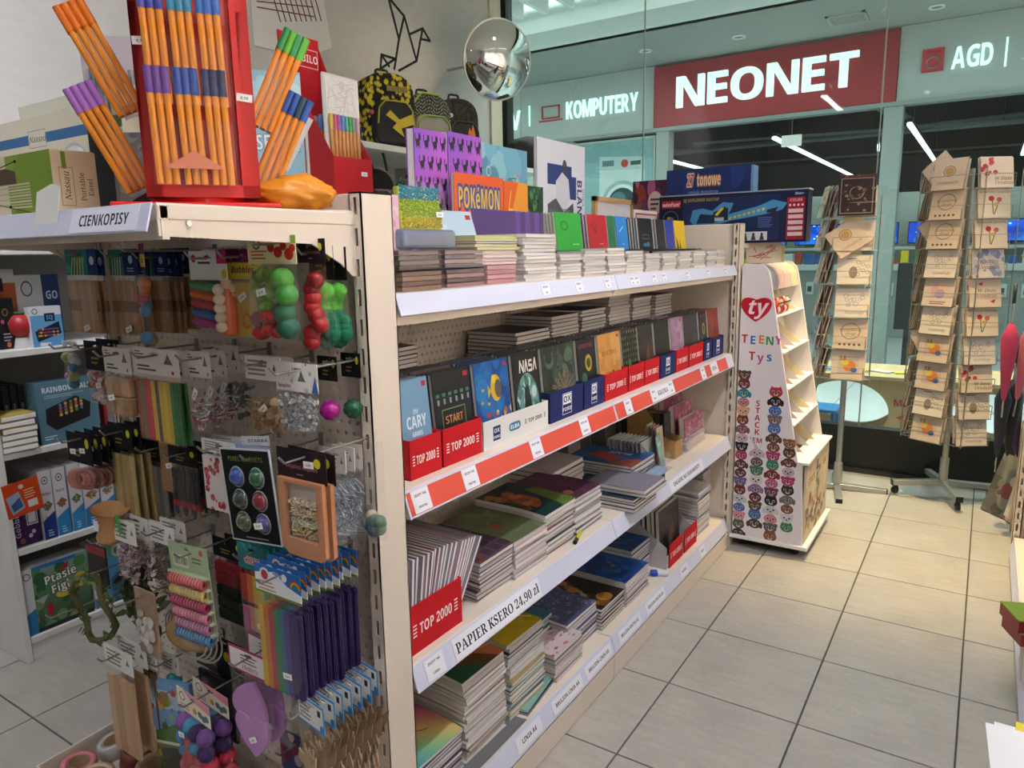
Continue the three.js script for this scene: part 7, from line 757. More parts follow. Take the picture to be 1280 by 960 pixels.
  const t3 = thing('craft_kit_box', 'purple craft kit carton beside the blue 27 tonowe carton', 'box', [-1.64, y, -3.99]); part('carton', artBox(0.2, 0.355, 0.08, pu), pu.s.gloss, t3, [0, 0.1775, 0]);
}
// ---- greeting card spinners
const cardArt = [];
{
  const ink = ['#6a4f3c', '#8a3a34', '#4a4a6a', '#5a6a4c'];
  const kinds = [(c) => { ring(c, 75, 56, 26, '#7a5a34', 3); disc(c, 75, 56, 20, '#b89258'); txt(c, 'Gratulacje', 75, 112, 20, '#8a7358', { font: 'serif', style: 'italic' }); }, (c) => { blot(c, 12, 70, 90, ['#b0454c', '#8a5a4a', '#c88a84'], 6, 15); txt(c, 'W Dniu', 100, 104, 22, '#5c4034', { font: 'serif', style: 'italic' }); txt(c, 'Urodzin', 104, 126, 22, '#5c4034', { font: 'serif', style: 'italic' }); }, (c) => { ring(c, 75, 60, 40, '#6a5a48', 3); txt(c, 'Szczęśliwej', 75, 52, 18, '#6a5a48', { font: 'serif', style: 'italic' }); txt(c, 'drogi', 75, 72, 18, '#6a5a48', { font: 'serif', style: 'italic' }); for (let i = 0; i < 5; i++) disc(c, 32 + i * 21, 128, 6, '#5a4a44'); }, (c) => { blot(c, 30, 150, 150, ['#7f86a8', '#a0a4bc'], 5, 18); txt(c, 'W dniu', 75, 66, 26, '#7a4a34', { font: 'serif', style: 'italic' }); txt(c, 'Urodzin', 75, 94, 26, '#7a4a34', { font: 'serif', style: 'italic' }); }, (c) => { for (let i = 0; i < 10; i++) ring(c, rr(40, 120), rr(30, 90), rr(6, 12), '#7f8698', 2); txt(c, 'Gratuluję', 84, 124, 18, '#6a6a78', { font: 'serif', style: 'italic' }); }, (c) => { poly(c, [[40, 30], [66, 20], [58, 40]], '#a82c34'); poly(c, [[96, 120], [124, 108], [114, 130]], '#a82c34'); txt(c, 'W Dniu', 80, 64, 24, '#5c4034', { font: 'serif', style: 'italic' }); txt(c, 'Urodzin', 80, 90, 24, '#5c4034', { font: 'serif', style: 'italic' }); }, (c) => { disc(c, 70, 66, 34, '#c8a0a8'); disc(c, 92, 56, 26, '#d0b4a0'); disc(c, 82, 84, 24, '#a898b8'); small(c, 40, 124, 80, 2, 10, '#6a5a60'); }, (c) => { line(c, [[70, 130], [66, 60]], '#4a5a34', 4); line(c, [[74, 130], [96, 66]], '#4a5a34', 4); disc(c, 62, 52, 13, '#a8343c'); disc(c, 98, 58, 12, '#b85a5c'); disc(c, 82, 80, 10, '#c8a03a'); txt(c, 'Serdeczne życzenia', 75, 18, 15, '#6a4f3c', { font: 'serif', style: 'italic' }); }, (c) => { fill(c, '#b8a8a0', 30, 30, 90, 90); disc(c, 80, 80, 28, '#c87a3c'); disc(c, 60, 60, 18, '#c8b45c'); disc(c, 100, 100, 14, '#4a6a9a'); txt(c, '18', 50, 40, 30, '#8a6a3a'); }, (c) => { disc(c, 70, 90, 18, '#8a7f74', 30); for (let i = 0; i < 7; i++) ring(c, 90 + (i % 3) * 20, 40 + i * 10, 8, '#77706a', 2); small(c, 40, 20, 70, 1, 9, '#6a6058'); }];
  kinds.forEach((f, i) => cardArt.push(A(150, 150, ['#c9b8a8', '#d0c2b4', '#c6b5a4', '#c4bab8', '#d0c8c0', '#cbbcb0', '#c8bab2', '#cdc0b0', '#c6b8ac', '#d4ccc2'][i], f)));
}
const kraft = M('#a08466', 0.8), kraftD = M('#806a52', 0.8);
const motif = ['gold medallion', 'pink roses', 'round script', 'blue watercolour', 'grey bubbles', 'red leaves', 'pastel balloons', 'flower bouquet', 'orange painting', 'grey figures'];
function greetingCard(label, group, parent, x, y, z, ry, lean, w, h, k, o = {}) { // parent: spinner centre (world); returns a thing
  const g = thing('greeting_card', label, 'card', [x, y, z], { rot: [-lean, ry, o.rz || 0], group, order: 'YXZ' });
  part('front', G('gc' + [w, h, k], () => artBox(w, h, 0.003, cardArt[k])), cardArt[k].s.matte, g, [0, h / 2, 0.0]); part('envelope', G('ge' + [w, h], () => new THREE.BoxGeometry(w * 0.98, h * 0.98, 0.004)), o.env || kraft, g, [0.001, h / 2, -0.004]); return g;
}
function spinner(label, cx, cz, base, rows, faces, cw, ch, poleTop, feet, casters, R0) {
  const s = thing('card_spinner', label, 'display rack', [cx, 0, cz]), r = R0;
  const post = M('#a9aaa8', 0.3, { metalness: 0.6 }); part('pole', cyl(0.018, 0.018, poleTop - base, 14), post, s, [0, base + (poleTop - base) / 2, 0]); part('pole_sleeve', cyl(0.026, 0.026, 0.16, 14), post, s, [0, base + 0.1, 0]);
  for (let i = 0; i < 4; i++) { const a = feet + i * Math.PI / 2, f = part('foot', G('foot', () => rbox(0.28, 0.035, 0.04, 0.004).clone().translate(0.15, 0, 0)), post, s, [0, base + 0.025, 0], [0, a, casters ? -0.06 : -0.05]); part('end_cap', G('fcap', () => new THREE.BoxGeometry(0.006, 0.034, 0.039).translate(0.293, 0, 0)), black, f); if (casters) { part('caster_fork', G('cfork', () => new THREE.CylinderGeometry(0.012, 0.018, 0.03, 10).translate(0.27, -0.03, 0)), black, f); part('caster_wheel', G('cwheel', () => new THREE.CylinderGeometry(0.022, 0.022, 0.02, 14).rotateX(Math.PI / 2).translate(0.276, -0.052, 0)), black, f); } }
  const wires = []; const y0 = rows[rows.length - 1] - 0.01, y1 = rows[0] + 0.12;
  for (let i = 0; i < 4; i++) { const a = faces[0] + Math.PI / 4 + i * Math.PI / 2, px = Math.sin(a) * r * 0.95, pz = Math.cos(a) * r * 0.95; part('frame_wire', rod([px, y0, pz], [px, y1, pz], 0.0035, 6), wire, s); }
  for (const y of rows) { const rg = []; for (let i = 0; i < 4; i++) { const a = faces[0] + Math.PI / 4 + i * Math.PI / 2, b = a + Math.PI / 2; rg.push(rod([Math.sin(a) * r * 0.95, y, Math.cos(a) * r * 0.95], [Math.sin(b) * r * 0.95, y, Math.cos(b) * r * 0.95], 0.0022, 5)); } part('tier_ring', merge(rg), wire, s); }
  for (const fa of faces) for (const y of rows) { // wire pocket
    const n = [Math.sin(fa), Math.cos(fa)], t = [Math.cos(fa), -Math.sin(fa)], P = (u, v, d) => [n[0] * d + t[0] * u, v, n[1] * d + t[1] * u], hw = cw / 2 + 0.008, d0 = r * 0.66, d1 = r * 0.66 + 0.055;
    part('wire_pocket', merge([rod(P(-hw, y, d0), P(-hw, y, d1), 0.002, 5), rod(P(hw, y, d0), P(hw, y, d1), 0.002, 5), rod(P(-hw, y, d1), P(hw, y, d1), 0.002, 5), rod(P(-hw, y + 0.08, d0 - 0.01), P(-hw, y + 0.08, d1 + 0.004), 0.002, 5), rod(P(hw, y + 0.08, d0 - 0.01), P(hw, y + 0.08, d1 + 0.004), 0.002, 5), rod(P(-hw, y + 0.08, d1 + 0.004), P(hw, y + 0.08, d1 + 0.004), 0.002, 5), rod(P(-hw, y, d1), P(-hw, y + 0.08, d1 + 0.004), 0.002, 5), rod(P(hw, y, d1), P(hw, y + 0.08, d1 + 0.004), 0.002, 5)]), wire, s);
  }
  return { s, r };
}
{ // the wheeled spinner full of kraft coloured cards
  const rows = [1.87, 1.705, 1.54, 1.375, 1.21, 1.045, 0.88, 0.715, 0.555, 0.395], F = [-0.48, 0.58, -1.9, 2.42], cx = -0.13, cz = -5.13;
  spinner('wheeled chrome card spinner full of kraft coloured greeting cards', cx, cz, 0.075, rows, [F[0], F[1], F[2]], 0.182, 0.165, 2.0, 0.35, true, 0.275);
  const pat = [[0, 2, 2, 4, 6, 4, 8, 8, 9, 8], [1, 7, 7, 3, 5, 7, 4, 1, 9, 4], [2, 4, 5, 1, 6, 0, 3, 2, 7, 9]], ord = ['top', 'second', 'third', 'fourth', 'fifth', 'sixth', 'seventh', 'eighth', 'ninth', 'bottom'];
  [F[0], F[1], F[2]].forEach((fa, fi) => rows.forEach((y, j) => { const n = fi === 2 ? 3 : 4; for (let k = 0; k < n; k++) { const d = 0.24 - k * 0.0105, kk = k ? (pat[fi][j] + k * 3) % 10 : pat[fi][j]; greetingCard(k ? `kraft greeting card filed behind the ${motif[pat[fi][j]]} card on the ${ord[j]} spinner tier` : `kraft greeting card with ${motif[kk]} at the front of the ${ord[j]} tier`, `cards on the ${ord[j]} tier of the wheeled spinner`, null, cx + Math.sin(fa) * d + (k ? rr(-0.004, 0.004) : 0), y + 0.004 + (k ? rr(0, 0.012) : 0), cz + Math.cos(fa) * d, fa + (k ? rr(-0.05, 0.05) : 0), 0.17, 0.18, 0.165, kk, { env: k % 2 ? kraft : kraftD }); } }));
  for (const [fi, j, rz] of [[0, 0, 0.75], [0, 2, 0.7], [0, 6, 0.6]]) { const fa = F[fi]; greetingCard(`kraft card turned on its corner in the ${ord[j]} spinner tier`, undefined, null, cx + Math.sin(fa) * 0.175 - 0.03, rows[j] + 0.07, cz + Math.cos(fa) * 0.175, fa, 0.15, 0.165, 0.15, 0, { rz: rz }); }
}
{ // the plain spinner with fewer cards
  const rows = [1.74, 1.54, 1.34, 1.14, 0.95, 0.76], F = [0.12, -1.25], cx = -0.715, cz = -4.97;
  spinner('grey wire card spinner on a crossed foot with folded cards', cx, cz, 0.0, rows, F, 0.2, 0.2, 1.98, 0.2, false, 0.21);
  const dk = A(150, 190, '#2c2224', (c, w, h) => { fill(c, '#4a2a2c', 0, 0, w, 14); line(c, [[12, 18], [138, 18], [138, 178], [12, 178]], '#8a7a74', 4, true); ring(c, 75, 84, 28, '#9a8a84', 3); blot(c, 30, w, h, ['#5a4a48', '#3a2c2c', '#7a6a64'], 3, 9); });
  { const g = thing('greeting_card', 'dark framed greeting card on the top tier of the grey spinner', 'card', [cx + 0.03, 1.745, cz + 0.2], { rot: [-0.1, 0.14, 0] }); part('front', artBox(0.2, 0.235, 0.008, dk), dk.s.gloss, g, [0, 0.118, 0]); part('envelope', box(0.19, 0.225, 0.005), M('#8a4a3c', 0.7), g, [0, 0.116, -0.008]); }
  const ord = ['top', 'second', 'third', 'fourth', 'fifth', 'bottom'], pk = [6, 0, 9, 4, 2, 8];
  rows.forEach((y, j) => { for (let k = j ? 0 : 1; k < 3; k++) greetingCard(k ? `folded card filed on the ${ord[j]} tier of the grey spinner` : `${['', 'kraft medallion', 'pale figure', 'grey bubble', 'cream script', 'bright painted'][j]} card at the front of the ${ord[j]} tier, grey spinner`, `front cards on the ${ord[j]} tier of the grey spinner`, null, cx + Math.sin(F[0]) * (0.185 - k * 0.014) + 0.02, y + 0.004, cz + Math.cos(F[0]) * (0.185 - k * 0.014), F[0] + rr(-0.04, 0.04), 0.16, 0.19, 0.175, (pk[j] + k) % 10, { env: k % 2 ? M('#a89c94', 0.8) : kraft, rz: j === 1 && !k ? 0.6 : 0 });
    for (let k = 0; k < 4; k++) greetingCard(`pale card seen edge-on on the ${ord[j]} tier of the grey spinner`, `edge-on cards on the ${ord[j]} tier of the grey spinner`, null, cx + Math.sin(F[1]) * (0.205 - k * 0.022), y + 0.004, cz + 0.02 + Math.cos(F[1]) * (0.18 - k * 0.014), F[1] + rr(-0.1, 0.1), 0.22, 0.17, 0.19, (pk[j] + k * 3 + 1) % 10, { env: M(['#a8a29c', '#6a2a2c', '#b0a69a', '#8a7a6c'][k], 0.7) }); });
  for (let i = 0; i < 5; i++) { const g = thing('greeting_card', 'pale yellow card stacked on the inner tiers of the grey spinner', 'card', [cx - 0.005, 0.86 + i * 0.2, cz + 0.02], { rot: [0, 0.12, 0], group: 'inner cards of the grey spinner' }); part('card', box(0.11, 0.13, 0.01), M('#c9bd94', 0.7), g, [0, 0.065, 0]); part('insert', box(0.1, 0.012, 0.012), M('#d8d0b0', 0.7), g, [0, 0.1, 0]); }
}
// ---------------------------------------------------------------- left wall: decals, backpack shelf, mirror, game shelves
{
  const WX = WXL + 0.003, B = { p1: [-4.057, 3.303], p2: [-4.215, 3.220], p3: [-4.149, 3.053], p4: [-4.087, 2.843], p5: [-4.332, 2.945], p6: [-4.274, 3.115], p7: [-4.415, 3.184], p8: [-4.494, 3.116], p9: [-4.400, 3.108], p10: [-3.962, 2.913], p11: [-3.945, 2.819], p12: [-4.101, 2.914], p13: [-4.034, 2.851], p14: [-4.135, 2.842] };
  const bar = (a, b, w, t = 0.004) => { const dz = b[0] - a[0], dy = b[1] - a[1], L = Math.hypot(dz, dy); return at(box(t, w, L + w * 0.6), 0, (a[1] + b[1]) / 2, (a[0] + b[0]) / 2, -Math.atan2(dy, dz)); };
  const d = thing('bird_wall_decal', 'black outline origami bird on the grey wall', 'wall decal', [WX, 0, 0]);
  [['p1', 'p2'], ['p1', 'p3'], ['p2', 'p3'], ['p3', 'p4'], ['p2', 'p5'], ['p5', 'p14'], ['p6', 'p7'], ['p7', 'p8'], ['p8', 'p9'], ['p7', 'p5'], ['p10', 'p12'], ['p10', 'p11'], ['p11', 'p12'], ['p10', 'p13']].forEach(([a, b]) => part('line', bar(B[a], B[b], 0.016), black, d));
  const w = thing('line_pattern_decal', 'white wall panel crossed by thin brown-red lines above the backpacks', 'wall decal', [WX, 0, 0]);
  const pg = extrude([[-2.9, 3.5], [-2.9, 2.75], [-3.25, 2.75], [-3.5, 2.86], [-3.38, 3.5]].map(([z, y]) => [z, y]), 0.004); pg.rotateY(-Math.PI / 2); part('panel', pg, M('#d8d6d4', 0.8), w, [0.005, 0, 0]);
  for (let i = 0; i < 9; i++) { part('line', bar([-2.92 - i * 0.05, 3.46 - i * 0.02], [-3.1 - i * 0.04, 2.92 + i * 0.01], 0.006, 0.003), M('#6a3a34', 0.7), w, [0.007, 0, 0]); part('line', bar([-2.94, 3.2 - i * 0.03], [-3.36, 3.45 - i * 0.055], 0.006, 0.003), M('#6a3a34', 0.7), w, [0.007, 0, 0]); }
  // backpack shelf
  const sh = thing('wall_shelf', 'white wall shelf carrying the backpacks', 'shelf', [-3.22, 2.18, -4.05]); part('board', rbox(0.6, 0.035, 2.3, 0.004), white, sh, [-0.09, 0, 0]); for (const z of [-0.9, 0, 0.9]) part('bracket', extrude([[-0.39, -0.018], [0.1, -0.018], [-0.39, -0.2]], 0.012), M('#bdbab4', 0.5), sh, [0, 0, z]);
  function backpack(label, x, y, z, w, h, dd, bodyM, trimM, pocketM, detail) {
    const g = thing('backpack', label, 'backpack', [x, y, z], { rot: [0, Math.PI / 2 - 0.35, 0] });
    const sh = (ww, hh, r) => { const s = new THREE.Shape(); s.moveTo(-ww / 2 + r * 0.4, 0); s.lineTo(ww / 2 - r * 0.4, 0); s.quadraticCurveTo(ww / 2, 0, ww / 2, r * 0.4); s.lineTo(ww / 2, hh - r); s.quadraticCurveTo(ww / 2, hh, ww / 2 - r, hh); s.lineTo(-ww / 2 + r, hh); s.quadraticCurveTo(-ww / 2, hh, -ww / 2, hh - r); s.lineTo(-ww / 2, r * 0.4); s.quadraticCurveTo(-ww / 2, 0, -ww / 2 + r * 0.4, 0); return s; };
    const ex = (s, d) => new THREE.ExtrudeGeometry(s, { depth: d, bevelEnabled: true, bevelSize: 0.02, bevelThickness: 0.025, bevelSegments: 4, curveSegments: 8 });
    const b = ex(sh(w - 0.04, h - 0.04, w * 0.38), dd - 0.06); const p = b.attributes.position, uv = b.attributes.uv; for (let i = 0; i < p.count; i++) uv.setXY(i, p.getX(i) + p.getZ(i) * 0.6, p.getY(i)); part('body', b, bodyM, g, [0, 0.022, -dd / 2]);
    const pk = ex(sh(w * 0.72, h * 0.5, w * 0.25), 0.02); const pm = part('front_pocket', pk, pocketM, g, [0, 0.04, dd / 2 - 0.03]); part('zipper', tube([[-w * 0.36, h * 0.22, 0.05], [-w * 0.33, h * 0.42, 0.05], [-w * 0.2, h * 0.52, 0.05], [w * 0.2, h * 0.52, 0.05], [w * 0.33, h * 0.42, 0.05], [w * 0.36, h * 0.22, 0.05]], 0.005, 30, 6), trimM, pm);
    part('top_handle', tube([[-0.05, h - 0.02, -dd / 4], [-0.035, h + 0.035, -dd / 4], [0.035, h + 0.035, -dd / 4], [0.05, h - 0.02, -dd / 4]], 0.008, 20, 6), black, g); for (const s of [-1, 1]) part('strap', tube([[s * w * 0.28, h * 0.85, -dd / 2 - 0.02], [s * w * 0.4, h * 0.5, -dd / 2 - 0.06], [s * w * 0.36, 0.08, -dd / 2 - 0.02]], 0.014, 16, 6), black, g); if (detail) detail(g, w, h, dd, pm); return g;
  }
  const spot = noiseTex(128, (x, y) => [16, 16, 18]); { const data = spot.image.data; for (let k = 0; k < 60; k++) { const cx = rr(0, 128), cy = rr(0, 128), r = rr(4, 9); for (let j = -10; j <= 10; j++) for (let i = -10; i <= 10; i++) if (i * i + j * j * (1 + 0.6 * Math.sin(i)) < r * r) { const q = ((((cy + j) | 0) + 128) % 128 * 128 + (((cx + i) | 0) + 128) % 128) * 4; data[q] = 190; data[q + 1] = 172; data[q + 2] = 34; } } spot.repeat.set(4, 4); }
  const doodle = noiseTex(128, (x, y) => { const v = Math.abs(Math.sin(x * 0.3 + 3 * Math.sin(y * 0.13)) * Math.cos(y * 0.27 + 2 * Math.sin(x * 0.11))); return v > 0.55 ? [120, 124, 116] : v > 0.4 ? [60, 70, 50] : [32, 34, 34]; }, [4, 4]); const camo = noiseTex(64, ((n) => (x, y) => (n(x, y) > 0.55 ? [44, 40, 36] : [18, 18, 19]))(lattice(10, 64)), [5, 5]);
  const mt = (t) => new THREE.MeshStandardMaterial({ map: t, roughness: 0.85 });
  backpack('black and yellow speckled backpack with a black front pocket', -3.2, 2.199, -3.53, 0.34, 0.45, 0.2, mt(spot), M('#a8a02c', 0.5), M('#141416', 0.7), (g, w, h, dd) => { part('yellow_patch', extrude([[-0.09, 0.14], [-0.02, 0.1], [-0.05, 0.07], [0.03, 0.02], [0.01, 0.07], [0.1, 0.1], [0.09, 0.16], [0.0, 0.12], [-0.06, 0.17]], 0.004), M('#c0ac24', 0.6), g, [0.02, 0.05, dd / 2 + 0.018]); part('badge', box(0.13, 0.03, 0.004), M('#7a6a2c', 0.6), g, [0.02, h * 0.78, dd / 2 - 0.005]); part('zip_toggle', G('tog', () => new THREE.SphereGeometry(0.015, 10, 8)), M('#a83a34', 0.4), g, [-w * 0.45, h * 0.45, dd / 2]); part('loose_strap', tube([[-w * 0.4, 0.05, dd / 2], [-w * 0.35, -0.05, dd / 2 + 0.06], [-w * 0.3, -0.14, dd / 2 + 0.06]], 0.009, 14, 6), black, g); });
  backpack('grey doodle print backpack with lime piping', -3.22, 2.199, -3.93, 0.34, 0.4, 0.18, mt(doodle), M('#8aa83a', 0.5), M('#8c8c84', 0.7), (g, w, h, dd) => { part('side_piping', tube([[-w * 0.48, 0.02, dd / 2 - 0.02], [-w * 0.48, h * 0.7, dd / 2 - 0.02], [-w * 0.2, h * 0.98, dd / 2 - 0.02], [w * 0.2, h * 0.98, dd / 2 - 0.02]], 0.007, 30, 6), M('#8aa83a', 0.5), g); part('yellow_motif', rbox(0.1, 0.06, 0.006, 0.003, 1), M('#a8a44a', 0.6), g, [0.02, 0.08, dd / 2 + 0.02]); });
  backpack('black backpack with an orange flame patch', -3.24, 2.199, -4.3, 0.32, 0.43, 0.16, mt(camo), M('#2a2a2c', 0.5), M('#161618', 0.7), (g, w, h, dd) => { part('flame_patch', extrude([[-0.02, 0], [0.03, 0.01], [0.035, 0.08], [0.015, 0.15], [0.0, 0.1], [-0.015, 0.13], [-0.03, 0.06]], 0.004), M('#c86a1c', 0.5), g, [0.05, 0.1, dd / 2 + 0.018]); part('charm', G('tog', () => 0), M('#c8c4bc', 0.4), g, [-0.1, h * 0.7, dd / 2]); });
  { const g = thing('striped_cap', 'blue and white striped cap at the end of the backpack shelf', 'cap', [-3.2, 2.199, -4.75]); const dome = new THREE.SphereGeometry(0.15, 20, 10, 0, 7, 0, 1.57); part('crown', dome, M('#4a62b0', 0.8), g); for (let i = 0; i < 4; i++) part('white_stripe', new THREE.TorusGeometry(0.151 * Math.cos(0.25 + i * 0.3), 0.006, 5, 30).rotateX(Math.PI / 2), M('#c8ccd8', 0.8), g, [0, 0.151 * Math.sin(0.25 + i * 0.3), 0]); part('visor', new THREE.CylinderGeometry(0.2, 0.2, 0.01, 24, 1, false, 0.3, 2.4), M('#c8ccd8', 0.8), g, [0.03, 0.01, 0.02]); }
  { const g = thing('dark_bundle', 'crumpled black bag next to the dark window frame', 'bag', [-3.15, 2.199, -5.1]); const q = new THREE.IcosahedronGeometry(1, 4), P = q.attributes.position, ln = lattice(16, 1); for (let i = 0; i < P.count; i++) { const x = P.getX(i), y = P.getY(i), z = P.getZ(i), k = 0.9 + 0.3 * ln(x * 0.7 + 1, y * 0.7 + z * 0.5 + 1); P.setXYZ(i, x * 0.17 * k, Math.max(-0.12, y * 0.13 * k), z * 0.2 * k); } part('bag', smooth(q), M('#1c1a18', 0.7), g, [0, 0.121, 0]); }
  // lower shelf with dark bags and green foil
  const s2 = thing('wall_shelf', 'lower wall shelf under the backpacks with dark bags', 'shelf', [-3.22, 1.7, -4.0]); part('board', rbox(0.6, 0.03, 1.9, 0.004), white, s2, [-0.09, 0, 0]); for (const z of [-0.8, 0.8]) part('bracket', extrude([[-0.39, -0.016], [0.1, -0.016], [-0.39, -0.2]], 0.012), M('#bdbab4', 0.5), s2, [0, 0, z]);
  backpack('small black backpack on the lower wall shelf', -3.2, 1.716, -3.35, 0.3, 0.36, 0.16, M('#141416', 0.8), M('#5a2a34', 0.5), M('#1c1c20', 0.8));
  { const g = thing('green_foil_bag', 'crinkled green foil bag on the lower wall shelf', 'bag', [-3.18, 1.716, -3.75]); const q = new THREE.IcosahedronGeometry(1, 4), P = q.attributes.position; for (let i = 0; i < P.count; i++) { const x = P.getX(i), y = P.getY(i), z = P.getZ(i), k = 1 + rr(-0.08, 0.08); P.setXYZ(i, x * 0.14 * k, Math.max(-0.17, y * 0.2 * k), z * 0.17 * k); } part('foil', smooth(q), M('#24402c', 0.25, { metalness: 0.3 }), g, [0, 0.171, 0]); }
  // convex mirror
  const mr = thing('convex_mirror', 'round convex security mirror on the wall above the backpacks', 'mirror', [-3.1, 2.93, -4.62]); { const n = V(0.86, -0.22, 0.46).normalize(), q = new THREE.Quaternion().setFromUnitVectors(V(0, 0, 1), n); const R = 0.36, a = Math.asin(0.27 / R); const cap = new THREE.SphereGeometry(R, 48, 20, 0, 2 * Math.PI, 0, a).rotateX(Math.PI / 2).translate(0, 0, -R * Math.cos(a)); const m = part('dome', cap, M('#d8dcdc', 0.03, { metalness: 1 }), mr); m.quaternion.copy(q); const rm = part('rim', new THREE.TorusGeometry(0.27, 0.007, 8, 48), M('#c4c4bc', 0.4), mr); rm.quaternion.copy(q); const bk = part('back_shell', new THREE.CylinderGeometry(0.265, 0.2, 0.03, 40).rotateX(-Math.PI / 2).translate(0, 0, -0.017), M('#8f8f8a', 0.5), mr); bk.quaternion.copy(q); part('wall_arm', rod([-0.02, 0, -0.03], [-0.515, 0.02, -0.08], 0.012, 10), M('#c4c4bc', 0.5), mr); }
}
{ // game shelves
  const g = thing('game_shelf_unit', 'white shelf unit of boxed games along the wall', 'shelf', [0, 0, 0]), xf = -3.04, L = 1.5, z0 = -1.13, zc = z0 - L / 2, m = M('#dcdcda', 0.5);
  for (const z of [z0 - 0.012, z0 - L + 0.012]) part('side_panel', rbox(0.56, 1.95, 0.024, 0.003, 1), m, g, [xf - 0.28, 0.975, z]); part('back_panel', box(0.01, 1.95, L), M('#a8a6a4', 0.7), g, [xf - 0.552, 0.975, zc]);
  [1.615, 1.235, 0.85, 0.468, 0.1].forEach((y) => part('shelf', rbox(0.54, 0.026, L - 0.05, 0.003, 1), m, g, [xf - 0.275, y - 0.0135, zc])); part('kick_panel', box(0.016, 0.072, L - 0.05), m, g, [xf - 0.02, 0.037, zc]);
  const gb = (name, label, z1, z2, y, h, d, a, o = {}) => { const w = Math.abs(z1 - z2) - 0.003, t = thing(name, label, 'game', [xf - 0.02 - d / 2 - (o.back || 0), y, (z1 + z2) / 2], { rot: [0, Math.PI / 2 + (o.ry || 0), 0], group: o.group }); part('carton', artBox(w, h, d, a), a.s.gloss, t, [0, h / 2, 0]); if (o.band) part('side_band', box(0.004, h * 0.98, d * 0.98), M(o.band, 0.5), t, [-w / 2 - 0.0015, h / 2, 0]); return t; };
  const iqO = A(180, 260, '#a8532c', (c, w, h) => { fill(c, '#c8c8c8', 0, 0, w, 46); fill(c, '#22242c', 70, 30, 60, 44); txt(c, 'IQ', 100, 52, 34, '#c85a3a'); blot(c, 40, 1, 1, ['#0000'], 0, 1); for (let i = 0; i < 40; i++) disc(c, 20 + (i % 8) * 20, 130 + Math.floor(i / 8) * 20, 9, pick(['#4a4a6a', '#7a6a5a', '#6a3a4a', '#3a5a6a'])); });
  gb('boxed_game', 'orange IQ puzzle box at the back of the upper shelf', -1.18, -1.335, 1.235, 0.3, 0.05, iqO, { back: 0.13 });
  const blk = A(100, 220, '#141418', (c, w, h) => { ring(c, 50, 60, 14, '#8a7a3a', 4); disc(c, 30, 100, 10, '#b04a6a'); disc(c, 66, 110, 10, '#4a8ab0'); small(c, 26, 150, 50, 3, 14, '#8a8a94'); disc(c, 50, 200, 12, '#b0643a'); }); gb('boxed_game', 'slim black game box by the side panel', -1.165, -1.215, 1.235, 0.19, 0.06, blk, { back: 0.05 }); gb('boxed_game', 'slim black game box next to the red timer', -1.222, -1.285, 1.235, 0.192, 0.06, blk, { back: 0.05 });
  const wb = A(180, 200, '#c4c6cc', (c, w, h) => { ring(c, 50, 40, 20, '#3a3a44', 4); fill(c, '#22386a', 110, 0, 70, h); disc(c, 80, 140, 40, '#3f7fb8'); txt(c, 'GO', 146, 60, 34, '#c8ccd8'); }); gb('boxed_game', 'white and navy puzzle box behind the blue IQ box', -1.33, -1.5, 1.235, 0.275, 0.06, wb, { back: 0.14 });
  const iqB = A(180, 230, '#5f9ac8', (c, w, h) => { fill(c, '#d0d4da', 0, 0, w, 50); ring(c, 30, 26, 14, '#3a3a44', 4); fill(c, '#1c2438', 80, 40, 60, 46); txt(c, 'IQ', 110, 63, 34, '#5fa0d0'); poly(c, [[20, 140], [160, 90], [170, 160], [30, 200]], '#1c2030'); for (let i = 0; i < 30; i++) disc(c, 40 + (i % 10) * 12, 130 + Math.floor(i / 10) * 18, 6, pick(['#2f5fb0', '#a8323c', '#c8b43a', '#8a3a6a'])); fill(c, '#d8d8d8', 40, 206, 60, 20); }); gb('boxed_game', 'blue IQ puzzle box at the shelf front', -1.314, -1.43, 1.235, 0.155, 0.04, iqB);
  { const t = thing('game_timer', 'round red timer toy between the black boxes and the blue IQ box', 'toy', [-3.12, 1.235, -1.305]); const b = ball(t, 'body', 0.05, M('#a8242a', 0.4), 0, 0.085, 0); part('stand', cyl(0.03, 0.04, 0.04, 14), M('#c0bcb8', 0.5), t, [0, 0.02, 0]); part('dial', cyl(0.5, 0.5, 0.1, 16), M('#3a7a3a', 0.5), b, [0, 1, 0]); }
  const rb = A(300, 300, '#54788a', (c, w, h) => { txt(c, 'RAINBOW BALL', 150, 40, 36, '#d4dce0', { sx: 0.9 }); small(c, 40, 66, 210, 2, 9, '#9ab0ba'); poly(c, [[40, 130], [190, 84], [260, 130], [250, 200], [80, 240], [36, 200]], '#241f24'); for (let i = 0; i < 20; i++) disc(c, 110 + (i % 5) * 26, 120 + Math.floor(i / 5) * 16 - (i % 5) * 5, 8, pick(['#b0584a', '#4a8a5a', '#5a6ab0', '#c89a4a', '#8a5a8a'])); small(c, 20, 262, 60, 2, 12, '#b8c8d0'); });
  gb('boxed_game', 'slate blue RAINBOW BALL game box', -1.295, -1.53, 0.85, 0.245, 0.07, rb); for (let i = 0; i < 3; i++) gb('boxed_game', 'dark edge-on game box behind the stacked yellow books', -1.222 - i * 0.028, -1.247 - i * 0.028, 0.85, 0.235, 0.2, A(40, 260, '#20242a', (c, w, h) => txt(c, 'RAINBOW', 20, 130, 22, '#8a94a0', { rot: -Math.PI / 2 })), { back: 0.1, group: 'dark edge-on game boxes' });
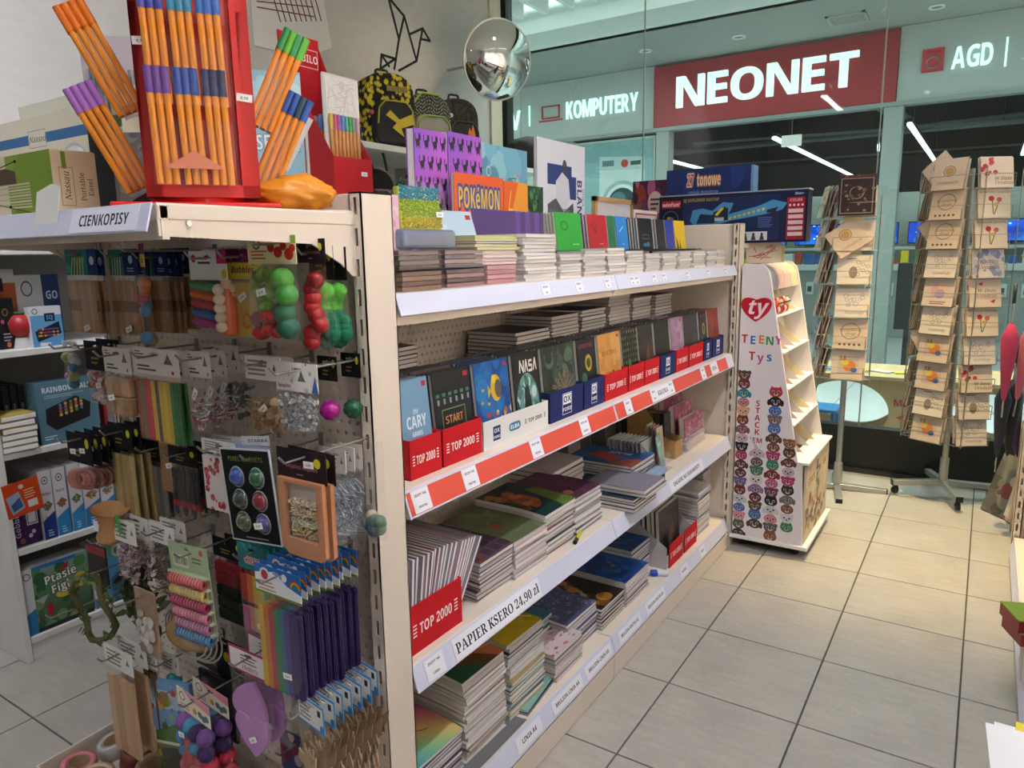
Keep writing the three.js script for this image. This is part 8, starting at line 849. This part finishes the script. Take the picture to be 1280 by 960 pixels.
  for (let i = 0; i < 6; i++) { const t = thing('activity_book', 'yellow and grey activity book in the flat pile by the side panel', 'book', [-3.14, 0.85 + i * 0.024, -1.218], { rot: [0, rr(-0.05, 0.05), 0], group: 'flat pile of activity books' }); part('cover', box(0.2, 0.0225, 0.12), M(i % 2 ? '#b09a4a' : '#a8a4ac', 0.5), t, [0, 0.0115, 0]); part('pages', box(0.2, 0.016, 0.118), paper, t, [0.003, 0.0115, 0]); }
  const sm = (bg, k) => A(80, 330, '#cfccd2', (c, w, h) => { ring(c, 40, 46, 17, '#3a3a44', 4); disc(c, 40, 46, 6, '#a83a34'); txt(c, ['Genius', 'Anti-V', 'Smart', 'Cube', 'Walls'][k], 40, 110, 17, '#5a5a64'); poly(c, [[8, 170], [44, 145], [74, 165], [38, 195]], pick(['#7a6a5a', '#5a6a6a', '#8a5a4a'])); for (let i = 0; i < 9; i++) disc(c, 24 + (i % 3) * 16, 160 + Math.floor(i / 3) * 12, 5, pick(['#c8b43a', '#4a8a5a', '#a83a44'])); poly(c, [[0, 240], [w, 200], [w, h], [0, h]], bg); txt(c, '▲', 40, 262, 20, '#e0e4ea'); small(c, 24, 286, 36, 3, 12, '#c0d0e0'); });
  [['#1f3a8a', 'navy'], ['#2a86c0', 'sky blue'], ['#2f8ac8', 'bright blue'], ['#2f7ab8', 'mid blue'], ['#3f8fd0', 'light blue']].forEach(([c, n], i) => { const zz = [[-1.262, -1.312], [-1.314, -1.366], [-1.372, -1.422], [-1.424, -1.49], [-1.494, -1.55]][i]; gb('boxed_game', `white logic game box with ${n} slanted foot`, zz[0], zz[1], 0.468, 0.28, 0.2, sm(c, i)); });
  const pu = A(170, 240, '#3a1850', (c, w, h) => { txt(c, 'Gobbli', 40, 120, 44, '#c8bcd8', { rot: -Math.PI / 2 }); fill(c, '#d0ccd4', 96, 20, 66, 110); line(c, [[104, 30], [154, 30], [154, 120], [104, 120]], '#3a3a48', 5, true); disc(c, 60, 210, 16, '#7a5a3a'); disc(c, 130, 170, 12, '#c0bccc'); disc(c, 110, 190, 12, '#c0bccc'); }); gb('boxed_game', 'purple board game box by the side panel', -1.15, -1.256, 0.468, 0.17, 0.16, pu, { back: 0.01 });
  const oc = A(220, 240, '#c8451c', (c, w, h) => { disc(c, 110, 40, 16, '#d8c8c0'); small(c, 120, 70, 80, 4, 18, '#e0a890'); poly(c, [[10, 90], [90, 70], [110, 190], [30, 220]], '#8fa8c0'); poly(c, [[30, 150], [90, 110], [100, 180], [40, 200]], '#3a5a8a'); fill(c, '#d8d4d0', 130, 150, 60, 50); }); { const t = thing('promo_card', 'orange promotional card clipped to the game shelf edge', 'card', [-3.02, 0.61, -1.195], { rot: [0.05, Math.PI / 2, 0.1] }); part('card', artBox(0.125, 0.135, 0.003, oc), oc.s.matte, t, [0, 0.068, 0]); part('clip', box(0.02, 0.03, 0.012), clear, t, [0, -0.005, -0.006]); }
  const pt = A(340, 340, '#3f6a4a', (c, w, h) => { const g2 = c.createLinearGradient(0, 0, 0, h); g2.addColorStop(0, '#7a9a8a'); g2.addColorStop(1, '#2f4a2c'); c.fillStyle = g2; c.fillRect(0, 0, w, h); blot(c, 40, w, h, ['#4a7a4a', '#2f5a34', '#6a8a5a'], 12, 34); disc(c, 290, 140, 34, '#c8a41c', 40); disc(c, 200, 180, 44, '#c8b02c', 22); disc(c, 120, 240, 16, '#a8262c', 34); poly(c, [[50, 170], [120, 160], [90, 200]], '#9aa8b0'); poly(c, [[180, 60], [240, 20], [230, 60]], '#a8262c'); txt(c, 'Ptasie', 190, 84, 58, '#e4e4dc', { stroke: '#3a4a44', lw: 8, rot: -0.08 }); txt(c, 'Figle', 200, 142, 58, '#e4e4dc', { stroke: '#3a4a44', lw: 8, rot: -0.08 }); fill(c, '#2a6ab0', 60, 0, 220, 20); fill(c, '#1c242c', 0, 318, w, 22); fill(c, '#c4c4cc', 0, 0, 50, h); ring(c, 25, 40, 16, '#3a3a44', 4); poly(c, [[0, 230], [50, 210], [50, h], [0, h]], '#2470a8'); });
  gb('boxed_game', 'large Ptasie Figle board game box with painted birds', -1.158, -1.41, 0.1, 0.275, 0.08, pt, { band: '#b8b8bc' }); const g2 = A(200, 300, '#3f8ab0', (c, w, h) => { fill(c, '#c8c8cc', 0, 0, 70, h); ring(c, 34, 40, 16, '#3a3a44', 4); disc(c, 150, 60, 30, '#c8a45a'); disc(c, 150, 60, 18, '#d8c88a'); poly(c, [[80, 20], [120, 10], [110, 90]], '#4a8a3a'); blot(c, 20, w, h, ['#5a9ab8', '#3a7aa0'], 10, 20); poly(c, [[100, 180], [190, 150], [190, 300], [100, 300]], '#2a5a7a'); }); gb('boxed_game', 'blue and white game box beside the bird game', -1.418, -1.57, 0.1, 0.285, 0.08, g2); const g3 = A(200, 260, '#7a7a80', (c, w, h) => { fill(c, '#a83a34', 0, 0, w, 60); blot(c, 12, w, h, ['#8a8a90', '#6a6a70'], 10, 24); }); gb('boxed_game', 'grey and red game box further along the bottom shelf', -1.58, -1.8, 0.1, 0.25, 0.08, g3); gb('boxed_game', 'grey and red game box on the middle shelf past the blue box', -1.56, -1.8, 0.85, 0.22, 0.08, g3);
}
// ---------------------------------------------------------------- right edge of the aisle
{
  const g = thing('shelving_gondola', 'cream shelving along the opposite side of the aisle', 'shelf', [0, 0, 0]), L = 3.6, zc = -2.45;
  part('kick_panel', rbox(0.02, 0.05, L, 0.003, 1), creamDark, g, [0.235, 0.026, zc]); part('base_deck', rbox(0.5, 0.03, L, 0.003, 1), cream, g, [0.47, 0.1, zc]); part('back_panel', box(0.02, 1.7, L), creamDark, g, [0.73, 0.86, zc]); part('price_rail', rbox(0.004, 0.066, L, 0.0015, 1), railWhite, g, [0.216, 0.085, zc], [0, 0, -0.32]);
  for (const y of [0.55, 1.0, 1.45]) { const s = part('shelf', rbox(0.4, 0.028, L, 0.003, 1), cream, g, [0.52, y, zc]); part('price_rail', rbox(0.004, 0.05, L, 0.0015, 1), railWhite, s, [-0.205, -0.01, 0], [0, 0, -0.2]); }
  part('upright', upright(1.69, 0.033, 0.09), cream, g, [0.228, 0, -4.31], [0, 0, 0]); part('end_board', box(0.48, 1.6, 0.016), creamDark, g, [0.49, 0.82, -4.31]);
  const ca = A(260, 140, '#8c1c24', (c, w, h) => { fill(c, '#7a9a2c', 0, 0, w, 54); fill(c, '#c8b82c', 90, 0, w, 30); txt(c, 'FRUIT', 170, 24, 28, '#3a6a2c'); disc(c, 40, 30, 18, '#2f6a9a'); for (let i = 0; i < 26; i++) line(c, [[i * 12, 60], [i * 12 - 20, 140]], '#a8343a', 3); });
  for (const [x, y, z, l] of [[0.2, 0.335, -2.85, 'red candy box with a green lid sticking out over the price rail'], [0.21, 0.29, -2.85, 'red candy box under the other one at the price rail']]) { const t = thing('candy_box', l, 'box', [x, y - 0.083, z], { rot: [0, -1.2, 0] }); part('carton', artBox(0.14, 0.042, 0.09, ca, { pz: [0, 0.4, 1, 1], px: [0, 0.4, 0.6, 1], nx: [0, 0.4, 0.6, 1], py: [0, 0, 1, 0.38] }), ca.s.gloss, t, [0, 0.061, 0]); part('lid_edge', box(0.142, 0.004, 0.092), M('#7a9a2c', 0.4), t, [0, 0.0835, 0]); }
  for (const [z, c, l] of [[-3.0, '#2a4a9a', 'blue small carton on the low deck'], [-3.2, '#c8c4bc', 'white small carton on the low deck'], [-2.35, '#b8a03a', 'ochre small carton on the low deck'], [-3.5, '#8a3a34', 'dark red small carton on the low deck']]) { const t = thing('small_carton', l + ' across the aisle', 'box', [0.32, 0.1155, z]); part('carton', rbox(0.12, 0.12, 0.14, 0.004), M(c, 0.5), t, [0, 0.06, 0]); part('label', box(0.002, 0.06, 0.1), stickerWhite, t, [-0.0605, 0.06, 0]); }
  { const t = thing('small_carton', 'plain white carton carrying the red candy boxes', 'box', [0.265, 0.1155, -2.85]); part('carton', rbox(0.12, 0.13, 0.15, 0.004), M('#d4d0c8', 0.6), t, [0, 0.0655, 0]); part('flap', box(0.11, 0.002, 0.14), M('#c8c2b8', 0.7), t, [0, 0.1312, 0]); }
  // white sheets on a low stack near the viewer
  const st = thing('paper_tray', 'low tray of white sheets with yellow card jutting into the aisle', 'tray', [0.24, 0.5645, -1.42]); part('tray', rbox(0.3, 0.02, 0.4, 0.004), M('#c8c4bc', 0.5), st, [0, 0.01, 0]); part('sheets', box(0.29, 0.05, 0.36), M('#dcdce0', 0.7), st, [-0.01, 0.046, 0]); part('yellow_card', box(0.28, 0.003, 0.35), M('#d8c83a', 0.6), st, [0.02, 0.0735, -0.02]); part('top_sheet', box(0.3, 0.002, 0.36), M('#e2e2e6', 0.7), st, [-0.01, 0.077, 0.015], [0, 0.06, 0]);
  // framed canvases leaning at the glass, planks, hanging umbrellas
  const cvA = A(200, 300, '#6a6660', (c, w, h) => { blot(c, 40, w, h, ['#7a7670', '#55524c', '#8a857c'], 10, 40); disc(c, 100, 170, 40, '#8a3a34'); disc(c, 110, 120, 24, '#b8b0a4'); });
  { const t = thing('wrapped_canvas', 'wrapped canvas picture leaning beside the wheeled spinner', 'picture', [0.17, 0.003, -4.9], { rot: [-0.35, -0.85, 0] }); part('canvas', artBox(0.26, 0.36, 0.018, cvA), cvA.s.gloss, t, [0, 0.18, 0]); part('wrap', box(0.27, 0.37, 0.001), clear, t, [0, 0.185, 0.012]); }
  { const t = thing('wrapped_canvas', 'pale wooden edged canvas leaning before the wrapped picture', 'picture', [0.22, 0.003, -4.82], { rot: [-0.3, -1.2, 0] }); part('canvas', rbox(0.24, 0.42, 0.018, 0.003, 1), M('#c8a890', 0.7), t, [0, 0.21, 0]); part('stretcher', box(0.2, 0.38, 0.008), M('#d8c8b4', 0.7), t, [0, 0.21, 0.01]); }
  for (let k = 0; k < 4; k++) { const t = thing('wooden_board', 'pale board leaning upright at the end of the aisle shelving', 'board', [0.235 + k * 0.028, 0.002, -4.72 - k * 0.02], { rot: [-0.06, -0.1, 0], group: 'leaning boards' }); part('board', rbox(0.022, 0.62, 0.12, 0.002, 1), M(['#d8ccc0', '#cdbfb2', '#d4c8bc', '#c8baa8'][k], 0.7), t, [0, 0.31, 0]); part('edge_strip', box(0.023, 0.62, 0.006), M('#b89a84', 0.7), t, [0, 0.31, 0.061]); }
  const hc = [['#b83a64', 'pink'], ['#c86a84', 'rose'], ['#5a6ac0', 'lilac blue'], ['#22263c', 'navy'], ['#1c1c24', 'black'], ['#4a3460', 'purple'], ['#24283a', 'dark blue'], ['#8a2c3c', 'dark red']];
  part('umbrella_bar', rod([0.15, 1.5, -4.36], [0.15, 1.5, -4.95], 0.006, 8), wire, g);
  hc.forEach(([c, n], i) => { const low = i > 2, x = 0.12 + (i % 3) * 0.05, y = low ? 0.52 : 0.86, z = -4.46 - i * 0.055, t = thing('folded_umbrella', `${n} folded umbrella hanging at the end of the aisle shelving`, 'umbrella', [x, y - 0.2, z], { rot: [0, rr(0, 3), 0.12] }); const prof = [[0.001, 0], [0.012, 0.03], [0.03, 0.2], [0.04, 0.34], [0.02, 0.4], [0.008, 0.42]]; const lg = new THREE.LatheGeometry(prof.map((p) => new THREE.Vector2(...p)), 14), P = lg.attributes.position; for (let k = 0; k < P.count; k++) { const a = Math.atan2(P.getZ(k), P.getX(k)), q = 1 + 0.18 * Math.cos(a * 7); P.setX(k, P.getX(k) * q); P.setZ(k, P.getZ(k) * q); } lg.computeVertexNormals(); part('canopy', lg, M(c, 0.5), t, [0, 0.1, 0]); part('shaft', cyl(0.004, 0.004, 0.62, 6), chrome, t, [0, 0.33, 0]); part('handle', G('uhandle', () => tube([[0, 0.62, 0], [0, 0.68, 0], [0.02, 0.71, 0], [0.045, 0.69, 0], [0.045, 0.66, 0]], 0.008, 16, 6)), M('#2a2624', 0.5), t); });
}
scene.traverse((o) => { if (o.isMesh) { o.castShadow = true; o.receiveShadow = true; } if (o.isSpotLight) o.castShadow = true; });
renderer.render(scene, camera);
